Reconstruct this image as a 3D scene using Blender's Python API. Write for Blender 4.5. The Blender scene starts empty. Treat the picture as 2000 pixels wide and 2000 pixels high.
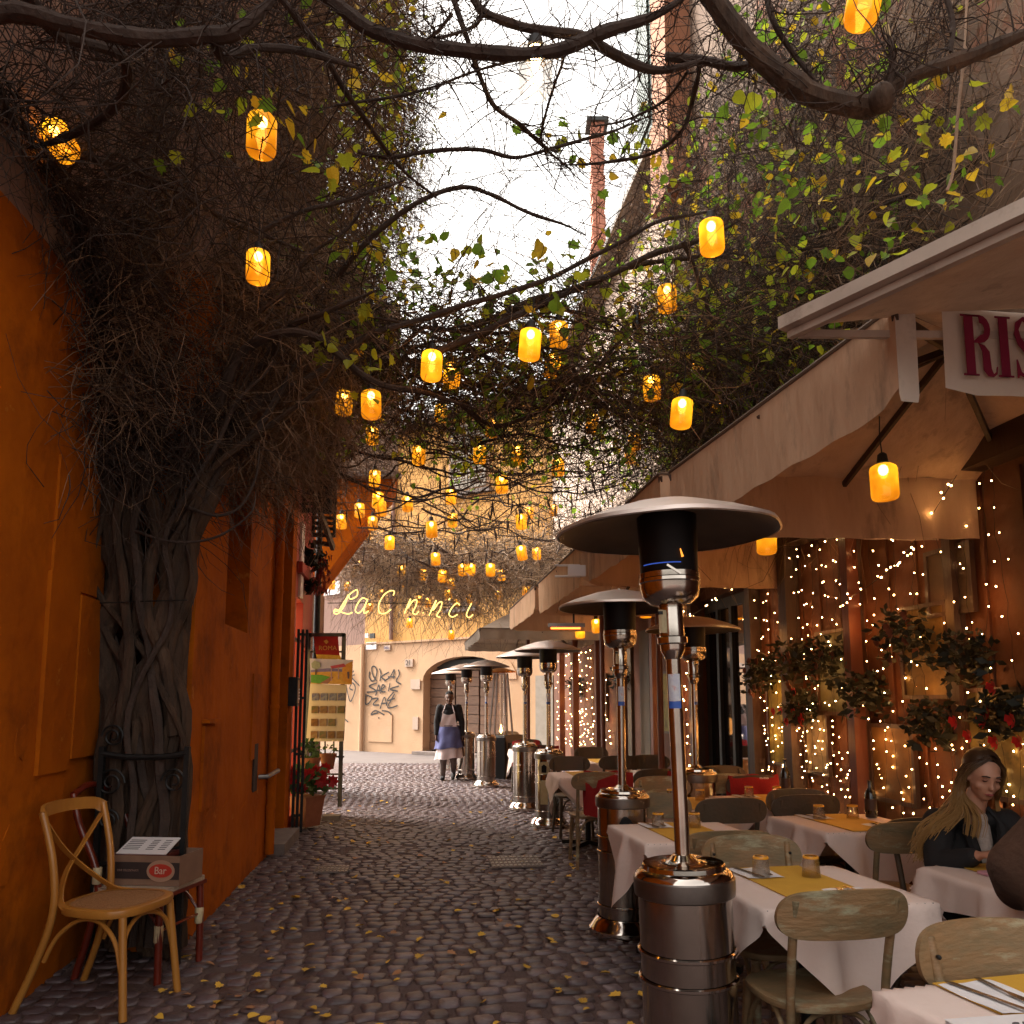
import bpy, bmesh, math, random
import numpy as np
from mathutils import Vector, Matrix, noise as mnoise

random.seed(7); rng = np.random.default_rng(11)
PI = math.pi
sc = bpy.context.scene
col = sc.collection

# ------------------------------------------------------------------ camera
CAMH, FPX, PITCH, PV = 1.5, 1560.0, math.radians(7.0), 1180.0
cam_d = bpy.data.cameras.new('camera'); cam = bpy.data.objects.new('camera', cam_d); col.objects.link(cam)
cam_d.sensor_width = 36.0; cam_d.lens = FPX / 2000 * 36.0
cam_d.shift_y = (PV - 1000) / 2000
cam_d.clip_start = 0.05; cam_d.clip_end = 2000
cam.location = (0, 0, CAMH); cam.rotation_euler = (PI / 2 + PITCH, 0, 0)
sc.camera = cam

# ------------------------------------------------------------------ sky and sun (overcast)
SUN_EL, SUN_AZ = 46.0, -115.0           # veiled sun over the left roofs, a little ahead of the camera
w = bpy.data.worlds.new('World'); sc.world = w; w.use_nodes = True
nt = w.node_tree; nt.nodes.clear()
wo = nt.nodes.new('ShaderNodeOutputWorld'); bg = nt.nodes.new('ShaderNodeBackground')
sky = nt.nodes.new('ShaderNodeTexSky'); sky.sky_type = 'NISHITA'; sky.sun_disc = False
sky.sun_elevation = math.radians(SUN_EL); sky.sun_rotation = math.radians(180 - SUN_AZ)
sky.air_density = 1.0; sky.dust_density = 7.0; sky.ozone_density = 1.0
hs = nt.nodes.new('ShaderNodeHueSaturation'); hs.inputs['Saturation'].default_value = 0.12
wt = nt.nodes.new('ShaderNodeMix'); wt.data_type = 'RGBA'; wt.blend_type = 'MULTIPLY'; wt.inputs['Factor'].default_value = 1.0
wt.inputs['B'].default_value = (1.0, .945, .875, 1)             # the photograph's warm white balance
nt.links.new(sky.outputs[0], hs.inputs['Color']); nt.links.new(hs.outputs[0], wt.inputs['A']); nt.links.new(wt.outputs['Result'], bg.inputs['Color'])
bg.inputs['Strength'].default_value = 0.15
nt.links.new(bg.outputs[0], wo.inputs['Surface'])
sd = bpy.data.lights.new('sun', 'SUN'); sun = bpy.data.objects.new('sun', sd); col.objects.link(sun)
sd.energy = 1.25; sd.angle = math.radians(25); sd.color = (1.0, 0.94, 0.86)
sun.rotation_euler = (math.radians(90 - SUN_EL), 0, math.radians(SUN_AZ))
sun.location = (0, -5, 30)

# ------------------------------------------------------------------ render look
sc.view_settings.view_transform = 'Standard'; sc.view_settings.look = 'None'
sc.view_settings.gamma = 1.0; sc.view_settings.exposure = 2.1
cy = sc.cycles
cy.use_denoising = True; cy.max_bounces = 6; cy.diffuse_bounces = 3; cy.glossy_bounces = 3
cy.transmission_bounces = 5; cy.transparent_max_bounces = 10; cy.sample_clamp_indirect = 4.0
cy.caustics_reflective = False; cy.caustics_refractive = False; cy.use_light_tree = True

# ------------------------------------------------------------------ pixel -> place
def ray(u, v):
    xc = (u - 1000) / FPX; yc = -(v - PV) / FPX
    c, s = math.cos(PITCH), math.sin(PITCH)
    return Vector((xc, c - yc * s, s + yc * c))
def at(u, v, Y):                         # the point seen at photo pixel (u, v) at forward distance Y
    d = ray(u, v); t = Y / d.y
    return Vector((d.x * t, Y, CAMH + d.z * t))
def atz(u, v, z):                        # ... at height z
    d = ray(u, v); t = (z - CAMH) / d.z
    return Vector((d.x * t, d.y * t, z))
SL = -0.125                              # every wall of the lane drifts left by this much per metre
def lw(Y): return -1.40 + SL * Y         # left wall line
def rw(Y): return 3.60 + SL * Y          # right wall line
TH = math.atan(-SL)                      # rotation of the street axis (counter clockwise)

# ------------------------------------------------------------------ materials
MATS = {}
def _new(name):
    m = bpy.data.materials.new(name); m.use_nodes = True
    n = m.node_tree; n.nodes.clear()
    out = n.nodes.new('ShaderNodeOutputMaterial'); return m, n, out
def pm(name, c1, c2=None, scale=3.0, rough=0.7, metal=0.0, bump=0.0, bscale=40.0, stretch=(1, 1, 1), c3=None, s3=1.2, lo3=.55, hi3=.7,
       rnd=0.0, trans=0.0, spec=0.5, rvar=0.0, c4=None, s4=5.0, lo4=.62, hi4=.68, emit=None, lo=.35, hi=.65, coat=0.0, sheen=0.0, obcol=False):
    """principled material with noise-mixed colours, an optional patchy third colour, bump and a per-object tint"""
    if name in MATS: return MATS[name]
    m, n, out = _new(name); N = n.nodes.new; L = n.links.new
    b = N('ShaderNodeBsdfPrincipled'); b.inputs['Metallic'].default_value = metal
    b.inputs['Roughness'].default_value = rough; b.inputs['Specular IOR Level'].default_value = spec
    if coat: b.inputs['Coat Weight'].default_value = coat; b.inputs['Coat Roughness'].default_value = .2
    tc = N('ShaderNodeTexCoord'); mp = N('ShaderNodeMapping'); mp.inputs['Scale'].default_value = stretch
    L(tc.outputs['Object'], mp.inputs['Vector'])
    oi = N('ShaderNodeObjectInfo')
    if rnd:                                             # shift the pattern from copy to copy
        vm = N('ShaderNodeVectorMath'); vm.operation = 'MULTIPLY_ADD'
        cm = N('ShaderNodeCombineXYZ')
        for k in range(3): L(oi.outputs['Random'], cm.inputs[k])
        L(cm.outputs[0], vm.inputs[0]); vm.inputs[1].default_value = (17, 23, 31); L(mp.outputs[0], vm.inputs[2])
        vec = vm.outputs[0]
    else: vec = mp.outputs[0]
    no = N('ShaderNodeTexNoise'); no.inputs['Scale'].default_value = scale; no.inputs['Detail'].default_value = 6
    no.inputs['Roughness'].default_value = .62
    L(vec, no.inputs['Vector'])
    mr = N('ShaderNodeMapRange'); mr.inputs[1].default_value = lo; mr.inputs[2].default_value = hi
    L(no.outputs['Fac'], mr.inputs[0])
    mx = N('ShaderNodeMix'); mx.data_type = 'RGBA'
    mx.inputs['A'].default_value = (*c1, 1); mx.inputs['B'].default_value = (*(c2 or c1), 1)
    L(mr.outputs[0], mx.inputs['Factor']); cur = mx.outputs['Result']
    if c3:
        n3 = N('ShaderNodeTexNoise'); n3.inputs['Scale'].default_value = s3; n3.inputs['Detail'].default_value = 7
        n3.inputs['Roughness'].default_value = .7
        va = N('ShaderNodeVectorMath'); va.operation = 'ADD'; va.inputs[1].default_value = (5.3, 1.7, 9.1)
        L(vec, va.inputs[0]); L(va.outputs[0], n3.inputs['Vector'])
        m3 = N('ShaderNodeMapRange'); m3.inputs[1].default_value = lo3; m3.inputs[2].default_value = hi3
        L(n3.outputs['Fac'], m3.inputs[0])
        x3 = N('ShaderNodeMix'); x3.data_type = 'RGBA'; x3.inputs['B'].default_value = (*c3, 1)
        L(cur, x3.inputs['A']); L(m3.outputs[0], x3.inputs['Factor']); cur = x3.outputs['Result']
    if c4:
        n4 = N('ShaderNodeTexNoise'); n4.inputs['Scale'].default_value = s4; n4.inputs['Detail'].default_value = 8; n4.inputs['Roughness'].default_value = .75
        L(vec, n4.inputs['Vector']); m4 = N('ShaderNodeMapRange'); m4.inputs[1].default_value = lo4; m4.inputs[2].default_value = hi4; L(n4.outputs['Fac'], m4.inputs[0])
        x4 = N('ShaderNodeMix'); x4.data_type = 'RGBA'; x4.inputs['B'].default_value = (*c4, 1); L(cur, x4.inputs['A']); L(m4.outputs[0], x4.inputs['Factor']); cur = x4.outputs['Result']
    if rnd:
        h = N('ShaderNodeHueSaturation'); r2 = N('ShaderNodeMapRange')
        r2.inputs[3].default_value = 1 - rnd; r2.inputs[4].default_value = 1 + rnd
        L(oi.outputs['Random'], r2.inputs[0]); L(r2.outputs[0], h.inputs['Value']); L(cur, h.inputs['Color']); cur = h.outputs[0]
    L(cur, b.inputs['Base Color'])
    if rvar:
        r3 = N('ShaderNodeMapRange'); r3.inputs[3].default_value = rough - rvar; r3.inputs[4].default_value = rough + rvar
        L(no.outputs['Fac'], r3.inputs[0]); L(r3.outputs[0], b.inputs['Roughness'])
    if bump:
        nb = N('ShaderNodeTexNoise'); nb.inputs['Scale'].default_value = bscale; nb.inputs['Detail'].default_value = 5
        L(vec, nb.inputs['Vector']); bp = N('ShaderNodeBump'); bp.inputs['Strength'].default_value = bump
        bp.inputs['Distance'].default_value = .02; L(nb.outputs['Fac'], bp.inputs['Height']); L(bp.outputs[0], b.inputs['Normal'])
    sh = b.outputs[0]
    if trans:                                           # light passing through cloth or leaf
        t = N('ShaderNodeBsdfTranslucent'); L(cur, t.inputs['Color'])
        ms = N('ShaderNodeMixShader'); ms.inputs[0].default_value = trans
        L(sh, ms.inputs[1]); L(t.outputs[0], ms.inputs[2]); sh = ms.outputs[0]
    if emit:
        b.inputs['Emission Color'].default_value = (*emit[0], 1); b.inputs['Emission Strength'].default_value = emit[1]
    L(sh, out.inputs['Surface']); MATS[name] = m; return m
def em(name, c, s, sampling=None):
    if name in MATS: return MATS[name]
    m, n, out = _new(name); e = n.nodes.new('ShaderNodeEmission')
    e.inputs[0].default_value = (*c, 1); e.inputs[1].default_value = s
    n.links.new(e.outputs[0], out.inputs['Surface'])
    if sampling: m.cycles.emission_sampling = sampling
    MATS[name] = m; return m

def steel(name, c=(.52, .46, .40), rough=.17, stretch=(1, 1, 60)):
    return pm(name, c, tuple(x * .72 for x in c), scale=6, rough=rough, metal=1.0, rvar=.10, rnd=.06)

ORANGE = pm('orange_stucco', (.47, .118, .003), (.34, .078, .003), scale=1.3, spec=.12, rough=.9, bump=.55, bscale=9, c3=(.16, .040, .006), s3=1.1, lo3=.52, hi3=.70, c4=(.50, .185, .025), s4=2.6, lo4=.63, hi4=.70)
PINKW = pm('old_pink_plaster', (.30, .17, .12), (.22, .12, .085), scale=1.1, rough=.9, bump=.3, bscale=25, c3=(.36, .24, .17), s3=1.7)
TAUPE = pm('taupe_plaster', (.15, .092, .058), (.115, .068, .042), scale=.9, rough=.9, bump=.3, bscale=25, c3=(.20, .066, .029), s3=.55, lo3=.54, hi3=.6)
PEACH = pm('peach_plaster', (.50, .325, .195), (.45, .28, .165), scale=1.2, rough=.9, bump=.25, bscale=25, c3=(.48, .31, .20), s3=1.1, c4=(.40, .25, .16), s4=3, lo4=.64, hi4=.72)
YELLOWP = pm('yellow_plaster', (.58, .315, .095), (.52, .275, .078), scale=.8, rough=.9, bump=.25, bscale=25, c3=(.50, .28, .12), s3=.9)
MAUVE = pm('mauve_plaster', (.27, .165, .13), (.23, .135, .105), scale=1.0, rough=.9, bump=.25, bscale=25, c3=(.31, .195, .15), s3=1.5)
CREAM = pm('cream_plaster', (.47, .36, .29), (.42, .315, .245), scale=1.0, rough=.9, bump=.25, bscale=25)
REDW = pm('red_painted_wood', (.36, .022, .012), (.27, .016, .010), scale=3, rough=.5, stretch=(1, 1, .2))
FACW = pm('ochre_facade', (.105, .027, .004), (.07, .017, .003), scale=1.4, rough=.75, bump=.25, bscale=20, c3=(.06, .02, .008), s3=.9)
DIRT = pm('packed_dirt', (.105, .066, .060), (.078, .048, .043), scale=6, rough=.9, bump=.5, bscale=60)
COB = pm('basalt_cobble', (.125, .090, .100), (.082, .058, .062), scale=14, rough=.46, bump=.15, bscale=70, c3=(.080, .050, .045), s3=3.0, lo3=.46, hi3=.60, rnd=.28, rvar=.12, spec=.5)
COBF = pm('basalt_cobble_far', (.118, .085, .094), (.076, .054, .057), scale=9, rough=.48, bump=.15, bscale=70, c3=(.076, .048, .043), s3=2.2, lo3=.46, hi3=.60, rvar=.12)
STEP = pm('worn_stone', (.20, .16, .14), (.14, .11, .10), scale=5, rough=.8, bump=.3)
STEEL = steel('brushed_steel'); CHROME = pm('polished_steel', (.62, .55, .49), (.5, .44, .39), scale=3, rough=.10, metal=1, rvar=.05)
STEELD = steel('dull_steel', (.25, .22, .20), .36); ALU = pm('aluminium_hood', (.72, .62, .57), (.62, .53, .48), scale=3, rough=.48, metal=1, rvar=.1)
BLACKM = pm('black_mesh_metal', (.012, .010, .010), rough=.55, metal=.6)
IRON = pm('dark_iron', (.022, .022, .022), (.012, .012, .012), scale=12, rough=.5, metal=.5, bump=.2)
RUBBER = pm('black_rubber', (.015, .014, .014), rough=.6)
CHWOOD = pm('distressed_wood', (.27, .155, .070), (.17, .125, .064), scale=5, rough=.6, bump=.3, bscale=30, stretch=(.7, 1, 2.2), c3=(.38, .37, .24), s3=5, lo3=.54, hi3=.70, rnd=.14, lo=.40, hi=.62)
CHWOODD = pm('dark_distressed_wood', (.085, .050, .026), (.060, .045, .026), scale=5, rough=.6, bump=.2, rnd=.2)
HONEY = pm('honey_bentwood', (.46, .20, .035), (.36, .145, .025), scale=5, rough=.35, stretch=(1, 1, .25), coat=.3)
CANE = pm('woven_cane', (.40, .20, .075), (.28, .125, .045), scale=60, rough=.7, bump=.6, bscale=120)
REDWOOD = pm('red_lacquered_rattan', (.17, .020, .008), (.11, .014, .006), scale=6, rough=.28, coat=.4)
BINDING = pm('pale_binding', (.62, .50, .30), (.5, .40, .24), scale=50, rough=.7)
DARKWOOD = pm('dark_timber', (.060, .026, .014), (.040, .017, .010), scale=4, rough=.55, stretch=(1, 1, .15), bump=.2)
REDTIMB = pm('red_brown_timber', (.135, .034, .014), (.09, .022, .010), scale=4, rough=.5, stretch=(1, 1, .15), bump=.2)
DOORW = pm('weathered_door_wood', (.155, .080, .045), (.105, .052, .030), scale=3, rough=.7, bump=.4, bscale=15, stretch=(.4, 1, 3), rnd=.12)
CLOTH = pm('white_cotton_cloth', (.86, .70, .63), (.82, .65, .58), scale=3, rough=.85, bump=.12, bscale=45, trans=.12, spec=.2)
OCHRE = pm('ochre_paper', (.62, .34, .035), (.56, .30, .03), scale=8, rough=.75)
PAPER = pm('white_paper', (.78, .74, .74), (.72, .68, .68), scale=5, rough=.7)
FABRIC = pm('beige_canvas', (.62, .415, .275), (.53, .345, .225), scale=2.2, rough=.9, bump=.65, bscale=6, trans=.05, stretch=(2.5, 2.5, .7), c3=(.27, .185, .125), s3=1.6, lo3=.54, hi3=.70, spec=.1)
FABRICW = pm('pale_canvas_edge', (.70, .62, .53), (.62, .54, .46), scale=3, rough=.85, trans=.1, c3=(.48, .42, .35), s3=4, lo3=.58, hi3=.72)
FABRICG = pm('grey_canvas', (.30, .25, .20), (.24, .20, .16), scale=3, rough=.9, trans=.2)
BEAMW = pm('weathered_white_board', (.55, .46, .38), (.44, .36, .30), scale=3, rough=.7, stretch=(1, 1, 1), c3=(.34, .27, .22), s3=6)
MAROON = pm('maroon_print', (.20, .004, .035), rough=.8)
BARK = pm('vine_bark', (.072, .038, .020), (.030, .016, .009), scale=14, rough=.9, bump=1.0, bscale=35, stretch=(1, 1, .3), c3=(.10, .060, .038), s3=5)
BARKD = pm('dark_vine_bark', (.060, .037, .027), (.032, .020, .015), scale=9, rough=.9, bump=.5, bscale=45)
TWIG = pm('dry_twig', (.31, .195, .118), (.11, .066, .040), scale=3.5, rough=.9)
TWIGF = pm('straw_twig', (.42, .31, .20), (.17, .115, .08), scale=1.2, rough=.9)
LEAFS = [pm('green_leaf', (.22, .38, .035), (.15, .28, .025), scale=14, rough=.55, trans=.58, rnd=.2),
         pm('yellow_green_leaf', (.50, .54, .035), (.38, .44, .03), scale=14, rough=.55, trans=.58, rnd=.2),
         pm('yellow_leaf', (.78, .56, .04), (.62, .40, .025), scale=14, rough=.55, trans=.52, rnd=.2)]
DEADLEAF = [pm('fallen_yellow_leaf', (.68, .42, .04), (.52, .28, .03), scale=20, rough=.7, rnd=.2), pm('fallen_brown_leaf', (.40, .20, .09), (.28, .12, .05), scale=20, rough=.7, rnd=.2)]
TERRA = pm('terracotta', (.34, .12, .055), (.26, .085, .04), scale=6, rough=.8, bump=.15)
DGREEN = pm('dark_foliage', (.016, .019, .008), (.009, .010, .005), scale=9, rough=.6, trans=.2)
MIDGREEN = pm('pot_plant_leaf', (.06, .11, .025), (.04, .08, .02), scale=9, rough=.6, trans=.3)
REDPETAL = pm('red_petal', (.50, .020, .018), (.36, .012, .014), scale=20, rough=.6, trans=.3)
DRYPETAL = pm('dried_petal', (.22, .075, .035), (.13, .040, .024), scale=12, rough=.8)
REDCLOTH = pm('red_wool_blanket', (.30, .010, .010), (.24, .008, .008), scale=14, rough=.95, bump=.3, bscale=160, sheen=.3)
SLATE = pm('dark_shutter_paint', (.030, .032, .030), (.020, .022, .020), scale=6, rough=.6)
GREYSH = pm('grey_shutter_paint', (.34, .30, .25), (.28, .245, .20), scale=6, rough=.7, rnd=.1)
GLASS = None
def glass_mat():
    m, n, out = _new('clear_glass'); b = n.nodes.new('ShaderNodeBsdfPrincipled')
    b.inputs['Transmission Weight'].default_value = 1; b.inputs['Roughness'].default_value = .03; b.inputs['IOR'].default_value = 1.45
    b.inputs['Base Color'].default_value = (.97, .95, .92, 1)
    tr = n.nodes.new('ShaderNodeBsdfTransparent'); tr.inputs[0].default_value = (.9, .88, .85, 1)
    ms = n.nodes.new('ShaderNodeMixShader'); ms.inputs[0].default_value = .72
    n.links.new(b.outputs[0], ms.inputs[1]); n.links.new(tr.outputs[0], ms.inputs[2]); n.links.new(ms.outputs[0], out.inputs['Surface']); return m
GLASS = glass_mat()
MIRROR = pm('dark_mirror_glass', (.50, .46, .43), rough=.03, metal=1)
DGLASS = pm('black_window_glass', (.006, .005, .005), rough=.06, spec=.6)
def jar_mat(name, a, k, st):
    """amber paper-lined jar lit from within: mottled glow, brightest round the bulb, partly see-through"""
    m, n, out = _new(name); N = n.nodes.new; L = n.links.new
    tc = N('ShaderNodeTexCoord'); oi = N('ShaderNodeObjectInfo'); se = N('ShaderNodeSeparateXYZ'); L(tc.outputs['Object'], se.inputs[0])
    no = N('ShaderNodeTexNoise'); no.inputs['Scale'].default_value = 9; no.noise_dimensions = '4D'
    L(tc.outputs['Object'], no.inputs['Vector']); mu = N('ShaderNodeMath'); mu.operation = 'MULTIPLY'; mu.inputs[1].default_value = 40
    L(oi.outputs['Random'], mu.inputs[0]); L(mu.outputs[0], no.inputs['W'])
    mr = N('ShaderNodeMapRange'); mr.inputs[1].default_value = -.10; mr.inputs[2].default_value = .10; mr.inputs[3].default_value = .60; mr.inputs[4].default_value = 1.25
    L(se.outputs['Z'], mr.inputs[0])
    m2 = N('ShaderNodeMath'); m2.operation = 'MULTIPLY'; ad = N('ShaderNodeMapRange'); ad.inputs[1].default_value = .3; ad.inputs[2].default_value = .7
    ad.inputs[3].default_value = .55; ad.inputs[4].default_value = 1.2; L(no.outputs['Fac'], ad.inputs[0])
    L(mr.outputs[0], m2.inputs[0]); L(ad.outputs[0], m2.inputs[1])
    m3 = N('ShaderNodeMath'); m3.operation = 'MULTIPLY'; m3.inputs[1].default_value = st; L(m2.outputs[0], m3.inputs[0])
    vr = N('ShaderNodeMapRange'); vr.inputs[3].default_value = .62; vr.inputs[4].default_value = 1.25; L(oi.outputs['Random'], vr.inputs[0])
    m5 = N('ShaderNodeMath'); m5.operation = 'MULTIPLY'; L(m3.outputs[0], m5.inputs[0]); L(vr.outputs[0], m5.inputs[1]); m3 = m5
    e = N('ShaderNodeEmission'); cr = N('ShaderNodeMix'); cr.data_type = 'RGBA'
    cr.inputs['A'].default_value = (1.0, .20, .003, 1); cr.inputs['B'].default_value = (1.0, .42, .014, 1)
    L(m2.outputs[0], cr.inputs['Factor']); L(cr.outputs['Result'], e.inputs[0]); L(m3.outputs[0], e.inputs[1])
    tr = N('ShaderNodeBsdfTransparent'); tr.inputs[0].default_value = (1.0, .62, .22, 1)
    gl = N('ShaderNodeBsdfGlossy'); gl.inputs[0].default_value = (1, .8, .6, 1); gl.inputs['Roughness'].default_value = .1
    m1 = N('ShaderNodeMixShader'); m1.inputs[0].default_value = a; L(e.outputs[0], m1.inputs[1]); L(tr.outputs[0], m1.inputs[2])
    mm = N('ShaderNodeMixShader'); mm.inputs[0].default_value = .06; L(m1.outputs[0], mm.inputs[1]); L(gl.outputs[0], mm.inputs[2])
    L(mm.outputs[0], out.inputs['Surface']); return m
JAR = jar_mat('amber_lantern_jar', .30, 1, .60)
BULB = em('lantern_bulb', (1.0, .62, .24), 18.0)
FAIRY = em('fairy_bulb', (1.0, .56, .20), 16.0, 'NONE')
NEON = em('yellow_neon', (1.0, .66, .16), .75)

# ------------------------------------------------------------------ mesh helpers
PM = {}                                   # world matrix of every parent Empty
class MB:
    def __init__(s): s.v = []; s.f = []
    def add(s, vs, fs):
        o = len(s.v); s.v += [tuple(p) for p in vs]; s.f += [tuple(i + o for i in f) for f in fs]; return s
    def box(s, c, d, rz=0.0, M=None):
        x, y, z = d[0] / 2, d[1] / 2, d[2] / 2
        P = [Vector((a, b, e)) for a in (-x, x) for b in (-y, y) for e in (-z, z)]
        R = Matrix.Rotation(rz, 3, 'Z') if M is None else M
        P = [R @ p + Vector(c) for p in P]
        return s.add(P, [(0, 1, 3, 2), (4, 6, 7, 5), (0, 4, 5, 1), (2, 3, 7, 6), (0, 2, 6, 4), (1, 5, 7, 3)])
    def beam(s, a, b, wd, h, up=(0, 0, 1)):
        a, b = Vector(a), Vector(b); t = (b - a); L_ = t.length; t.normalize()
        n = t.cross(Vector(up)); n = n.normalized() if n.length > 1e-5 else Vector((1, 0, 0)); q = n.cross(t)
        M = Matrix((t, n, q)).transposed()
        return s.box((a + b) / 2, (L_, wd, h), M=M)
    def tube(s, pts, rad, k=8, cap=True):
        pts = [Vector(p) for p in pts]; n = len(pts)
        if not hasattr(rad, '__len__'): rad = [rad] * n
        t0 = (pts[1] - pts[0]).normalized(); ref = Vector((0, 0, 1)) if abs(t0.z) < .9 else Vector((1, 0, 0))
        u = t0.cross(ref).normalized(); o = len(s.v)
        for i, p in enumerate(pts):
            t = (pts[min(i + 1, n - 1)] - pts[max(i - 1, 0)])
            t = t.normalized() if t.length > 1e-9 else t0
            u = (u - t * u.dot(t)); u = u.normalized() if u.length > 1e-6 else t.orthogonal().normalized()
            q = t.cross(u)
            for j in range(k):
                a = 2 * PI * j / k; s.v.append(tuple(p + (u * math.cos(a) + q * math.sin(a)) * rad[i]))
        for i in range(n - 1):
            for j in range(k):
                a = o + i * k + j; b = o + i * k + (j + 1) % k
                s.f.append((a, b, b + k, a + k))
        if cap:
            s.f.append(tuple(o + j for j in reversed(range(k)))); s.f.append(tuple(o + (n - 1) * k + j for j in range(k)))
        return s
    def lathe(s, prof, k=24, c=(0, 0, 0), close=False, mod=None):
        o = len(s.v)
        for i, (r, z) in enumerate(prof):
            for j in range(k):
                a = 2 * PI * j / k; rr = r if mod is None else r * mod(a, i)
                s.v.append((c[0] + rr * math.cos(a), c[1] + rr * math.sin(a), c[2] + z))
        for i in range(len(prof) - 1):
            for j in range(k):
                a = o + i * k + j; b = o + i * k + (j + 1) % k; s.f.append((a, b, b + k, a + k))
        if close:
            s.f.append(tuple(o + j for j in reversed(range(k)))); m = o + (len(prof) - 1) * k; s.f.append(tuple(m + j for j in range(k)))
        return s
    def prism(s, out, ax, o, t):
        """outline of 2-D points laid out on axes ax=(ex,ey) from origin o, extruded by vector t"""
        ex, ey = Vector(ax[0]), Vector(ax[1]); O = Vector(o); t = Vector(t); n = len(out)
        A = [O + ex * x + ey * y for x, y in out]; P = A + [p + t for p in A]
        fs = [tuple(range(n)), tuple(reversed(range(n, 2 * n)))] + [(i, i + n, (i + 1) % n + n, (i + 1) % n) for i in range(n)]
        return s.add(P, fs)
    def ball(s, c, r, k=10, m=6, rz=0):
        r = (r, r, r) if not hasattr(r, '__len__') else r; o = len(s.v); c = Vector(c); ca, sa = math.cos(rz), math.sin(rz)
        for i in range(m + 1):
            th = PI * i / m
            for j in range(k):
                a = 2 * PI * j / k; x, y, z = r[0] * math.sin(th) * math.cos(a), r[1] * math.sin(th) * math.sin(a), r[2] * math.cos(th)
                s.v.append((c.x + x * ca - y * sa, c.y + x * sa + y * ca, c.z + z))
        for i in range(m):
            for j in range(k): a = o + i * k + j; b = o + i * k + (j + 1) % k; s.f.append((a, a + k, b + k, b))
        return s
    def build(s, name, mat, parent=None, world=False, smooth=True, kind=None, fix=True):
        me = bpy.data.meshes.new(name); me.from_pydata([tuple(p) for p in s.v], [], s.f)
        if fix:
            b = bmesh.new(); b.from_mesh(me); bmesh.ops.remove_doubles(b, verts=b.verts, dist=1e-6)
            bmesh.ops.recalc_face_normals(b, faces=b.faces); b.to_mesh(me); b.free()
        return link(name, me, mat, parent, world, smooth, kind)
def link(name, me, mat, parent=None, world=False, smooth=True, kind=None, ang=38):
    for m in (mat if isinstance(mat, (list, tuple)) else [mat]): me.materials.append(m)
    if smooth:
        me.polygons.foreach_set('use_smooth', [True] * len(me.polygons))
        try: me.set_sharp_from_angle(angle=math.radians(ang))
        except Exception: pass
    o = bpy.data.objects.new(name, me); col.objects.link(o)
    if parent is not None:
        o.parent = parent
        if world: o.matrix_parent_inverse = PM[parent.name].inverted()
    if kind: o['kind'] = kind
    return o
def tag(o, label, cat=None, group=None, kind=None):
    o['label'] = label
    if cat: o['category'] = cat
    if group: o['group'] = group
    if kind: o['kind'] = kind
    return o
def thing(name, label, cat, loc=(0, 0, 0), rz=0.0, group=None):
    o = bpy.data.objects.new(name, None); col.objects.link(o); o.empty_display_size = .1
    o.location = loc; o.rotation_euler = (0, 0, rz); tag(o, label, cat, group)
    PM[o.name] = Matrix.Translation(Vector(loc)) @ Matrix.Rotation(rz, 4, 'Z'); return o
def struct(name, mb, mat, **k):
    o = mb.build(name, mat, **k); o['kind'] = 'structure'; return o
def copy_tree(root, loc=None, rz=None, label=None, scale=None, group=None):
    def rec(o, par):
        c = o.copy(); col.objects.link(c)
        if par is not None: c.parent = par
        for ch in list(o.children): rec(ch, c)
        return c
    r = rec(root, None)
    if loc is not None: r.location = loc
    if rz is not None: r.rotation_euler = (0, 0, rz)
    if scale is not None: r.scale = (scale,) * 3
    if label: r['label'] = label
    if group: r['group'] = group
    PM[r.name] = Matrix.Translation(r.location) @ Matrix.Rotation(r.rotation_euler.z, 4, 'Z')
    return r
def text(body, size, loc, right, up, mat, parent, world=True, name='lettering', extr=.002, align='CENTER', shear=0):
    cu = bpy.data.curves.new(name, 'FONT'); cu.body = body; cu.size = size; cu.extrude = extr
    cu.align_x = align; cu.align_y = 'CENTER'; cu.shear = shear; cu.materials.append(mat); cu.resolution_u = 3
    tmp = bpy.data.objects.new(name, cu); me = bpy.data.meshes.new_from_object(tmp); bpy.data.objects.remove(tmp)
    me.name = name; o = bpy.data.objects.new(name, me); col.objects.link(o)
    x = Vector(right).normalized(); y = Vector(up).normalized(); z = x.cross(y)
    M = Matrix((x, y, z)).transposed().to_4x4(); M.translation = Vector(loc)
    if parent is not None:
        o.parent = parent
        if world: o.matrix_parent_inverse = PM[parent.name].inverted()
    o.matrix_basis = M; return o
def spline(P, n=6):
    """Catmull-Rom through the points"""
    P = [Vector(p) for p in P]; out = []
    for i in range(len(P) - 1):
        a = P[max(i - 1, 0)]; b = P[i]; c = P[i + 1]; d = P[min(i + 2, len(P) - 1)]
        for k in range(n):
            t = k / n
            out.append(.5 * ((2 * b) + (c - a) * t + (2 * a - 5 * b + 4 * c - d) * t * t + (3 * b - a - 3 * c + d) * t ** 3))
    out.append(P[-1]); return out
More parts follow.
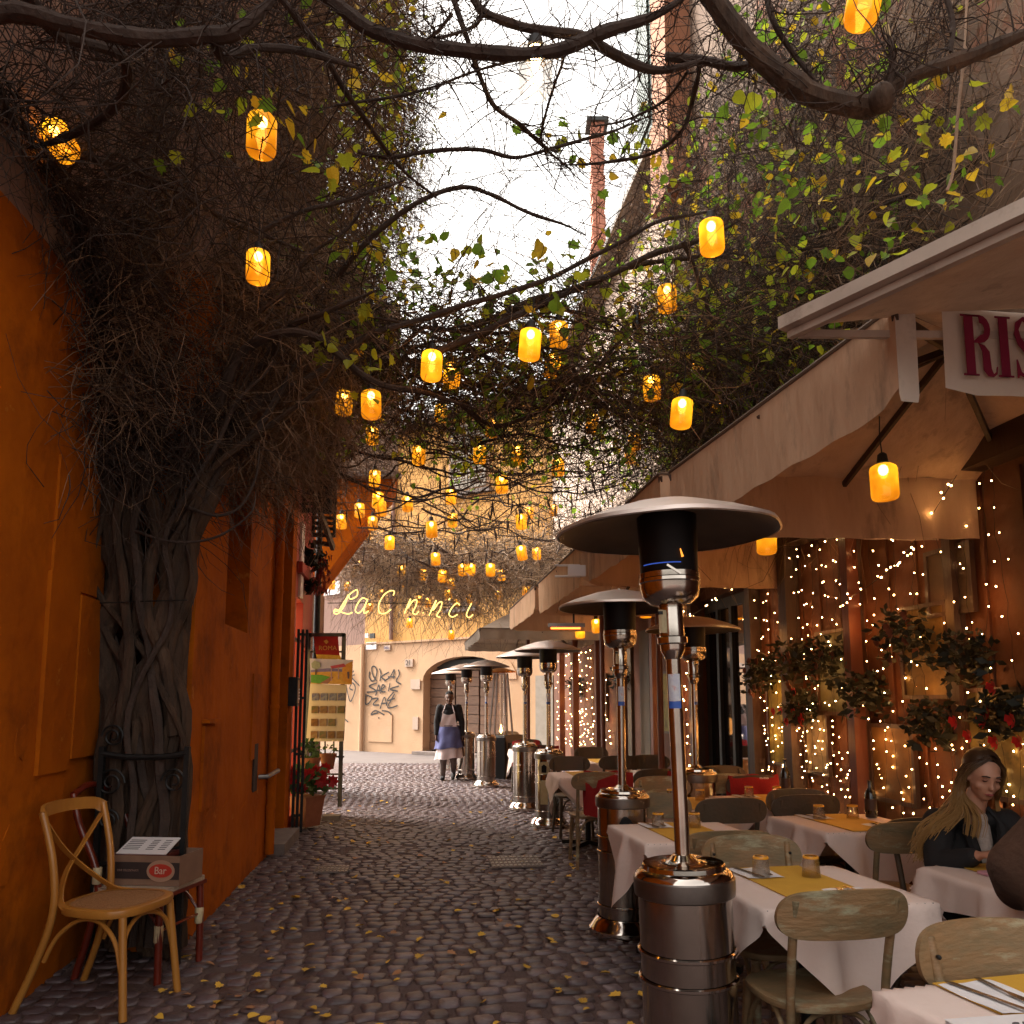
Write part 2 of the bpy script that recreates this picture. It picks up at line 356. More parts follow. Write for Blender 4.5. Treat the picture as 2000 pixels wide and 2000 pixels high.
def arrays(name, V, F, mat, parent=None, kind=None, smooth=False, mi=None):
    """mesh from numpy arrays, F of shape (n, k)"""
    me = bpy.data.meshes.new(name); V = np.ascontiguousarray(V, np.float32); F = np.ascontiguousarray(F, np.int32)
    me.vertices.add(len(V)); me.vertices.foreach_set('co', V.ravel())
    me.loops.add(F.size); me.loops.foreach_set('vertex_index', F.ravel())
    me.polygons.add(len(F)); me.polygons.foreach_set('loop_start', np.arange(0, F.size, F.shape[1], dtype=np.int32))
    if mi is not None: me.polygons.foreach_set('material_index', np.ascontiguousarray(mi, np.int32))
    me.update(calc_edges=True); me.validate()
    o = link(name, me, mat, None, False, False, kind)
    if smooth: me.polygons.foreach_set('use_smooth', [True] * len(me.polygons))
    if parent is not None: o.parent = parent; o.matrix_parent_inverse = PM[parent.name].inverted()
    return o
def wall_holes(mb, p0, p1, z0, z1, holes, thick, side=1):
    """upright wall from p0 to p1 with rectangular openings (s0, s1, za, zb); thickness goes to the given side"""
    p0, p1 = Vector((*p0, 0)), Vector((*p1, 0)); L_ = (p1 - p0).length; t = (p1 - p0) / L_; n = Vector((-t.y, t.x, 0)) * side * thick
    S = sorted({0, L_, *[h[0] for h in holes], *[h[1] for h in holes]}); Z = sorted({z0, z1, *[h[2] for h in holes], *[h[3] for h in holes]})
    S = [x for x in S if 0 <= x <= L_]; Z = [x for x in Z if z0 <= x <= z1]
    solid = lambda i, j: 0 <= i < len(S) - 1 and 0 <= j < len(Z) - 1 and not any(h[0] - 1e-6 <= S[i] and S[i + 1] <= h[1] + 1e-6 and h[2] - 1e-6 <= Z[j] and Z[j + 1] <= h[3] + 1e-6 for h in holes)
    P = lambda s_, z, b: p0 + t * s_ + Vector((0, 0, z)) + (n if b else Vector((0, 0, 0)))
    for i in range(len(S) - 1):
        for j in range(len(Z) - 1):
            if not solid(i, j): continue
            a, b, c, d = S[i], S[i + 1], Z[j], Z[j + 1]
            mb.add([P(a, c, 0), P(b, c, 0), P(b, d, 0), P(a, d, 0)], [(0, 1, 2, 3)])
            mb.add([P(a, c, 1), P(b, c, 1), P(b, d, 1), P(a, d, 1)], [(3, 2, 1, 0)])
            for (ii, jj, q) in ((i - 1, j, (P(a, c, 0), P(a, d, 0), P(a, d, 1), P(a, c, 1))), (i + 1, j, (P(b, c, 0), P(b, d, 0), P(b, d, 1), P(b, c, 1))),
                                (i, j - 1, (P(a, c, 0), P(b, c, 0), P(b, c, 1), P(a, c, 1))), (i, j + 1, (P(a, d, 0), P(b, d, 0), P(b, d, 1), P(a, d, 1)))):
                if not solid(ii, jj): mb.add(q, [(0, 1, 2, 3)])
    return mb
def ordinal(k):
    return ['first', 'second', 'third', 'fourth', 'fifth', 'sixth', 'seventh', 'eighth', 'ninth', 'tenth', 'eleventh', 'twelfth', 'thirteenth',
            'fourteenth', 'fifteenth', 'sixteenth', 'seventeenth', 'eighteenth', 'nineteenth', 'twentieth'][k]
# =================================================================== the ground
g = MB()
g.add([(-600, -600, -.012), (600, -600, -.012), (600, 900, -.012), (-600, 900, -.012)], [(0, 1, 2, 3)])
ground = struct('ground', g, pm('far_paving', (.125, .102, .095), (.095, .077, .072), scale=1.2, rough=.75, bump=.4, bscale=12, c3=(.08, .063, .06), s3=.7))
tag(ground, 'pale worn paving of the little square beyond the lane')
g = MB()
YS = [-8, 0, 4, 8, 12, 16, 20.2]
for a, b in zip(YS[:-1], YS[1:]):
    g.add([(lw(a) - .9, a, -.006), (rw(a) + .6, a, -.006), (rw(b) + .6, b, -.006), (lw(b) - .9, b, -.006)], [(0, 1, 2, 3)])
street = struct('cobbled_street', g, DIRT); tag(street, 'dark cobbled lane with brown earth between the stones')
PM[street.name] = Matrix.Identity(4)

def cobble_mesh(sx, sy, k, r):
    """one squarish setts stone: rounded irregular top with sloping shoulders; returns verts and faces"""
    n = 8 if k else 4; ring = []
    for i in range(n):
        a = 2 * PI * (i + .5) / n; c, s_ = math.cos(a), math.sin(a); e = .46 if k else 1.0
        x = math.copysign(abs(c) ** e, c); y = math.copysign(abs(s_) ** e, s_)
        q = 1 + r.uniform(-.13, .13); ring.append((x * sx / 2 * q, y * sy / 2 * q))
    V = [(x, y, -.008) for x, y in ring] + [(x * .95, y * .95, .0005) for x, y in ring] + [(x * .84, y * .84, .0042) for x, y in ring] + [(0, 0, .005)]
    F = []
    for L_ in (0, 1):
        F += [(L_ * n + i, L_ * n + (i + 1) % n, (L_ + 1) * n + (i + 1) % n, (L_ + 1) * n + i) for i in range(n)]
    F += [(2 * n + i, 2 * n + (i + 1) % n, 3 * n) for i in range(n)]
    return V, F
R = random.Random(3)
PROTO = []
for i in range(10):
    V, F = cobble_mesh(.112 * R.uniform(.85, 1.12), .100 * R.uniform(.85, 1.12), 1, R)
    me = bpy.data.meshes.new('cobble'); me.from_pydata(V, [], F); me.materials.append(COB)
    me.polygons.foreach_set('use_smooth', [True] * len(me.polygons)); PROTO.append(me)
spots = []
ct, st_ = math.cos(TH), math.sin(TH)
row = 0; d = 2.4
while d < 20.4:
    w_ = -3.9 + R.uniform(0, .1)
    while w_ < 3.3:
        step = .122 * R.uniform(.86, 1.22) if d < 12 else .13
        wig = .10 * math.sin(w_ * 1.3 + d * .25) + .03 * math.sin(w_ * 4.1)
        x = w_ * ct - (d + wig) * st_ + .75; y = w_ * st_ + (d + wig) * ct
        if lw(y) - (.75 if y < 5.2 else .1) < x and x < rw(y) and R.random() > .05: spots.append((x, y, R.uniform(-.3, .3), R))
        w_ += step
    d += .112 * R.uniform(.92, 1.1) if d < 12 else .12
vis = [s for s in spots if 3.70 < s[1] and abs(s[0] / s[1]) < .65 and s[0] < .75 and s[0] > lw(s[1]) + (-.35 if s[1] < 5.1 else .03)]
vis.sort(key=lambda s: s[1]); near = set(id(s) for s in vis[:300])
def uneven(x, y): return .006 * mnoise.noise(Vector((x * .9, y * .9, 0))) + .003 * mnoise.noise(Vector((x * 6, y * 6, 3)))
V = []; F4 = []; F3 = []; cnt = 0
for s in spots:
    x, y, rz, _ = s; z = .001 + uneven(x, y) + R.uniform(-.003, .003)
    if id(s) in near:
        o = bpy.data.objects.new('cobble', R.choice(PROTO)); col.objects.link(o); o.parent = street
        o.location = (x, y, z); o.rotation_euler = (R.uniform(-.05, .05), R.uniform(-.05, .05), rz + TH + R.choice((0, PI)))
        o.scale = (R.uniform(.9, 1.1), R.uniform(.9, 1.1), 1); continue
    vs, fs = cobble_mesh(.112 * R.uniform(.85, 1.15), .100 * R.uniform(.85, 1.15), y < 10, R)
    c, sn = math.cos(rz + TH), math.sin(rz + TH); tx, ty = R.uniform(-.05, .05), R.uniform(-.05, .05)
    o_ = len(V); V += [(x + a * c - b * sn, y + a * sn + b * c, z + e + a * tx + b * ty) for a, b, e in vs]
    for f in fs: (F4 if len(f) == 4 else F3).append(tuple(i + o_ for i in f))
me = bpy.data.meshes.new('cobblestones'); me.from_pydata(V, [], F4 + F3)
o = link('cobblestones', me, COBF, street, False, True, 'stuff', 60)

# drain covers let into the lane
def cover(u0, v0, u1, v1, label, nb):
    a = atz(u0, v1, 0); b = atz(u1, v0, 0); c = (a + b) / 2; sx, sy = (b.x - a.x) * .92, (b.y - a.y) * .9
    t = thing('drain_cover', label, 'drain cover', (c.x, c.y, .012), TH)
    MB().box((0, 0, 0), (sx, sy, .012)).build('frame', STEP, t, smooth=False)
    m = MB()
    for i in range(nb):
        for j in range(4): m.box((-sx / 2 + (i + .5) * sx / nb, -sy / 2 + (j + .5) * sy / 4, .008), (sx / nb * .62, sy / 4 * .6, .006))
    m.build('stud_pattern', STEELD, t, smooth=False, kind='stuff')
cover(950, 1674, 1058, 1698, 'flat stone and iron drain cover in the middle of the cobbled lane', 12)
cover(605, 1694, 690, 1708, 'small iron drain cover in the cobbles near the orange wall', 9)

# =================================================================== left side of the lane
# near wall, set back, with two flush utility doors
nw = thing('orange_wall', 'near orange stucco wall with flush utility doors, left edge of the photo', 'wall', (-2.45, 4, 0))
A0, A1, A2 = (-2.18, -.6), (-2.44, 3.9), (-2.74, 6.2)
m = MB(); wall_holes(m, A0, A1, -.05, 3.9, [], .4, 1); wall_holes(m, A1, A2, -.05, 3.9, [], .4, 1)
m.build('wall', ORANGE, nw, world=True, smooth=False)
m = MB(); wall_holes(m, A0, A1, 3.9, 11, [], .38, 1); wall_holes(m, A1, A2, 3.9, 11, [], .38, 1)
m.build('upper_wall', PINKW, nw, world=True, smooth=False)
tA = (Vector((*A2, 0)) - Vector((*A1, 0))).normalized(); nA = Vector((tA.y, -tA.x, 0))
def on_a(Y, off=0): s_ = (Y - A1[1]) / tA.y; return Vector((*A1, 0)) + tA * s_ + nA * off
def slab(mb, a, b, z0, z1, n, t):
    """thin slab standing on a wall from a to b, t proud of it along n"""
    a, b = Vector(a), Vector(b)
    return mb.prism([(0, z0), ((b - a).length, z0), ((b - a).length, z1), (0, z1)], ((b - a).normalized(), (0, 0, 1)), a, Vector(n) * t)
slab(MB(), on_a(4.22), on_a(4.60), 1.12, 2.20, nA, .022).build('utility_door', ORANGE, nw, world=True, smooth=False)
slab(MB(), on_a(4.61), on_a(4.98), 1.18, 2.12, nA, .030).build('utility_door', ORANGE, nw, world=True, smooth=False)
slab(MB(), on_a(4.25), on_a(4.97), 2.14, 2.85, nA, .014).build('utility_door', ORANGE, nw, world=True, smooth=False)
# flakes of swollen plaster
for (Y, z, s_) in ((3.95, .75, .10), (3.75, .40, .13), (4.05, 1.30, .07)):
    R.seed(int(Y * 100)); out = [(s_ * (1 + .35 * R.uniform(-1, 1)) * math.cos(a), 1.3 * s_ * (1 + .35 * R.uniform(-1, 1)) * math.sin(a)) for a in [2 * PI * i / 11 for i in range(11)]]
    MB().prism(out, (tA, (0, 0, 1)), on_a(Y) + Vector((0, 0, z)), nA * .004).build('plaster_flake', ORANGE, nw, world=True, smooth=False)

# second building: orange wall with a blind niche, a doorway and a drainpipe
ob = thing('orange_house', 'orange stucco house with a blind niche and deep doorway behind the vine trunk', 'house', (-2.3, 7, 0))
B0, B1 = (lw(5.11), 5.11), (lw(9.42), 9.42)
tB = (Vector((*B1, 0)) - Vector((*B0, 0))).normalized(); nB = Vector((tB.y, -tB.x, 0))
def sB(Y): return (Y - B0[1]) / tB.y
def on_b(Y, off=0): return Vector((lw(Y), Y, 0)) + nB * off
m = MB(); wall_holes(m, B0, B1, -.05, 4.4, [(sB(5.93), sB(6.75), 2.08, 3.25), (sB(8.12), sB(9.12), .10, 3.6)], .30, 1)
wall_holes(m, (B0[0] - .95, 6.0), (B0[0] - .302, 6.0), -.05, 4.4, [], .2, 1)
m.build('wall', ORANGE, ob, world=True, smooth=False)
m = MB(); wall_holes(m, B0, (lw(11.05), 11.05), 4.4, 11.5, [], .3, 1); wall_holes(m, (B0[0] - 1.6, 6.3), (B0[0] - .302, 6.3), 3.85, 11.5, [], .2, 1)
m.build('upper_wall', PINKW, ob, world=True, smooth=False)
slab(MB(), on_b(5.90, -.19), on_b(6.78, -.19), 2.05, 3.28, -nB, .06).build('niche_back', ORANGE, ob, world=True, smooth=False)
slab(MB(), on_b(8.08, -.26), on_b(9.16, -.26), .08, 3.65, -nB, .05).build('door', DARKWOOD, ob, world=True, smooth=False)
MB().box(on_b(8.62, -.06) + Vector((0, 0, .055)), (.46, 1.06, .11), TH).build('doorstep', STEP, ob, world=True, smooth=False)
# flaking skirt of plaster along the foot of the wall
out = [(0, .1), (.25, .0), (.6, .06), (1.0, .0), (1.7, .05), (2.4, 0), (2.85, 0.03), (2.85, .72), (2.4, .66), (2.0, .74), (1.62, .62), (1.3, .80), (.95, .72), (.7, .86), (.4, .70), (.12, .80)]
MB().prism(out, (tB, (0, 0, 1)), on_b(5.14), nB * .005).build('plaster_skirt', ORANGE, ob, world=True, smooth=False)
slab(MB(), on_b(5.42), on_b(5.72), .78, 1.34, nB, .018).build('meter_door', ORANGE, ob, world=True, smooth=False)
slab(MB(), on_b(5.40), on_b(5.78), 1.36, 1.385, nB, .05).build('ledge', ORANGE, ob, world=True, smooth=False)
slab(MB(), on_b(7.05), on_b(7.45), 1.0, 1.75, nB, .014).build('meter_door', ORANGE, ob, world=True, smooth=False)
MB().tube([on_b(7.92, .05) + Vector((0, 0, z)) for z in (.05, 2, 4.4, 6.5)], .045, 10).build('drainpipe', ORANGE, ob, world=True)
for z in (.5, 1.45, 2.6, 3.7): MB().lathe([(.052, -.02), (.056, 0), (.052, .02)], 10, on_b(7.92, .05) + Vector((0, 0, z))).build('pipe_collar', ORANGE, ob, world=True)
MB().tube([on_b(7.35, .03) + Vector((0, 0, .83)), on_b(7.35, .10) + Vector((0, 0, .83)), on_b(7.9, .11) + Vector((0, 0, .84))], .022, 8).build('gas_pipe', STEELD, ob, world=True)
MB().box(on_b(7.28, -.03) + Vector((0, 0, .92)), (.09, .17, .42), TH).build('recess_shade_block', BARKD, ob, world=True, smooth=False)  # solid dark block, its colour standing in for shade inside a pipe recess
ib = thing('intercom_box', 'small black framed intercom box beside the orange doorway', 'intercom', on_b(9.2, .03) + Vector((0, 0, 1.62)), TH)
MB().box((.02, 0, 0), (.10, .17, .33)).build('case', IRON, ib, smooth=False)
MB().box((.07, -.005, .0), (.012, .12, .26)).build('plate', pm('intercom_plate', (.35, .22, .13), rough=.4, metal=.6), ib, smooth=False)
m = MB()
for i in range(4): m.box((.08, -.012, -.08 + i * .035), (.008, .07, .018))
m.build('button_column', PAPER, ib, smooth=False, kind='stuff')

# red shop front
rs = thing('red_shop_front', 'red painted shop front with a lit window beside the souvenir stand', 'shop', (lw(10.2), 10.2, 0))
m = MB(); wall_holes(m, (lw(9.425), 9.425), (lw(11.05), 11.05), 0, 4.395, [(.10, .72, .18, 2.75), (.86, 1.5, .18, 2.2)], .22, 1); m.build('front', REDW, rs, world=True, smooth=False)
LIT = pm('lit_shop_interior', (.75, .55, .22), (.8, .7, .5), scale=5, rough=.8, emit=((1.0, .74, .30), .55))
slab(MB(), on_b(9.50, -.14), on_b(10.2, -.14), .15, 2.8, -nB, .03).build('window', LIT, rs, world=True, smooth=False)
slab(MB(), on_b(10.25, -.14), on_b(10.95, -.14), .15, 2.25, -nB, .03).build('window', LIT, rs, world=True, smooth=False)
for zz in (.9, 1.75, 2.25): slab(MB(), on_b(9.52, -.02), on_b(10.16, -.02), zz, zz + .035, -nB, .035).build('glazing_bar', IRON, rs, world=True, smooth=False)
slab(MB(), on_b(9.45), on_b(11.0), 3.05, 3.18, nB, .07).build('cornice', REDW, rs, world=True, smooth=False)
slab(MB(), on_b(9.62), on_b(9.86), 2.78, 3.7, nB, .03).build('sign_board', PAPER, rs, world=True, smooth=False)
# black iron gate leaf standing open at the doorway of the shop
gt = thing('iron_grille_gate', 'tall black iron grille standing open against the lit shop window', 'gate', (lw(9.5) + .06, 9.5, 0))
gd = (Vector((.34, .20, 0))).normalized()
for k in range(3):
    p = on_b(9.44, .05) + gd * .05 * k; MB().box(p + Vector((0, 0, 1.18)), (.030, .030, 2.36), TH).build('bar', IRON, gt, world=True, smooth=False)
for z in (.2, .9, 1.55, 2.3): MB().beam(on_b(9.44, .05) + Vector((0, 0, z)), on_b(9.44, .05) + gd * .10 + Vector((0, 0, z)), .022, .03).build('rail', IRON, gt, world=True, smooth=False)
# dark louvred shutters open above the shop
for (Y, z0, z1, off, lab) in ((9.75, 3.85, 5.9, .34, 'dark louvred shutter folded out from the house wall, nearer of two'), (10.75, 3.75, 5.9, .30, 'dark louvred shutter folded out from the house wall, farther of two')):
    st = thing('window_shutter', lab, 'shutter', on_b(Y, 0) + Vector((0, 0, z0)), TH, 'dark shutters above the shop')
    for a, b, c, d_ in ((.02, .025, z1 - z0, 0), (off, .025, z1 - z0, 0)): MB().box((a, 0, c / 2), (.04, .035, c)).build('stile', SLATE, st, smooth=False)
    for zz in (.03, (z1 - z0) / 2, z1 - z0 - .03): MB().box((off / 2 + .01, 0, zz), (off - .04, .034, .06)).build('rail', SLATE, st, smooth=False)
    n_ = 26
    for i in range(n_): MB().box((off / 2 + .01, 0, .08 + (z1 - z0 - .16) * (i + .5) / n_), (off - .04, .012, .045), M=Matrix.Rotation(.6, 3, 'X')).build('slat', SLATE, st, smooth=False)
# diagonal timber strut of an old awning
aw = thing('awning_strut', 'old diagonal timber awning strut under the dark shutters', 'strut', on_b(9.9, 0) + Vector((0, 0, 3.6)))
MB().beam(on_b(9.55, .03) + Vector((0, 0, 4.35)), on_b(10.85, .28) + Vector((0, 0, 3.62)), .05, .09).build('beam', CHWOODD, aw, world=True, smooth=False)
MB().beam(on_b(10.85, .28) + Vector((0, 0, 3.66)), on_b(10.85, .0) + Vector((0, 0, 3.70)), .04, .06).build('brace', CHWOODD, aw, world=True, smooth=False)

# jettied house: pale face on an orange bracket arch, rises out of the picture
jh = thing('jettied_house', 'pale jettied house front carried on a dark orange curved bracket', 'house', (-2.6, 13, 0))
JY = 13.0; JR = at(777, 925, JY).x; JB = at(700, 928, JY).z
m = MB().prism([(-5.6, JY), (JR, JY), (JR - .25, JY + 1.4), (-5.6, JY + 1.4)], ((1, 0, 0), (0, 1, 0)), (0, 0, JB), (0, 0, 8.3 - JB)); m.build('wall', CREAM, jh, world=True, smooth=False)
m = MB().box(((-5.6 + JR) / 2 + .03, JY - .04, JB - .02), (JR + 5.6 + .06, .16, .07)); m.build('cornice', STEP, jh, world=True, smooth=False)
prof = [at(u, v, JY) for u, v in ((776, 932), (768, 950), (750, 968), (714, 1020), (660, 1090), (615, 1150))]
out = [(p.x, p.z) for p in prof] + [(-5.6, prof[-1].z), (-5.6, JB - .06), (JR - .002, JB - .06)]
MB().prism(out, ((1, 0, 0), (0, 0, 1)), (0, JY + .03, 0), (-.2, 1.2, 0)).build('bracket', ORANGE, jh, world=True, smooth=False)
MB().box(((-5.6 - 3.3) / 2, JY + .5, prof[-1].z / 2), (2.3, .9, prof[-1].z - .02)).build('pier', MAUVE, jh, world=True, smooth=False)
MB().tube([(lw(11.05) + .05, 11.12, 0), (lw(11.05) + .05, 11.12, 6.4)], .045, 10).build('drainpipe', IRON, jh, world=True)

# =================================================================== the house across the end of the lane
K0 = Vector((-5.86, 26.1, 0)); K1 = Vector((-1.78, 23.1, 0)); kt = (K1 - K0).normalized(); kn = Vector((kt.y, -kt.x, 0))
if kn.y > 0: kn = -kn
def onk(u, v, off=0.0):                 # photo pixel -> point on that wall
    d_ = ray(u, v); c = Vector((0, 0, CAMH)); t = (K0 - c).dot(kn) / d_.dot(kn); return c + d_ * t + kn * off
def ks(u, v): p = onk(u, v); return ((p - K0).dot(kt), p.z)
kh = thing('end_house', 'peach and yellow plastered house closing the end of the lane', 'house', K0)
zb = ks(800, 1253)[1]                    # string course between peach base and yellow storeys
s_l = -4.0; s_r = 13.0; s_y = ks(716, 1100)[0]
jl, jr = ks(826, 1400)[0], ks(992, 1400)[0]; jspr = ks(826, 1330)[1]; rr = (jr - jl) / 2; jtop = ks(900, 1282)[1]
arch = [((jl + jr) / 2 + rr * math.cos(a), jspr + (jtop - jspr) * math.sin(a)) for a in [PI * i / 14 for i in range(15)]]
def kprism(out, name, mat, off, t, parent=kh, smooth=False):
    return MB().prism(out, (kt, (0, 0, 1)), K0 + kn * off, -kn * t).build(name, mat, parent, world=True, smooth=smooth)
ys = ks(714, 1400)[0]
kprism([(ys, -.05), (jl, -.05)] + list(reversed(arch)) + [(jr, -.05), (s_r, -.05), (s_r, zb), (ys, zb)], 'lower_wall', PEACH, 0, .45)
kprism([(s_l, -.05), (ys - .003, -.05), (ys - .003, zb), (s_l, zb)], 'lower_wall', PEACH, -.02, .4)
kprism([(s_l, zb + .003), (s_y, zb + .003), (s_y, 9.5), (s_l, 9.5)], 'left_wall', MAUVE, -.03, .4)
kprism([(s_y + .003, zb + .003), (s_r, zb + .003), (s_r, 9.9), (s_y + .003, 9.9)], 'upper_wall', YELLOWP, .01, .45)
kprism([(ys, zb - .03), (s_r, zb - .03), (s_r, zb + .03), (ys, zb + .03)], 'string_course', PEACH, .05, .04)
kprism([(s_y - .3, 9.9), (s_r + .3, 9.9), (s_r + .3, 10.1), (s_y - .3, 10.1)], 'eaves', STEP, .5, 1.0)
# moulded arch band and door
band = [((jl + jr) / 2 + (rr + .32) * math.cos(a), jspr + (jtop + .32 - jspr) * math.sin(a)) for a in [PI * i / 14 for i in range(15)]]
kprism(band + list(reversed(arch)), 'arch_moulding', PEACH, .035, .034)
MB().box(K0 + kt * ((jl + jr) / 2) + kn * .1 + Vector((0, 0, .04)), (rr * 2 + .3, .4, .09), math.atan2(kt.y, kt.x)).build('threshold', STEP, kh, world=True, smooth=False)
dd = thing('arched_door', 'plank door under the arch at the end of the lane', 'door', K0 + kt * ((jl + jr) / 2))
for (a, b, top) in ((jl + .02, jl + rr * .62, jspr + .3), (jl + rr * .66, jl + rr * 1.2, jspr + .35), (jl + rr * 1.24, jr - .02, jspr + .3)):
    n_ = 9
    for i in range(n_):
        z0, z1 = .10 + (top - .1) * i / n_, .10 + (top - .1) * (i + 1) / n_
        kprism([(a, z0 + .008), (b, z0 + .008), (b, z1 - .008), (a, z1 - .008)], 'plank', DOORW, -.28 - .01 * (i % 2), .06, dd)
kprism([(jl + .02, jspr + .37), (jr - .02, jspr + .37), (jr - .02, jspr + .6), (jl + .02, jspr + .6)], 'lintel', SLATE, -.26, .08, dd)
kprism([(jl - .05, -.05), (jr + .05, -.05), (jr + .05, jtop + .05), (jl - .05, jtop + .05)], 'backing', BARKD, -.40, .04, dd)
# second dark shuttered doorway to the right
a, _ = ks(1048, 1400); b, zt = ks(1120, 1318)
kprism([(a, .02), (a + .55, .02), (a + .55, zt), (a, zt)], 'door_shutter', GREYSH, .05, .06)
for i in range(10): kprism([(a + .65, .05 + zt * i / 10.4), (b + .4, .05 + zt * i / 10.4), (b + .4, .03 + zt * (i + 1) / 10.4), (a + .65, .03 + zt * (i + 1) / 10.4)], 'plank', DOORW, .04, .05)
# upper window with grey louvred shutters, second window sill lower down
def kwindow(u0, v0, u1, v1, n_):
    (a, z1), (b, z0) = ks(u0, v0), ks(u1, v1)
    fr = kprism([(a - .12, z0 - .1), (b + .12, z0 - .1), (b + .12, z1 + .1), (a - .12, z1 + .1)], 'window', PEACH, .05, .04)
    md = (a + b) / 2
    for x0, x1 in ((a, md - .02), (md + .02, b)):
        for q in ((x0, x0 + .07, z0, z1), (x1 - .07, x1, z0, z1), (x0 + .07, x1 - .07, z0, z0 + .08), (x0 + .07, x1 - .07, z1 - .08, z1)):
            o = kprism([(q[0], q[2]), (q[1], q[2]), (q[1], q[3]), (q[0], q[3])], 'shutter_rail', GREYSH, .10, .045)
        for i in range(n_):
            zc = z0 + .08 + (z1 - z0 - .16) * (i + .5) / n_; p = K0 + kt * ((x0 + x1) / 2) + kn * .08 + Vector((0, 0, zc))
            MB().box(p, (x1 - x0 - .14, .012, (z1 - z0 - .16) / n_ * 1.0), M=Matrix.Rotation(math.atan2(kt.y, kt.x), 3, 'Z') @ Matrix.Rotation(-.7, 3, 'X')).build('slat', GREYSH, kh, world=True, smooth=False)
    kprism([(a - .2, z0 - .2), (b + .2, z0 - .2), (b + .2, z0 - .08), (a - .2, z0 - .08)], 'sill', STEP, .16, .15)
kwindow(885, 838, 952, 948, 22)
kwindow(882, 1135, 925, 1180, 10)
(a, z1), (b, z0) = ks(634, 1138), ks(664, 1160)
kprism([(a, z0), (b, z0), (b, z1), (a, z1)], 'plaque', PAPER, .02, .03)
# pipe down the yellow wall
p0, p1 = onk(775, 820, .08), onk(762, 1250, .08); p1.x, p1.y = p0.x, p0.y
MB().tube([p0 + Vector((0, 0, 3)), p1], .06, 8).build('drainpipe', MAUVE, kh, world=True)
p0 = onk(709, 1380, .06); MB().tube([Vector((p0.x, p0.y, 0)), Vector((p0.x, p0.y, zb))], .07, 8).build('drainpipe', PEACH, kh, world=True)
# plaques, lamp box, house number
def kplate(u0, v0, u1, v1, mat, name='plaque', off=.05):
    (a, z1), (b, z0) = ks(u0, v0), ks(u1, v1); return kprism([(a, z0), (b, z0), (b, z1), (a, z1)], name, mat, off, .045)
kplate(717, 1255, 737, 1268, PAPER); kplate(752, 1261, 764, 1270, CREAM); kplate(793, 1288, 808, 1302, CREAM)
kplate(722, 1238, 728, 1246, PAPER, 'lamp_box', .2); kplate(731, 1238, 740, 1247, SLATE, 'lamp_box', .2)
kplate(804, 1327, 822, 1346, CREAM, 'notice'); kplate(808, 1400, 818, 1425, CREAM, 'notice'); kplate(721, 1395, 766, 1450, PEACH, 'meter_door', .03)
INK = pm('black_spray_paint', (.018, .014, .014), rough=.7)
text('21', .22, onk(800.5, 1295, .07), kt, (0, 0, 1), INK, kh, name='house_number')
text('DELL', .10, onk(758, 1265.5, .07), kt, (0, 0, 1), pm('blue_print', (.05, .06, .2), rough=.7), kh, name='street_name')
text('VIA', .09, onk(730, 1259, .07), kt, (0, 0, 1), INK, kh, name='street_name')
# graffiti: strokes read off the photograph and laid on the wall as thin paint
G = [[(723, 1312), (722, 1322), (727, 1330), (733, 1327), (737, 1312), (733, 1302), (727, 1304), (729, 1318), (736, 1330)], [(742, 1306), (745, 1316), (743, 1330)], [(760, 1313), (746, 1322), (753, 1328)],
     [(752, 1330), (763, 1322), (771, 1308), (769, 1325)], [(759, 1322), (772, 1322)], [(779, 1308), (781, 1318), (775, 1330), (784, 1336)],
     [(737, 1334), (722, 1340), (730, 1345), (735, 1350), (718, 1352)], [(735, 1358), (741, 1338), (744, 1354)], [(736, 1349), (745, 1348)], [(747, 1346), (753, 1340), (748, 1338), (746, 1350), (754, 1351)],
     [(763, 1335), (760, 1350)], [(780, 1340), (763, 1346), (778, 1350)], [(716, 1356), (715, 1374), (721, 1374), (728, 1363), (718, 1358)], [(728, 1365), (740, 1364), (730, 1376), (742, 1377)], [(744, 1384), (752, 1362), (757, 1378)],
     [(746, 1374), (758, 1373)], [(770, 1352), (758, 1368), (772, 1364)], [(772, 1356), (759, 1380), (766, 1382), (778, 1378)], [(726, 1395), (735, 1388), (752, 1396)], [(726, 1396), (740, 1392)], [(748, 1388), (760, 1390), (766, 1396)], [(741, 1401), (742, 1403)],
     [(693, 1310), (688, 1322), (710, 1345)], [(694, 1318), (684, 1322)], [(678, 1338), (686, 1370), (696, 1345), (690, 1334), (685, 1344), (691, 1348)], [(676, 1405), (682, 1410)]]
_i = 0
for sxy in G:
    m = MB()
    P = spline([onk(u, v, .018) for u, v in sxy], 5)
    for a, b in zip(P[:-1], P[1:]):
        e = kn.cross((b - a).normalized()) * .022; x = (b - a) * .2
        _i += 1; h_ = kn * (.00008 * _i)      # each dab of paint sits a hair above the last
        m.add([a - e - x + h_, a + e - x + h_, b + e + x + h_, b - e + x + h_], [(0, 1, 2, 3)])
    m.build('graffiti_stroke', INK, kh, world=True, smooth=False, fix=False)

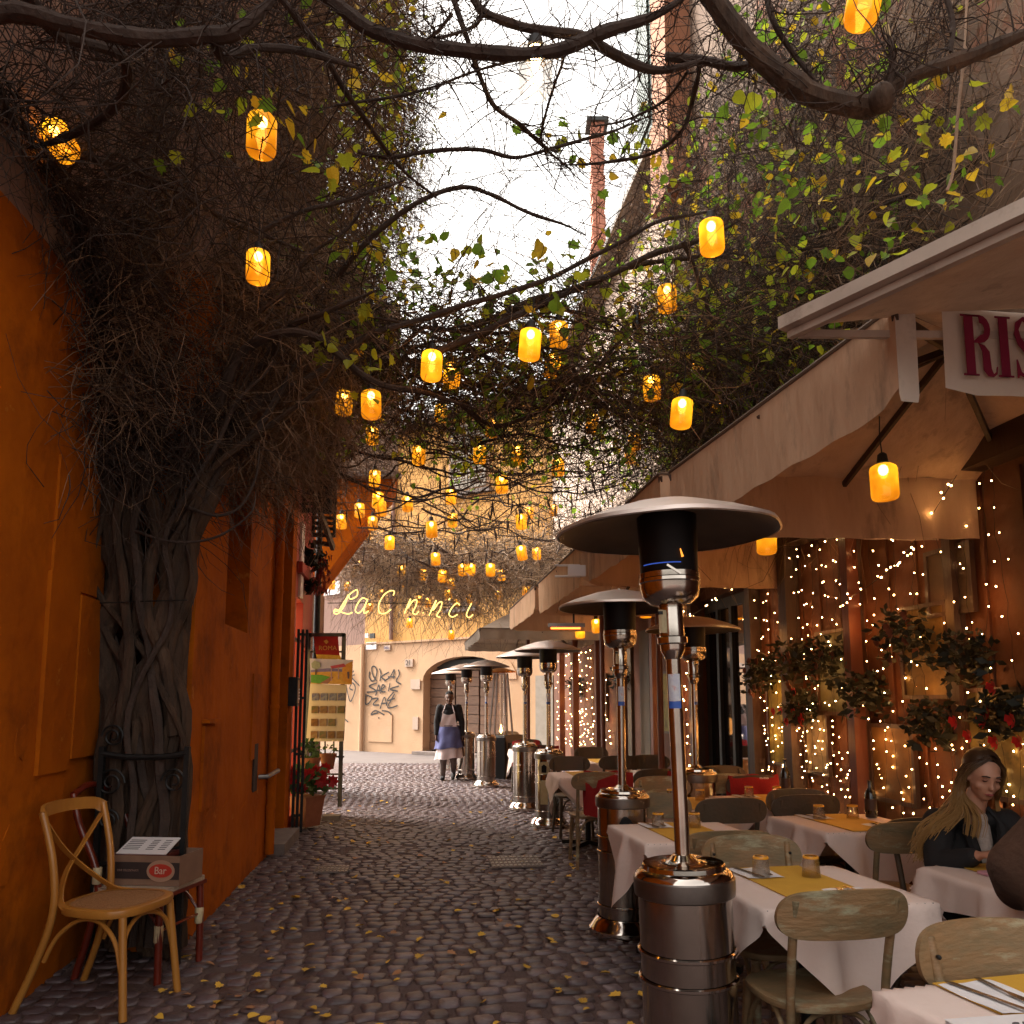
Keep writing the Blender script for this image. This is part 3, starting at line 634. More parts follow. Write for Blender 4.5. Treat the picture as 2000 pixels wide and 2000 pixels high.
# =================================================================== right side of the lane
rh = thing('tall_right_house', 'tall taupe and pink house above the parasols', 'house', (rw(6), 6, 0))
def on_r(Y, off=0.0):
    tR = Vector((SL, 1, 0)).normalized(); nR = Vector((-tR.y, tR.x, 0)); return Vector((rw(Y), Y, 0)) + nR * off
tR = Vector((SL, 1, 0)).normalized(); nR = Vector((-tR.y, tR.x, 0))
m = MB(); wall_holes(m, (rw(.5), .5), (rw(10.5), 10.5), 3.35, 14, [], 3.0, -1); m.build('upper_wall', TAUPE, rh, world=True, smooth=False)
slab(MB(), on_r(9.7), on_r(10.45), 8.2, 13.9, nR, .35).build('corner_pier', pm('salmon_plaster', (.36, .165, .092), (.30, .13, .07), scale=1, rough=.9), rh, world=True, smooth=False)
for i in range(34): slab(MB(), on_r(10.35, .36), on_r(10.9, .36), 9.6 + i * .075, 9.6 + i * .075 + .05, nR, .03).build('shutter_slat', pm('green_shutter', (.025, .05, .04), rough=.6), rh, world=True, smooth=False)
slab(MB(), on_r(10.30, .355), on_r(10.95, .355), 9.5, 12.3, -nR, .03).build('shutter_frame', MATS['green_shutter'], rh, world=True, smooth=False)
lh = thing('pale_right_house', 'lower pale house with a roof gutter behind the tall right house', 'house', (rw(14), 14, 0))
m = MB(); wall_holes(m, (rw(10.55), 10.55), (rw(20.3), 20.3), 3.35, 9.3, [], 3.0, -1); m.build('upper_wall', CREAM, lh, world=True, smooth=False)
MB().beam(on_r(10.6, .12) + Vector((0, 0, 9.34)), on_r(20.3, .12) + Vector((0, 0, 9.34)), .5, .08).build('eaves', STEP, lh, world=True, smooth=False)
MB().tube([on_r(10.6, .36) + Vector((0, 0, 9.28)), on_r(20.3, .36) + Vector((0, 0, 9.28))], .06, 8).build('gutter', STEELD, lh, world=True)
ch = thing('chimney_stack', 'slim pink brick chimney with a dark cap against the white sky', 'chimney', (at(1160, 430, 17).x, 17, 9.0))
cw = at(1172, 300, 17); cx = at(1166, 300, 17).x; ztop = at(1166, 250, 17).z; zbase = 8.6
BR = pm('pink_brick', (.50, .22, .15), (.42, .17, .11), scale=5, rough=.9, rnd=.12)
zz = zbase; i = 0
while zz < ztop - .05:
    for sx in (0, 1):
        wd = .36 - (.06 if zz > (zbase + ztop) / 2 else 0); o_ = (i % 2) * .05 - .025
        MB().box((cx + (sx - .5) * wd / 2 + (o_ if sx else o_) * .5, 17, zz + .12), (wd / 2 - .012, .36, .225)).build('brick', BR, ch, world=True, smooth=False)
    zz += .24; i += 1
MB().box((cx, 17.02, (zbase + ztop) / 2), (.26, .26, ztop - zbase)).build('core', BR, ch, world=True, smooth=False)
MB().box((cx, 17, ztop + .06), (.50, .50, .09)).build('cap', SLATE, ch, world=True, smooth=False)

# ground floor facade of the restaurant: ochre wall between dark timber posts
rf = thing('restaurant_front', 'ochre restaurant front behind the tables, hung with pictures and fairy lights', 'restaurant', (rw(8), 8, 0))
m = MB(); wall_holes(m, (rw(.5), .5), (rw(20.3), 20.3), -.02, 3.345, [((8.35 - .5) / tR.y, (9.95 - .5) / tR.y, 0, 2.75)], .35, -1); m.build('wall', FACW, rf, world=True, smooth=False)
for (Y, w_, mt, off) in ((6.35, .10, REDTIMB, .10), (7.45, .16, DARKWOOD, .06), (8.28, .12, DARKWOOD, .06), (10.0, .14, DARKWOOD, .06), (5.2, .08, DARKWOOD, .05), (10.9, .12, REDTIMB, .30), (12.6, .12, REDTIMB, .3), (14.2, .12, REDTIMB, .3), (16.2, .12, REDTIMB, .3), (18.2, .12, REDTIMB, .2)):
    MB().box(on_r(Y, off) + Vector((0, 0, 1.5)), (w_, w_, 3.0), TH).build('post', mt, rf, world=True, smooth=False)
slab(MB(), on_r(.6, .0), on_r(20, .0), 2.95, 3.12, nR, .16).build('lintel_beam', DARKWOOD, rf, world=True, smooth=False)
for k, Y in enumerate((8.36, 8.76, 9.16, 9.56)):       # folding glass doors, one pane mirroring the square
    mt = MIRROR if k == 1 else DGLASS
    slab(MB(), on_r(Y + .03, -.10), on_r(Y + .37, -.10), .3, 2.6, -nR, .02).build('pane', mt, rf, world=True, smooth=False)
    for q in ((Y, Y + .035), (Y + .365, Y + .40)): slab(MB(), on_r(q[0], -.06), on_r(q[1], -.06), .05, 2.72, -nR, .06).build('door_stile', SLATE, rf, world=True, smooth=False)
    for q in ((.05, .30), (2.6, 2.72)): slab(MB(), on_r(Y + .036, -.062), on_r(Y + .364, -.062), q[0], q[1], -nR, .05).build('door_rail', SLATE, rf, world=True, smooth=False)
for (Y0, Y1, z0, z1) in ((12.0, 12.5, .1, 2.6), (13.0, 13.9, .1, 2.5)): slab(MB(), on_r(Y0), on_r(Y1), z0, z1, nR, .05).build('timber_panel', CHWOODD, rf, world=True, smooth=False)
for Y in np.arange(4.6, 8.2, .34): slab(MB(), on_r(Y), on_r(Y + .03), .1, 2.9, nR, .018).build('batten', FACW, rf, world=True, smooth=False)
# =================================================================== climbing vines
def tubes(P, Rd, k=3):
    """P (N,K,3) paths, Rd (N,K) radii -> vertices and quads of N thin tubes"""
    N, K, _ = P.shape
    T = np.gradient(P, axis=1); T /= np.linalg.norm(T, axis=2, keepdims=True) + 1e-9
    ref = np.zeros_like(T); ref[..., 2] = 1; flat = np.abs(T[..., 2]) > .9; ref[flat] = (1, 0, 0)
    U = np.cross(T, ref); U /= np.linalg.norm(U, axis=2, keepdims=True) + 1e-9; W = np.cross(T, U)
    a = np.arange(k) * 2 * np.pi / k
    V = P[:, :, None, :] + Rd[:, :, None, None] * (np.cos(a)[None, None, :, None] * U[:, :, None, :] + np.sin(a)[None, None, :, None] * W[:, :, None, :])
    V = V.reshape(-1, 3)
    i = np.arange(K - 1)[:, None] * k; j = np.arange(k)[None, :]
    q = np.stack([i + j, i + (j + 1) % k, i + k + (j + 1) % k, i + k + j], -1).reshape(-1, 4)
    F = (np.arange(N)[:, None, None] * (K * k) + q[None]).reshape(-1, 4)
    return V, F
def walk(S, D, Ln, K=6, wob=.35, grav=0.0):
    """random walks: starts S (N,3), directions D, lengths Ln"""
    N = len(S); D = D / (np.linalg.norm(D, axis=1, keepdims=True) + 1e-9); P = [S]; d = D
    for k in range(K - 1):
        d = d + rng.normal(0, wob, (N, 3)); d[:, 2] -= grav; d /= np.linalg.norm(d, axis=1, keepdims=True) + 1e-9
        P.append(P[-1] + d * (Ln / (K - 1))[:, None])
    return np.stack(P, 1)
def twigs(name, S, D, Ln, mat, parent, r0=(.0025, .0045), wob=.35, grav=0.0, K=6):
    P = walk(S, D, Ln, K, wob, grav); r = rng.uniform(r0[0], r0[1], len(S))[:, None] * np.linspace(1, .45, K)[None]
    V, F = tubes(P, r); arrays(name, V, F, mat, parent, 'stuff', smooth=True); return P
def leaves(name, C, size, parent, mix=(.45, .35, .20), hang=.6):
    """folded two-faced leaves scattered at C; three colour mixes"""
    N = len(C); s_ = rng.uniform(size[0], size[1], N); yaw = rng.uniform(0, 2 * np.pi, N); pit = rng.normal(-hang, .5, N); rol = rng.normal(0, .6, N)
    base = np.array([(0, 0, 0), (-.42, .28, .10), (-.34, .70, .08), (0, 1.05, -.06), (.34, .70, .08), (.42, .28, .10)])
    cy_, sy_, cp, sp, cr, sr = np.cos(yaw), np.sin(yaw), np.cos(pit), np.sin(pit), np.cos(rol), np.sin(rol)
    B = base[None] * s_[:, None, None]
    x = B[..., 0] * cr[:, None] + B[..., 2] * sr[:, None]; z = -B[..., 0] * sr[:, None] + B[..., 2] * cr[:, None]; y = B[..., 1]
    y2 = y * cp[:, None] - z * sp[:, None]; z2 = y * sp[:, None] + z * cp[:, None]
    X = x * cy_[:, None] - y2 * sy_[:, None]; Y = x * sy_[:, None] + y2 * cy_[:, None]
    V = np.stack([X, Y, z2], -1) + C[:, None, :]
    F = (np.arange(N)[:, None, None] * 6 + np.array([(0, 1, 2, 3), (0, 3, 4, 5)])[None]).reshape(-1, 4)
    mi = np.repeat(rng.choice(3, N, p=mix), 2)
    arrays(name, V.reshape(-1, 3), F, LEAFS, parent, 'stuff', mi=mi)
# lobed leaf meshes for the leaves that show singly
LEAFM = []
for li in range(3):
    for var in range(2):
        R.seed(li * 10 + var)
        half = [(0, 0), (-.20, -.10), (-.46, .02), (-.40, .22), (-.62, .42), (-.40, .52), (-.36, .82), (-.15, .78), (0, 1.08)]
        if var: half = [(0, 0), (-.24, -.02), (-.42, .20), (-.46, .44), (-.36, .66), (-.22, .84), (0, 1.1)]
        half = [(x * R.uniform(.9, 1.1), y) for x, y in half]
        n = len(half); V = []; F = []
        for i, (x, y) in enumerate(half): V.append((x, y, abs(x) * .25 - y * y * .12))
        for i, (x, y) in enumerate(half[1:-1]): V.append((-x * R.uniform(.9, 1.1), y, abs(x) * .25 - y * y * .12))
        F = [tuple(range(n)), tuple([0] + [n + i for i in range(n - 2)] + [n - 1])]
        me = bpy.data.meshes.new('leaf'); me.from_pydata(V, [], F); me.materials.append(LEAFS[li]); LEAFM.append(me)
def leaf(p, size, parent, kind=None, name='leaf'):
    k = kind if kind is not None else R.choices((0, 1, 2), (.36, .40, .24))[0]
    o = bpy.data.objects.new(name, LEAFM[k * 2 + R.randint(0, 1)]); col.objects.link(o); o.parent = parent; o.matrix_parent_inverse = PM[parent.name].inverted()
    o.location = p; o.scale = (size,) * 3; o.rotation_euler = (R.gauss(-.7, .5), R.gauss(0, .5), R.uniform(0, 2 * PI)); return o
PATHS = []
def wobble(P, amp, n=5):
    P = spline(P, n); s0 = R.uniform(0, 99)
    return [p + Vector((mnoise.noise(p * 2.3 + Vector((s0, 0, 0))), mnoise.noise(p * 2.3 + Vector((0, s0, 0))), mnoise.noise(p * 2.3 + Vector((0, 0, s0))))) * amp for p in P]
def branch(parent, pts, r0, r1, name='branch', mat=None, amp=.04, k=8, n=9):
    P = wobble(pts, amp, n); N = len(P)
    rad = [(r0 + (r1 - r0) * i / (N - 1)) * (1 + .20 * mnoise.noise(P[i] * 7) + .16 * mnoise.noise(P[i] * 23)) * (1 if i < N * .8 else 1 - .75 * (i - N * .8) / (N * .2)) for i in range(N)]
    PATHS.append((parent, P))
    MB().tube(P, rad, k).build(name, mat or BARKD, parent, world=True, fix=False); return P
px = lambda *a: [at(*q) for q in a]

# ---- the old vine on the left wall
lv = thing('old_wall_vine', 'old gnarled vine with thick twisted trunk climbing the left wall', 'vine', (-2.35, 5.1, 0))
R.seed(5)
stems = [  # (path as pixel, distance), radii
    ([(232, 1690, 5.0), (238, 1560, 5.0), (215, 1420, 5.0), (205, 1250, 5.0), (230, 1120, 4.95), (205, 980, 4.9), (180, 850, 4.8), (205, 700, 4.7), (170, 560, 4.5), (120, 440, 4.25), (70, 350, 4.0), (20, 240, 3.6), (-60, 80, 3.1)], .085, .075),
    ([(300, 1695, 5.05), (290, 1560, 5.0), (262, 1420, 4.98), (300, 1300, 4.95), (335, 1180, 4.95), (370, 1050, 5.0), (420, 940, 5.1), (452, 860, 5.2), (470, 780, 5.3)], .105, .070),
    ([(330, 1690, 5.0), (345, 1560, 4.98), (335, 1400, 4.96), (348, 1250, 5.0), (330, 1130, 5.0), (300, 1000, 4.95), (255, 880, 4.9), (230, 760, 4.8), (215, 640, 4.7), (240, 520, 4.6), (300, 420, 4.6)], .075, .040),
    ([(270, 1690, 4.93), (305, 1520, 4.93), (280, 1390, 4.9), (245, 1280, 4.92), (270, 1150, 4.9), (252, 1010, 4.9), (275, 900, 4.95), (310, 800, 5.0), (360, 700, 5.1)], .055, .035),
    ([(205, 1695, 5.05), (212, 1500, 5.05), (188, 1350, 5.05), (186, 1180, 5.02), (172, 1040, 5.0), (182, 900, 5.0), (190, 760, 4.9), (165, 600, 4.7), (150, 480, 4.5)], .06, .028),
    ([(350, 1440, 4.9), (320, 1300, 4.88), (285, 1200, 4.86), (300, 1090, 4.9), (360, 990, 4.95), (395, 900, 5.05)], .045, .03),
    ([(240, 1690, 4.9), (285, 1600, 4.88), (318, 1480, 4.88), (300, 1380, 4.88), (310, 1260, 4.9)], .045, .03),
    ([(360, 1650, 5.0), (362, 1500, 5.0), (352, 1350, 5.0), (365, 1200, 5.02), (352, 1100, 5.02)], .03, .022)]
for pts, r0, r1 in stems:
    if pts[0][1] > 1600: pts = [(pts[0][0] * .9 + 28, 1850, pts[0][2])] + pts
    branch(lv, px(*pts), r0, r1, 'stem', BARK, .05, 9, 7)
R.seed(6)
for i in range(18):                       # thinner stems winding round the trunk and fanning out above it
    u0 = R.uniform(200, 362); u1 = u0 + R.uniform(-45, 45); u2 = R.uniform(175, 380); u3 = u2 + (u2 - 270) * .6 + R.uniform(-30, 30); u4 = u3 + (u3 - 270) * .8 + R.uniform(-50, 50); Y = R.uniform(4.84, 5.04)
    branch(lv, px((u0, 1850, Y), (u0, 1600, Y), (u1, 1400, Y - .02), (u2, 1180, Y), (u2 + R.uniform(-20, 20), 1040, Y - .03), (u3, 900, Y), (u4, 760, Y + .05), (u4 + (u4 - 300) * .4, 620, Y + .1)), R.uniform(.022, .045), R.uniform(.010, .018), 'stem', BARK if i % 3 else BARKD, .07, 7, 6)
bl = [
    ([(455, 870, 5.2), (500, 790, 5.2), (560, 760, 5.2), (640, 715, 5.3), (720, 660, 5.4), (800, 630, 5.5), (900, 605, 5.6)], .042, .022),
    ([(430, 790, 5.0), (480, 690, 4.9), (540, 650, 4.8), (620, 660, 4.8), (720, 735, 5.0), (830, 765, 5.2), (930, 800, 5.5)], .035, .018),
    ([(470, 780, 5.3), (520, 700, 5.2), (560, 640, 5.0), (640, 610, 4.8), (740, 560, 4.7)], .030, .015),
    ([(360, 990, 4.9), (420, 1010, 4.8), (470, 990, 4.8), (500, 930, 4.8), (505, 860, 4.8)], .012, .006),
    ([(255, 1040, 4.8), (330, 1060, 4.75), (420, 1050, 4.7), (490, 1010, 4.7), (500, 960, 4.7)], .010, .005),
    ([(160, 960, 4.9), (148, 1020, 4.9), (165, 1110, 4.9), (150, 1180, 4.9)], .010, .006),
    ([(60, 330, 3.9), (70, 480, 4.1), (90, 600, 4.3), (130, 700, 4.5), (180, 780, 4.7)], .018, .012),
    ([(55, 470, 4.1), (78, 580, 4.2), (110, 670, 4.3), (150, 650, 4.4)], .014, .008),
    ([(0, 200, 3.5), (60, 330, 3.8), (160, 310, 3.9), (300, 350, 4.2), (420, 410, 4.5), (520, 460, 4.8), (660, 530, 5.2)], .022, .014),
    ([(510, 460, 4.6), (600, 410, 4.6), (700, 385, 4.7), (800, 345, 4.8)], .016, .010),
    ([(660, 540, 5.2), (720, 470, 5.0), (800, 400, 4.9), (900, 362, 4.9), (960, 375, 4.9), (1060, 425, 5.0), (1150, 460, 5.2)], .020, .010),
    ([(500, 610, 4.9), (560, 560, 4.9), (600, 500, 4.9), (680, 440, 4.9), (740, 330, 4.9)], .014, .009)]
tops = [([(-80, 60, 2.6), (30, 20, 2.6), (140, 50, 2.6), (260, 72, 2.6), (390, 74, 2.6), (470, 60, 2.6), (560, -40, 2.6)], .034, .026),
    ([(420, 75, 2.6), (440, 120, 2.7), (500, 105, 2.8), (600, 110, 2.9), (700, 140, 3.0)], .018, .012),
    ([(40, -40, 2.6), (110, 60, 2.8), (240, 110, 3.0), (250, 180, 3.2), (200, 240, 3.4), (120, 270, 3.6), (40, 290, 3.7)], .026, .018),
    ([(520, -30, 2.7), (580, 30, 2.8), (640, 110, 3.0), (690, 200, 3.2), (760, 300, 3.6), (850, 380, 4.0)], .014, .010),
    ([(600, -40, 2.9), (680, 20, 2.9), (740, 65, 2.9), (810, 92, 2.9), (900, 103, 2.9), (1000, 104, 2.9), (1090, 96, 2.9), (1170, 68, 2.9), (1290, 20, 2.9), (1380, -40, 2.9)], .030, .024),
    ([(905, -40, 3.0), (930, 20, 3.0), (1000, 50, 3.0), (1080, 70, 3.0), (1140, 80, 3.0), (1200, 110, 3.0), (1280, 135, 3.0), (1370, 115, 3.0)], .018, .020),
    ([(880, -30, 3.1), (912, 100, 3.1), (930, 160, 3.2), (960, 220, 3.3), (1010, 255, 3.4), (1060, 290, 3.6), (1120, 330, 3.9)], .013, .008),
    ([(880, 20, 2.9), (850, 60, 2.9), (815, 90, 2.9)], .008, .006), ([(935, 25, 3.0), (925, 60, 3.0), (880, 80, 3.0), (830, 82, 2.9)], .008, .006),
    ([(700, 290, 3.6), (760, 300, 3.6), (860, 285, 3.6), (940, 290, 3.6), (1010, 310, 3.7), (1090, 285, 3.7), (1200, 255, 3.8), (1300, 215, 3.8)], .010, .008),
    ([(650, 205, 3.2), (760, 195, 3.2), (860, 170, 3.2), (980, 125, 3.1), (1100, 90, 3.0)], .006, .005), ([(1090, 290, 3.6), (1060, 270, 3.5), (1080, 180, 3.3), (1100, 110, 3.0)], .007, .006)]
for pts, r0, r1 in bl + tops: branch(lv, px(*pts), r0, r1, 'branch', BARKD, .03)

# ---- the right hand vine, with the heavy crooked limb
rv = thing('crooked_right_vine', 'leafy vine over the right wall with a thick crooked limb', 'vine', (2.3, 5, 3.3))
br = [([(1370, -40, 2.7), (1430, 50, 2.7), (1490, 115, 2.7), (1570, 165, 2.7), (1660, 196, 2.7), (1712, 205, 2.7), (1730, 185, 2.7)], .040, .042),
    ([(1715, 205, 2.7), (1745, 165, 2.7), (1790, 138, 2.7), (1860, 115, 2.7), (1940, 92, 2.7), (2060, 60, 2.7)], .032, .026),
    ([(1725, 190, 2.7), (1738, 150, 2.68), (1742, 115, 2.66), (1736, 75, 2.66)], .018, .010),
    ([(1300, 105, 3.0), (1380, 115, 3.0), (1450, 128, 2.9), (1500, 125, 2.75)], .018, .016),
    ([(1500, -30, 2.8), (1520, 40, 2.8), (1560, 110, 2.9), (1600, 160, 2.9)], .012, .010), ([(1840, -30, 2.7), (1865, 40, 2.7), (1860, 100, 2.7)], .012, .010),
    ([(1370, 115, 3.0), (1345, 200, 3.3), (1330, 250, 3.4), (1270, 300, 3.6), (1180, 320, 3.8), (1090, 325, 3.9)], .010, .007),
    ([(1340, 140, 3.1), (1300, 200, 3.3), (1240, 230, 3.4), (1150, 250, 3.5)], .007, .005),
    ([(850, 690, 5.2), (960, 640, 5.3), (1080, 590, 5.4), (1200, 530, 5.5), (1330, 480, 5.6), (1450, 430, 5.8)], .026, .020),
    ([(760, 640, 5.0), (900, 600, 5.0), (1040, 560, 5.1), (1160, 500, 5.2), (1280, 440, 5.3), (1420, 400, 5.4)], .020, .014),
    ([(900, 650, 5.6), (1010, 600, 5.6), (1130, 560, 5.8), (1250, 520, 5.9), (1380, 500, 6.0), (1500, 520, 6.1)], .030, .016),
    ([(880, 780, 6.2), (960, 830, 6.4), (1060, 800, 6.4), (1160, 720, 6.2), (1240, 640, 6.0), (1330, 600, 6.0)], .020, .012),
    ([(1000, 760, 6.2), (1100, 760, 6.2), (1200, 800, 6.4), (1310, 835, 6.6), (1400, 820, 6.6)], .018, .010),
    ([(1120, 720, 6.0), (1150, 760, 6.0), (1220, 780, 6.1), (1290, 830, 6.2)], .014, .008),
    ([(940, 860, 7.0), (1020, 850, 7.0), (1110, 870, 7.0), (1200, 850, 7.0)], .012, .008),
    ([(1330, 470, 5.4), (1370, 560, 5.6), (1400, 700, 5.8), (1380, 820, 6.2), (1330, 900, 6.6)], .018, .012),
    ([(1500, 480, 6.0), (1560, 600, 6.0), (1590, 680, 6.0)], .010, .006), ([(1610, 480, 5.6), (1500, 500, 5.7), (1400, 490, 5.8)], .010, .006),
    ([(1980, 250, 4.6), (1900, 320, 4.8), (1760, 390, 5.1), (1600, 450, 5.4), (1480, 480, 5.7)], .012, .007)]
for pts, r0, r1 in br: branch(rv, px(*pts), r0, r1, 'branch', BARKD if r0 < .03 else BARK, .03)
MB().ball(at(1722, 192, 2.66), (.045, .05, .055), 12, 8).build('burr', BARK, rv, world=True)
cut = at(1736, 75, 2.66); MB().tube([cut, cut + Vector((-.005, 0, .05))], [.010, .009], 7).build('cut_stub', pm('pale_cut_wood', (.45, .33, .17), rough=.8), rv, world=True)

# ---- canopy over the lane and the dry thicket hanging at its far end
cv = thing('canopy_vine', 'tangled bare vine canopy with yellow green leaves strung across the lane', 'vine', (0, 8, 4.2))
fv = thing('dry_far_thicket', 'dense straw brown thicket of dry vine above the neon sign', 'vine', (-.5, 16, 4.0))
R.seed(9)
def lane(Y, f): return lw(Y) + (rw(Y) - lw(Y)) * f
def zcan(Y, f): return (4.55 if Y < 9 else 4.55 + .03 * (Y - 9)) - .30 * math.sin(PI * f) * (1 if Y < 9 else 1.1)
for i in range(34):                        # arching ropes of vine from wall to wall
    Y = R.choice((R.uniform(5.6, 8.6), R.uniform(5.2, 7.6), R.uniform(8.5, 14))); f0, f1 = R.uniform(0, .3), R.uniform(.6, 1)
    P = [Vector((lane(Y, f0 + (f1 - f0) * t), Y + R.uniform(-.5, .5), zcan(Y, f0 + (f1 - f0) * t) + R.uniform(-.25, .25))) for t in (0, .25, .5, .75, 1)]
    branch(cv, P, R.uniform(.008, .020), R.uniform(.005, .010), 'branch', BARKD, .12)
for i in range(22):                        # loops hanging below the canopy
    Y = R.uniform(5.6, 12); f = R.uniform(.3, .95); x = lane(Y, f); z = zcan(Y, f)
    w_ = R.uniform(.3, .8); P = [Vector((x - w_ + 2 * w_ * t, Y + R.uniform(-.2, .2), z - R.uniform(.7, 1.3) * .35 * math.sin(PI * t))) for t in (0, .25, .5, .75, 1)]
    branch(cv, P, .006, .004, 'branch', BARKD, .06)
for i in range(16):
    Y = R.uniform(14.5, 18); f0, f1 = R.uniform(.0, .3), R.uniform(.7, 1.05)
    P = [Vector((lane(Y, f0 + (f1 - f0) * t), Y + R.uniform(-.5, .5), 4.6 - .5 * math.sin(PI * t) + R.uniform(-.3, .3))) for t in (0, .25, .5, .75, 1)]
    branch(fv, P, .020, .010, 'branch', BARKD, .15)

def U(n, a, b): return rng.uniform(a, b, n)
def wallpts(n, Y, z, side, depth, p=1.6):
    y = U(n, *Y); zz = U(n, *z); off = depth * rng.random(n) ** p
    x = (-1.40 + SL * y + off) if side < 0 else (3.60 + SL * y - off)
    return np.stack([x, y, zz], 1)
# left wall ivy: thick dry mat hanging off the wall, bulging over the lane higher up
n = 11500; y = 4.3 + 7.2 * rng.random(n) ** 1.25; lo = np.where(y < 6, 3.25, 3.25 + .30 * (y - 6)); z = lo + (11 - lo) * rng.random(n) ** 1.35
bul = np.clip((z - lo) * .55, .12, 1.0) * (.75 + .5 * np.sin(y * 2.1) * np.sin(z * 1.7))
S = np.stack([-1.40 + SL * y - np.where(y < 5.1, .45, 0) + bul * rng.random(n) ** .8, y, z], 1)
D = np.stack([U(n, -.5, .9), U(n, -.8, .8), U(n, -1.2, .5)], 1)
twigs('twigs', S, D, U(n, .35, 1.0), TWIG, lv, (.0022, .0042), .38, .10)
n = 900; y = U(n, 4.0, 5.6); z = U(n, 2.6, 6.5); S = np.stack([-2.45 + .5 * rng.random(n) ** 1.5 + .10 * (z - 2.6) * (y - 4.0) * .3, y, z], 1)
twigs('twigs', S, np.stack([U(n, -.4, .8), U(n, -.6, .6), U(n, -1, .8)], 1), U(n, .3, 1.0), BARKD, lv, (.002, .0045), .3, .05)
n = 800; S = np.stack([U(n, -2.3, -1.1), U(n, 2.6, 4.2), U(n, 3.9, 5.2)], 1)      # dark tangle at the top left
twigs('twigs', S, rng.normal(0, 1, (n, 3)), U(n, .3, .9), BARKD, lv, (.002, .005), .4, .02)
pth = spline(px((-20, 190, 3.4), (20, 260, 3.7), (75, 360, 4.0), (120, 450, 4.25), (165, 560, 4.5), (200, 700, 4.7), (215, 850, 4.85), (260, 900, 4.95), (340, 860, 5.0), (430, 820, 5.1)), 20)
n = 2000; S = np.array([tuple(pth[k]) for k in rng.integers(0, len(pth), n)]) + rng.normal(0, .07, (n, 3))
twigs('twigs', S, rng.normal(0, 1, (n, 3)) + np.array([.3, 0, -.3]), U(n, .3, .9), BARKD, lv, (.002, .005), .35, .05)
n = 2200; S = np.stack([U(n, -2.35, -1.2), U(n, 4.9, 6.6), U(n, 3.1, 4.9)], 1); S[:, 0] -= .25 * np.clip(3.9 - S[:, 2], 0, 1)
twigs('twigs', S, np.stack([U(n, -.6, .8), U(n, -.6, .6), U(n, -1, .3)], 1), U(n, .3, .9), TWIG, lv, (.002, .004), .38, .12)
# jettied house: hanging curtain of ivy
def bulge(z): return np.interp(z, [4.2, 5.5, 6.3, 7.2, 8.4, 9.6, 11, 13], [.25, .35, .50, .85, 1.45, 1.25, 1.05, .9])
n = 9000; z = 4.6 + 8.4 * rng.random(n) ** .9; y = U(n, 7.2, 11.0); S = np.stack([-1.40 + SL * y + bulge(z) * rng.random(n) ** .7, y, z], 1)
twigs('twigs', S, np.stack([U(n, -.7, .8), U(n, -.5, .5), U(n, -1.2, .3)], 1), U(n, .35, 1.1), TWIG, lv, (.0025, .005), .34, .08)
n = 1300; z = U(n, 5.5, 12); y = U(n, 8.2, 10.6); S = np.stack([-1.40 + SL * y + bulge(z) * U(n, .85, 1.1), y, z], 1)
twigs('twigs', S, np.stack([U(n, -.4, 1), U(n, -.4, .4), U(n, -1, .4)], 1), U(n, .3, .8), BARKD, lv, (.002, .004), .35, .08)
n = 700; y = U(n, 11.6, 13.0); S = np.stack([U(n, -3.4, JR + .1), y, U(n, 5.2, 8.6)], 1)
twigs('twigs', S, np.stack([U(n, -.7, .7), U(n, -.4, .4), U(n, -1.2, .3)], 1), U(n, .5, 1.3), TWIG, lv, (.003, .005), .3, .1)
n = 700; z = U(n, 5.8, 12); y = U(n, 7.6, 10.8); leaves('leaves', np.stack([-1.40 + SL * y + bulge(z) * U(n, .6, 1.1), y, z], 1), (.05, .11), lv, (.3, .4, .3))
# sparse twigs across the open sky
n = 330; S = np.stack([U(n, -1.6, 1.9), U(n, 2.7, 5.2), U(n, 4.25, 4.75)], 1)
twigs('twigs', S, np.stack([U(n, -1, 1), U(n, -.8, .8), U(n, -.25, .25)], 1), U(n, .5, 1.5), BARKD, cv, (.0014, .0032), .30, .0, 8)
# the dense middle of the canopy
n = 2300; y = 5.3 + 2.5 * rng.random(n) ** 1.1; f = rng.random(n); zc = 4.55 - .30 * np.sin(np.pi * f)
S = np.stack([-1.40 + SL * y + 5.0 * f, y, zc + rng.normal(0, .17, n) - .25 * (f > .62) * rng.random(n)], 1)
twigs('twigs', S, np.stack([U(n, -1, 1), U(n, -.7, .7), rng.normal(-.1, .35, n)], 1), U(n, .5, 1.4), BARKD, cv, (.0025, .0055), .32, .03, 7)
S2 = S + rng.normal(0, .25, S.shape); S2[:, 2] = S[:, 2] - .05
twigs('twigs', S2[:1500], np.stack([U(1500, -1, 1), U(1500, -.7, .7), rng.normal(-.1, .35, 1500)], 1), U(1500, .5, 1.4), TWIG, cv, (.0025, .005), .32, .03, 7)
n = 900; S = np.stack([U(n, 1.45, 2.8), U(n, 5.2, 8.6), U(n, 3.3, 5.0)], 1)
twigs('twigs', S, np.stack([U(n, -1, 1), U(n, -.7, .7), U(n, -1.0, .6)], 1), U(n, .4, 1.2), BARKD, cv, (.0022, .005), .32, .05)
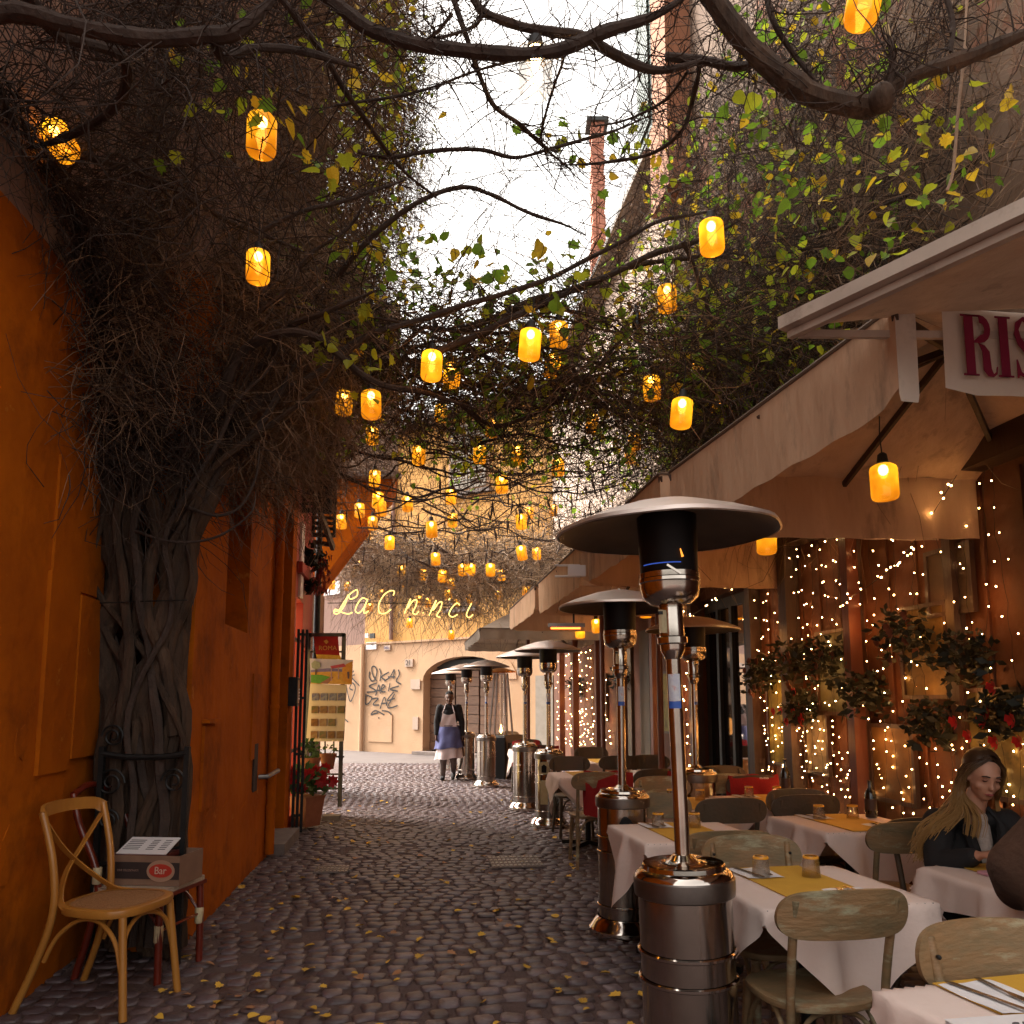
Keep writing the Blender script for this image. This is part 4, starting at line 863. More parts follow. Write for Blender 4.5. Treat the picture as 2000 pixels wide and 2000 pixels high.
# thinner hanging vines beyond, seen against the yellow house
n = 420; y = U(n, 8.8, 15); S = np.stack([-1.40 + SL * y + U(n, .2, 5.0), y, U(n, 3.9, 5.3)], 1)
twigs('twigs', S, np.stack([U(n, -1, 1), U(n, -.5, .5), U(n, -1.0, .5)], 1), U(n, .5, 1.5), BARKD, cv, (.0022, .0042), .34, .06, 7)
n = 170; y = U(n, 9, 17); S = np.stack([-1.40 + SL * y + U(n, .4, 4.6), y, U(n, 3.7, 4.8)], 1)    # seed pods
P = walk(S, np.stack([U(n, -.15, .15), U(n, -.15, .15), -np.ones(n)], 1), U(n, .16, .30), 5, .08)
rad = np.array([.003, .010, .013, .010, .002])[None] * U(n, .7, 1.2)[:, None]; V, F = tubes(P, rad, 4); arrays('seed_pods', V, F, BARKD, cv, 'stuff')
# far dry thicket
n = 3600; t = rng.random(n); y = U(n, 14.2, 18.5); zc = 4.55 + .10 * (y - 16) - .35 * np.sin(np.pi * t)
S = np.stack([-1.6 + SL * y + 5.4 * t, y, zc + rng.normal(0, .30, n)], 1)
twigs('twigs', S, np.stack([U(n, -1, 1), U(n, -.6, .6), rng.normal(-.2, .4, n)], 1), U(n, .5, 1.4), TWIGF, fv, (.005, .010), .34, .05)
S2 = S[::3] + rng.normal(0, .15, (len(S[::3]), 3)); n = len(S2)
twigs('twigs', S2, np.stack([U(n, -1, 1), U(n, -.6, .6), rng.normal(-.2, .4, n)], 1), U(n, .5, 1.4), BARKD, fv, (.004, .008), .34, .05)
n = 500; y = U(n, 14.5, 19); S = np.stack([-1.4 + SL * y + U(n, 0, 4.4), y, U(n, 3.2, 4.4)], 1)
twigs('twigs', S, np.stack([U(n, -.4, .4), U(n, -.3, .3), -np.ones(n)], 1), U(n, .4, 1.3), BARKD, fv, (.0025, .004), .30, .1)
# right wall ivy
n = 9000; S = wallpts(n, (4.9, 10.6), (3.2, 8.2), 1, .75); zc = 4.1 + .12 * (S[:, 1] - 5); keep = rng.random(n) < np.exp(-((S[:, 2] - zc) / 1.5) ** 2) * np.clip((S[:, 1] - 4.4) / 1.6, .15, 1) + .10; S = S[keep]; n = len(S)
twigs('twigs', S, np.stack([U(n, -.8, .3), U(n, -1, 1), U(n, -.9, .6)], 1), U(n, .4, 1.2), TWIG, rv, (.002, .0042), .36, .05)
n = 1300; S = wallpts(n, (5.0, 10.8), (3.2, 7.5), 1, 1.3, .8)
twigs('twigs', S, np.stack([U(n, -1, .3), U(n, -1, 1), U(n, -.5, .8)], 1), U(n, .5, 1.4), BARKD, rv, (.002, .004), .34, .03)
n = 3000; S = wallpts(n, (4.6, 9.8), (4.2, 8.6), 1, .5)
twigs('twigs', S, np.stack([U(n, -.4, .2), U(n, -1, 1), U(n, -.9, .7)], 1), U(n, .5, 1.4), BARKD, rv, (.002, .0045), .34, .04)
n = 500; S = wallpts(n, (3.0, 5.2), (3.6, 6.0), 1, .9)
twigs('twigs', S, np.stack([U(n, -1, .3), U(n, -1, 1), U(n, -.5, .8)], 1), U(n, .4, 1.1), TWIG, rv, (.0015, .003), .36, .03)

# short spurs along the thick branches
for par in (lv, rv, cv):
    Q = [P for q, P in PATHS if q is par]; S = []; D = []
    for P in Q:
        for i in range(1, len(P) - 1):
            for _ in range(2 if par is not lv or P[i].z > 3.2 else 0):
                t_ = (P[i + 1] - P[i - 1]).normalized(); r_ = Vector((rng.normal(), rng.normal(), rng.normal())); r_ = (r_ - t_ * r_.dot(t_)).normalized(); S.append(tuple(P[i].lerp(P[i + 1], rng.random()))); D.append(tuple(r_ + t_ * rng.normal(0, .8)))
    S, D = np.array(S), np.array(D); n = len(S); print('spurs', n)
    twigs('twigs', S, D, .05 + .35 * rng.random(n) ** 2.2, BARKD, par, (.0016, .0040), .25, 0, 5)
# ---- leaves: those that show largest are parts, the rest one mass per vine
R.seed(21)
def spread(parent, n, box, size, cond=None, kind=None):
    k = 0
    while k < n:
        u, v, Y = R.uniform(*box[0]), R.uniform(*box[1]), R.uniform(*box[2])
        if cond and not cond(u, v): continue
        c = at(u, v, Y); m_ = R.randint(1, 4)
        for _ in range(m_):
            leaf(c + Vector((R.gauss(0, .07), R.gauss(0, .07), R.gauss(0, .06))), R.uniform(*size), parent, kind); k += 1
spread(rv, 120, ((1180, 1980), (190, 560), (3.6, 5.6)), (.04, .085), lambda u, v: v < 560 - .22 * abs(u - 1500))
spread(rv, 34, ((1440, 2000), (150, 420), (3.0, 4.2)), (.05, .085))
spread(lv, 90, ((280, 820), (0, 340), (3.2, 4.8)), (.04, .08))
spread(lv, 26, ((600, 760), (620, 760), (4.6, 5.6)), (.05, .09), None, 1)
spread(cv, 84, ((680, 1120), (470, 640), (4.4, 6.0)), (.05, .10))
spread(cv, 18, ((850, 1260), (200, 460), (3.6, 5.2)), (.045, .08))
n = 1900; S = wallpts(n, (4.4, 9.8), (3.7, 7.4), 1, 1.2, .8); leaves('leaves', S, (.04, .09), rv)
n = 900; y = U(n, 4.3, 10.5); z = U(n, 4.4, 10.5); leaves('leaves', np.stack([-1.4 + SL * y + U(n, .5, 1.3), y, z], 1), (.04, .09), lv, (.3, .4, .3))
n = 900; y = U(n, 5.4, 8.8); f = rng.random(n); leaves('leaves', np.stack([-1.40 + SL * y + 5.0 * f, y, 4.6 - .3 * np.sin(np.pi * f) + rng.normal(0, .22, n)], 1), (.05, .10), cv, (.5, .38, .12))
n = 130; y = U(n, 8.8, 12.5); leaves('leaves', np.stack([-1.40 + SL * y + U(n, 1.6, 4.6), y, U(n, 4.1, 5.3)], 1), (.05, .11), cv, (.6, .3, .1))

n = 1400; y = U(n, 5.4, 8.6); leaves('leaves', np.stack([U(n, -.6, 2.3), y, U(n, 3.9, 4.9)], 1), (.05, .11), cv, (.45, .42, .13))
# ---- fallen leaves on the cobbles
R.seed(33)
FL = []
for mt in DEADLEAF:
    for k in range(3):
        me = LEAFM[k % 2].copy(); me.name = 'fallen_leaf'; me.materials.clear(); me.materials.append(mt); FL.append(me)
cnt = 0
while cnt < 230:
    y = 3.75 + 9.5 * R.random() ** 1.7; x = R.choice((R.uniform(lw(y) + .05, lw(y) + 1.1), R.uniform(-.9, .75), R.uniform(lw(y) + .05, .75)))
    if abs(x / y) > .64: continue
    o = bpy.data.objects.new('fallen_leaf', R.choices(FL, (4, 4, 4, 1, 1, 1))[0]); col.objects.link(o)
    o.location = (x, y, .016); o.rotation_euler = (R.gauss(.12, .15), R.gauss(0, .2), R.uniform(0, 6.28)); o.scale = (R.uniform(.030, .062),) * 3
    tag(o, 'small curled yellow fallen leaf lying on the dark cobbles of the lane', 'leaf', 'fallen leaves scattered on the cobbles'); cnt += 1
# =================================================================== lanterns
JW = .14
def make_lantern():
    t = thing('jar_lantern', 'x', 'lantern', (0, 0, 0), 0, 'amber jar lanterns strung over the lane')
    r = JW / 2
    pr = [(.001, -.098), (r * .72, -.098), (r * .92, -.090), (r, -.074), (r, .068), (r * .93, .084), (r * .66, .096), (r * .50, .100)]
    MB().lathe(pr, 18).build('jar', JAR, t)
    MB().ball((0, 0, .066), (.026, .026, .030), 10, 6).build('bulb', BULB, t)
    s_ = MB().lathe([(.030, .098), (.034, .104), (.030, .112), (.024, .150), (.012, .160), (.001, .160)], 10).build('socket', RUBBER, t)
    MB().tube([(0, 0, .155), (.004, .002, .25), (-.003, 0, .36)], .0035, 5).build('cord', RUBBER, t)
    return t
lan0 = make_lantern()
LN = [(117, 275, 57, 'tilted amber jar lantern against the vine at the far left edge', .5), (511, 264, 62, 'large amber jar lantern high on the left in front of the dry ivy', 0), (504, 521, 49, 'amber jar lantern below the large one on the left ivy', 0),
      (1687, 4, 72, 'amber jar lantern cut off by the top edge, upper right', .2), (1390, 463, 50, 'amber jar lantern highest on the right of the pale sky', 0), (1303, 583, 40, 'amber jar lantern just left of the highest right lantern, lower down', 0),
      (1035, 673, 45, 'chipped bright amber jar lantern at the centre of the canopy, left of a pair', .12), (1091, 654, 38, 'dark veined amber jar lantern at the centre of the canopy, right of a pair', 0), (1079, 714, 33, 'amber jar lantern leaning under the central pair', -.15)]
rest = [(1367, 719, 29), (1273, 758, 35), (1331, 807, 44), (1403, 800, 27), (843, 714, 42), (882, 733, 34), (697, 678, 27), (725, 790, 41), (672, 787, 35), (572, 776, 20), (861, 807, 22), (727, 851, 22), (962, 836, 23), (1156, 827, 26), (1239, 863, 25), (1231, 890, 20),
        (818, 889, 27), (937, 888, 27), (1012, 889, 26), (1090, 913, 22), (732, 934, 20), (980, 946, 22), (881, 970, 19), (796, 984, 19), (738, 977, 20), (744, 993, 19), (702, 997, 18), (667, 1019, 18), (884, 1016, 17), (1034, 1002, 15), (1018, 1019, 19), (1081, 997, 14),
        (843, 1034, 20), (728, 1022, 17), (716, 1044, 14), (761, 1060, 17), (1019, 1080, 18), (1048, 1081, 15), (851, 1092, 16), (701, 1104, 13), (693, 1118, 12), (648, 1142, 11), (679, 1145, 11), (758, 1123, 12), (784, 1115, 14), (784, 1139, 12), (827, 1123, 14), (864, 1125, 15), (881, 1139, 14),
        (876, 1160, 13), (903, 1113, 15), (920, 1112, 15), (958, 1113, 16), (966, 1121, 13), (979, 1123, 14), (975, 1139, 11), (974, 1163, 12), (746, 1160, 10), (819, 1172, 10), (836, 1177, 11), (892, 1176, 10), (917, 1170, 11), (1027, 1155, 13), (1025, 1168, 11), (1069, 1147, 13),
        (722, 1186, 9), (800, 1217, 9), (881, 1240, 10)]
under = [(1727, 942, 52, 'amber lantern on a cord under the near parasol corner', 0), (1497, 1056, 38, 'amber lantern half hidden by the rim of the nearest heater hood', 0), (1389, 1098, 27, 'amber lantern just right of the nearest heater burner', 0),
         (1261, 1190, 21, 'amber lantern hanging right of the second heater burner', 0), (1165, 1223, 17, 'amber lantern left of the second heater under a parasol', 0), (1133, 1234, 16, 'small amber lantern beside the red glow under the farther parasol', 0)]
bands = [(0, 720, 'in the upper tangle of the canopy'), (720, 860, 'in the row under the leafy canopy'), (860, 960, 'in the row before the shuttered window'), (960, 1030, 'in the row level with the orange bracket'), (1030, 1100, 'in the row above the dry thicket'), (1100, 1150, 'in the row along the dry thicket'), (1150, 1260, 'in the lowest far row by the neon sign')]
for lo, hi, ph in bands:
    q = sorted([r for r in rest if lo <= r[1] < hi]); c = len(q)
    for k, (u, v, w_) in enumerate(q):
        LN.append((u, v, w_, f'amber jar lantern {ph}, {ordinal(k)} from the left', R.gauss(0, .07)))
LANP = []
for i, (u, v, w_, lab, tilt) in enumerate(LN + under):
    Y = JW * FPX / w_ * (R.uniform(.97, 1.03) if w_ > 25 else 1); p = at(u, v, Y)
    if Y > 19.5: Y = 19.5; p = at(u, v, Y)
    o = lan0 if i == 0 else copy_tree(lan0)
    o.location = p; o['label'] = lab; o.rotation_euler = (R.gauss(0, .04), tilt if i else -.5, R.uniform(0, 6)) if i not in (0,) else (0.0, -.55, 0)
    if w_ < 24: o.scale = (1.15,) * 3
    LANP.append(p)
# clear jar washed out by the sky
t = thing('clear_jar_lantern', 'clear glass jar lantern glowing against the white sky', 'lantern', at(1046, 140, 2.95), 0)
pr = [(.001, -.098), (.052, -.098), (.068, -.08), (.07, .06), (.062, .084), (.035, .1)]
MB().lathe(pr, 18).build('jar', GLASS, t); MB().ball((0, 0, .06), (.022, .022, .034), 10, 6).build('bulb', BULB, t)
MB().lathe([(.030, .098), (.034, .104), (.028, .150), (.001, .155)], 10).build('socket', RUBBER, t)
# cables
cabs = [((600, 985, 11.5), (760, 975, 12), (880, 945, 12.5), (1060, 905, 12), 'cable crossing the lane from the dark shutters to the right canopy'), ((760, 840, 7.5), (830, 860, 8), (960, 868, 8.2), (1090, 850, 8), 'black light cable before the grey shuttered window'),
        ((620, 1000, 11), (800, 990, 12), (1000, 975, 12.5), (1130, 955, 12), 'second light cable just below the first across the lane'), ((640, 1010, 12), (700, 1045, 14), (800, 1085, 15), (960, 1115, 16), 'light cable slanting down from the orange bracket'),
        ((820, 1190, 18), (960, 1220, 19), (1100, 1245, 19), (1180, 1262, 18), 'low cable over the arched door'), ((780, 790, 6.5), (860, 850, 9), (940, 1020, 12), (1100, 985, 12), 'light cable drooping below the leafy canopy')]
for a, b, c, d_, lab in cabs:
    tag(MB().tube(spline(px(a, b, c, d_), 8), .006, 5).build('light_cable', RUBBER, fix=False), lab, 'cable', 'light cables over the lane')

# =================================================================== neon sign
ns = thing('neon_sign', 'yellow neon script sign reading La Canonica with dead letters', 'neon sign', at(780, 1180, 13.9))
LT = {'L': [(654, 1194), (662, 1192), (672, 1176), (684, 1160), (697, 1152), (697, 1164), (684, 1170), (680, 1162), (674, 1180), (662, 1197), (653, 1198), (655, 1190), (668, 1196), (680, 1199), (688, 1196)],
      'a': [(718, 1172), (708, 1168), (698, 1180), (694, 1193), (701, 1197), (710, 1188), (718, 1170), (711, 1190), (712, 1198), (720, 1193)],
      'C': [(768, 1163), (770, 1155), (762, 1154), (750, 1162), (740, 1180), (741, 1196), (752, 1198), (764, 1190)],
      'n': [(790, 1198), (798, 1178), (802, 1170), (796, 1188), (806, 1174), (814, 1172), (812, 1184), (806, 1196), (812, 1200), (818, 1194)],
      'o': [(826, 1196), (826.6, 1197.5)], 'n2': [(838, 1202), (848, 1180), (852, 1173), (846, 1192), (856, 1178), (863, 1176), (860, 1190), (853, 1202), (860, 1206)],
      'i': [(879, 1168), (876, 1172)], 'c': [(898, 1182), (892, 1178), (882, 1188), (877, 1200), (884, 1205), (894, 1200)], 'a2': [(921, 1178), (914, 1192), (911, 1202), (917, 1206), (924, 1200)]}
for k, pts in LT.items():
    MB().tube(spline(px(*[(u, v, 13.9) for u, v in pts]), 5), .0105, 6).build('letter', NEON, ns, world=True, fix=False)
MB().tube(spline(px((640, 1178, 13.95), (780, 1178, 13.95), (930, 1186, 13.95)), 4), .008, 5).build('support_wire', IRON, ns, world=True, fix=False)

# =================================================================== patio heaters
def make_heater(kind=0):
    t = thing('patio_heater', 'x', 'patio heater', (0, 0, 0), 0, 'steel mushroom patio heaters along the tables')
    b = MB().lathe([(.001, .0), (.250, .0), (.255, .012), (.250, .045), (.238, .055), (.215, .085), (.196, .105), (.19, .11)], 40).build('base_ring', CHROME, t)
    tk = MB().lathe([(.179, .105), (.186, .11), (.186, .17)], 40).build('tank_housing', STEEL, t)
    tk.data.materials.clear(); me = tk.data
    m = MB().lathe([(.179, .105), (.179, .500)], 40).lathe([(.179, .512), (.179, .590)], 40).lathe([(.179, .602), (.179, .80)], 40)
    bpy.data.objects.remove(tk)
    body = m.build('tank_housing', STEEL, t)
    for z in (.506, .596, .18): MB().lathe([(.184, -.008), (.190, -.004), (.190, .004), (.184, .008)], 40, (0, 0, z)).build('ring_bead', CHROME, body)
    MB().lathe([(.184, .775), (.193, .78), (.195, .80), (.195, .835), (.190, .84)], 40).build('lid_band', STEELD, t)
    MB().lathe([(.190, .838), (.186, .850), (.170, .862), (.162, .866), (.160, .880), (.155, .884), (.10, .884), (.055, .893), (.04, .91), (.03, .912)], 40).build('lid', CHROME, t)
    MB().tube([(0, 0, .90), (0, 0, 1.72)], .0275, 20, False).build('pole', steel('pole_steel', (.55, .47, .40), .20), t)
    MB().lathe([(.028, 1.66), (.044, 1.69), (.046, 1.70), (.046, 1.865), (.04, 1.88)], 24).build('sleeve', STEEL, t)
    MB().lathe([(.047, 1.715), (.056, 1.72), (.056, 1.742), (.047, 1.747)], 24).build('collar', CHROME, t)
    bw = MB().lathe([(.045, 1.862), (.075, 1.868), (.104, 1.893), (.112, 1.93), (.112, 1.985), (.105, 1.99)], 32).build('burner_bowl', STEEL, t)
    MB().lathe([(.1115, 1.945), (.116, 1.95), (.116, 1.962), (.1115, 1.966)], 32).build('seam', CHROME, bw)
    MB().lathe([(.104, 1.985), (.108, 1.99), (.113, 2.205), (.10, 2.21)], 32).build('burner_screen', BLACKM, t)
    sc_ = lambda a, i: 1 + (.012 * math.cos(a * 8) if 2 <= i <= 6 else 0)
    hood = MB().lathe([(.001, 2.268), (.06, 2.264), (.17, 2.242), (.31, 2.196), (.414, 2.153), (.422, 2.138), (.415, 2.134)], 48, mod=sc_).build('hood', ALU, t)
    MB().lathe([(.413, 2.135), (.403, 2.148), (.30, 2.188), (.15, 2.232), (.001, 2.256)], 48).build('hood_lining', pm('dark_hood_lining', (.085, .058, .042), (.05, .034, .026), scale=4, rough=.55, metal=.35), hood)  # lining coloured much darker than the outer side of the hood
    for k in range(3):
        a = k * 2 * PI / 3 + .6; MB().tube([(.095 * math.cos(a), .095 * math.sin(a), 2.22), (.095 * math.cos(a), .095 * math.sin(a), 2.24)], .005, 6).build('hood_post', STEELD, t)
    MB().ball((0, 0, 2.272), (.012, .012, .008), 8, 5).build('hood_nut', CHROME, hood)
    a0 = -PI / 2 + .05
    def patch(r, a, wd, z0, z1): return MB().add([(r * math.cos(a + wd * (i / 6 - .5)), r * math.sin(a + wd * (i / 6 - .5)), z) for i in range(7) for z in (z0, z1)], [(2 * i, 2 * i + 2, 2 * i + 3, 2 * i + 1) for i in range(6)])
    st = patch(.0285, a0 - .3, 1.7, 1.505, 1.605).build('sticker', pm('printed_sticker', (.60, .60, .62), (.45, .46, .55), scale=60, rough=.4, c3=(.55, .25, .25), s3=30), t, fix=False)
    patch(.0287, a0 - .3, 1.7, 1.478, 1.504).build('sticker_band', pm('blue_sticker', (.03, .10, .42), rough=.4), t, fix=False)
    MB().box((-.040, -.042, 1.80), (.035, .012, .085), .75).build('control_plate', BINDING, t, smooth=False)
    MB().lathe([(.001, 0), (.010, 0), (.010, .012), (.001, .012)], 10, (-.05, -.05, 1.825)).build('control_knob', RUBBER, t)
    for ch in t.children:
        if ch.name.split('.')[0] in ('base_ring', 'tank_housing', 'lid_band', 'lid'): ch.scale = (.93, .93, 1.045)
    return t
h0 = make_heater()
HT = [((.645, 3.0), 'nearest steel patio heater, cut off at the bottom edge', 0), ((.738, 5.45), 'steel patio heater standing just behind the nearest one', .3), ((.452, 10.0), 'steel patio heater with a torn paper tag on its tank', .1),
      ((.183, 11.5), 'steel patio heater left of the tagged one and farther back', .6), ((-.465, 14.6), 'steel patio heater to the right of the waiter', .2), ((-.90, 15.95), 'steel patio heater right behind the waiter', .5), ((-1.40, 18.2), 'most distant patio heater, its pole rising behind the waiter', .8),
      ((1.62, 7.15), 'patio heater among the inner tables with a glowing orange hood', 1.0)]
for i, ((x, y), lab, rz) in enumerate(HT):
    o = h0 if i == 0 else copy_tree(h0)
    o.location = (x, y, 0); o.rotation_euler = (0, 0, rz if i else 0); o['label'] = lab
    if i == 0: o.rotation_euler = (0, -.024, 0)
    PM[o.name] = Matrix.Translation((x, y, 0)); HT[i] = (x, y, o)
# blue flame line and spark of the nearest burner
x, y, o = HT[0]
MB().tube([(.109 * math.cos(a), .109 * math.sin(a), 2.012) for a in [PI * 1.12 + .45 * PI * i / 14 for i in range(15)]], .0022, 5).build('flame', em('blue_flame', (.10, .22, 1.0), .10, 'NONE'), o, fix=False)
MB().tube([(.030, -.114, 2.03), (.022, -.116, 2.06)], [.005, .002], 5).build('spark', em('orange_flame', (1, .3, .04), .5, 'NONE'), o, fix=False)
MB().box((-.005, -.1155, 1.985), (.06, .004, .008), M=Matrix.Rotation(.6, 3, 'Y')).build('wind_tab', CHROME, o, smooth=False)
# torn paper and label on the third heater
x, y, o = HT[2]; a = -PI / 2 - .45
PT = pm('aged_paper_tag', (.55, .45, .27), (.45, .36, .2), scale=9, rough=.8)
MB().prism([(-.06, -.07), (.055, -.06), (.07, .02), (.05, .085), (-.05, .08), (-.075, .01)], ((math.cos(a + PI / 2), math.sin(a + PI / 2), 0), (0, 0, 1)), (.19 * math.cos(a), .19 * math.sin(a), .70), (.004 * math.cos(a), .004 * math.sin(a), 0)).build('paper_patch', PT, o, smooth=False)
MB().prism([(-.03, -.045), (.03, -.045), (.035, .03), (0, .055), (-.03, .03)], ((math.cos(a + PI / 2), math.sin(a + PI / 2), 0), (0, 0, 1)), (.1945 * math.cos(a), .1945 * math.sin(a), .70), (.003 * math.cos(a), .003 * math.sin(a), 0)).build('tag_hole', BLACKM, o, smooth=False)
MB().prism([(-.045, -.14), (.045, -.14), (.045, .14), (-.045, .14)], ((math.cos(a + PI / 2), math.sin(a + PI / 2), 0), (0, 0, 1)), (.19 * math.cos(a), .19 * math.sin(a), .42), (.004 * math.cos(a), .004 * math.sin(a), 0)).build('paper_label', PT, o, smooth=False)
# dark air hole in the second heater's tank
x, y, o = HT[1]; MB().prism([(.05 * math.cos(q), .075 * math.sin(q)) for q in [2 * PI * i / 14 for i in range(14)]], ((math.cos(-1.9 + PI / 2), math.sin(-1.9 + PI / 2), 0), (0, 0, 1)), (.187 * math.cos(-1.9), .187 * math.sin(-1.9), .69), (.004 * math.cos(-1.9), .004 * math.sin(-1.9), 0)).build('air_hole', BLACKM, o, smooth=False)
# glass tube pyramid heater far off
pz = thing('pyramid_heater', 'slim pyramid patio heater with a glass tube and small flame', 'patio heater', (-.22, 16.2, 0), .3)
for sx in (-1, 1):
    for sy in (-1, 1): MB().beam((sx * .24, sy * .24, .1), (sx * .10, sy * .10, 2.08), .03, .03).build('leg', STEELD, pz, smooth=False)
MB().lathe([(.25, .0), (.25, .80), (.20, .85)], 4, close=True).build('cabinet', BLACKM, pz, smooth=False)
MB().lathe([(.06, .86), (.06, 2.05)], 16).build('glass_tube', GLASS, pz)
MB().lathe([(.001, 2.2), (.10, 2.18), (.30, 2.12), (.29, 2.10)], 24).build('hood', pm('copper_hood', (.55, .22, .05), rough=.4, metal=.8), pz)
MB().lathe([(.001, .88), (.02, .92), (.012, 1.0), (.001, 1.06)], 8).build('flame', em('tube_flame', (1, .6, .2), 8), pz)

# =================================================================== parasols
def ridge(P, n, amp, ph=0):
    """points along a straight hem with soft ripples pushed sideways"""
    a, b = Vector(P[0]), Vector(P[1]); t = (b - a).normalized(); q = Vector((-t.y, t.x, 0)); out = []
    for i in range(n + 1):
        f = i / n; p = a.lerp(b, f)
        out.append(p + q * amp * (math.sin(f * n * .9 + ph) * .6 + math.sin(f * n * .37 + ph * 2) * .8))
    return out
def parasol(name, label, C, za, drop, mat, amp=.02, pole=True, skip=(), vent=False):
    """C: four hem corners (near-left, near-right, far-right, far-left), za: apex height, drop: valance depth"""
    ctr = sum((Vector(c) for c in C), Vector()) / 4; t = thing(name, label, 'parasol', (ctr.x, ctr.y, 0), 0, 'beige canvas parasols over the tables')
    ap = Vector((ctr.x, ctr.y, za)); m = MB(); n = 12
    for k in range(4):
        a, b = Vector(C[k]), Vector(C[(k + 1) % 4]); o = len(m.v)
        for i in range(n + 1):
            for j in range(n + 1):
                s_ = i / n; f = j / n; p = ap.lerp(a.lerp(b, f), s_); p.z -= .10 * math.sin(PI * f) * s_ * (1.1 - s_) * 1.6
                p.z += .008 * math.sin(f * 21 + k) * s_; m.v.append(tuple(p))
        for i in range(n):
            for j in range(n): q = o + i * (n + 1) + j; m.f.append((q, q + 1, q + n + 2, q + n + 1))
    m.build('canopy', mat, t, world=True)
    for k in range(4):
        if k in skip: continue
        a, b = Vector(C[k]), Vector(C[(k + 1) % 4]); L_ = (b - a).length; n = max(16, int(L_ * 26))
        top = ridge((a, b), n, 0); v = MB(); rows = 7
        for r in range(rows + 1):
            f = r / rows; bot = ridge((a + Vector((0, 0, -drop * f)), b + Vector((0, 0, -drop * f))), n, amp * f, k * 1.7 + C[0][0] * 3)
            for i, p in enumerate(bot):
                e = i / n; rise = drop * .16 * f * math.exp(-((min(e, 1 - e)) / .03) ** 2) if f > .8 else 0
                v.v.append((p.x, p.y, p.z + rise + .004 * f * math.sin(i * .8 + k)))
        for r in range(rows):
            for i in range(n): q = r * (n + 1) + i; v.f.append((q, q + 1, q + n + 2, q + n + 1))
        v.build('valance', mat, t, world=True)
        MB().tube([a + Vector((0, 0, .006)), b + Vector((0, 0, .006))], .012, 6).build('hem_piping', pm('dark_piping', (.13, .09, .065), rough=.8), t, world=True, fix=False)
    for k in range(4):
        c = Vector(C[k]); MB().beam(ap + Vector((0, 0, -.10)), c + Vector((0, 0, -.035)), .025, .04).build('rib', DARKWOOD, t, world=True, smooth=False)
        mid = (Vector(C[k]) + Vector(C[(k + 1) % 4])) / 2; MB().beam(ap + Vector((0, 0, -.10)), mid + Vector((0, 0, -.06)), .022, .035).build('rib', DARKWOOD, t, world=True, smooth=False)
    if pole: MB().tube([(ctr.x, ctr.y, 0), (ctr.x, ctr.y, za)], .035, 12).build('pole', REDTIMB, t, world=True)
    return t
# nearest awning, a rigid-edged canvas board entering from the right
P0 = at(1532, 650, 3.05); P1 = P0 + Vector((.545, -.84, 0)) * 2.2; P2 = P1 + Vector((2.6, .1, .0)); P3 = Vector((P0.x + 2.6, P0.y + .05, P0.z))
aw = thing('rigid_edge_awning', 'nearest beige awning with a weathered white edge board, upper right', 'awning', (P0.x + 1.5, 2.3, 0), 0)
m = MB(); n = 10
for i in range(n + 1):
    for j in range(n + 1):
        p = P0.lerp(P3, i / n).lerp(P1.lerp(P2, i / n), j / n); p.z += .02 + .10 * math.sin(PI * i / n) - .02 * math.sin(PI * j / n); m.v.append(tuple(p))
for i in range(n):
    for j in range(n): q = i * (n + 1) + j; m.f.append((q, q + 1, q + n + 2, q + n + 1))
m.build('canopy', FABRIC, aw, world=True)
MB().beam(P0 + Vector((0, 0, .03)), P1 + Vector((0, 0, .03)), .075, .05).build('edge_board', BEAMW, aw, world=True, smooth=False)
MB().beam(P0 + Vector((.02, .0, -.012)), P1 + Vector((.02, 0, -.012)), .03, .028).build('edge_rail', BEAMW, aw, world=True, smooth=False)
MB().beam(P0 + Vector((.06, .01, .0)), P3 + Vector((0, .01, 0)), .02, .03).build('cross_rail', BEAMW, aw, world=True, smooth=False)

ZE, DR = 3.0, .40
def hem(u, v): p = atz(u, v, ZE); return p
def lanequad(xl, y0, y1, wd): return [(xl, y0, ZE), (xl + wd, y0 + wd * .124, ZE), (xl + wd + SL * (y1 - y0), y1 + wd * .124, ZE), (xl + SL * (y1 - y0), y1, ZE)]
pA = parasol('parasol', 'beige parasol with the maroon lettered valance', [(1.53, 3.03, ZE + .07), (3.55, 3.28, ZE + .07), (3.2, 5.0, 2.93), (.97, 4.78, 2.90)], 3.45, DR, FABRIC, .004, False, skip=(0,))
pB = parasol('parasol', 'beige parasol behind the nearest heater hood', lanequad(.98, 5.15, 7.35, 2.2), 3.42, DR, FABRIC, .007, False)
pC = parasol('parasol', 'beige parasol beyond the second heater, fringe of its valance striped with dirt', lanequad(.66, 7.5, 10.1, 2.3), 3.42, DR, FABRIC, .007)
pD = parasol('parasol', 'small beige parasol between the far heaters', lanequad(.30, 10.3, 13.0, 2.4), 3.35, DR * .85, FABRIC, .007)
pE = parasol('parasol', 'grey parasol farthest down the lane, before the arched door', [(-.55, 13.6, 2.75), (1.6, 13.9, 2.75), (1.2, 17.2, 2.75), (-1.0, 16.9, 2.75)], 3.4, .18, FABRICG, .02)
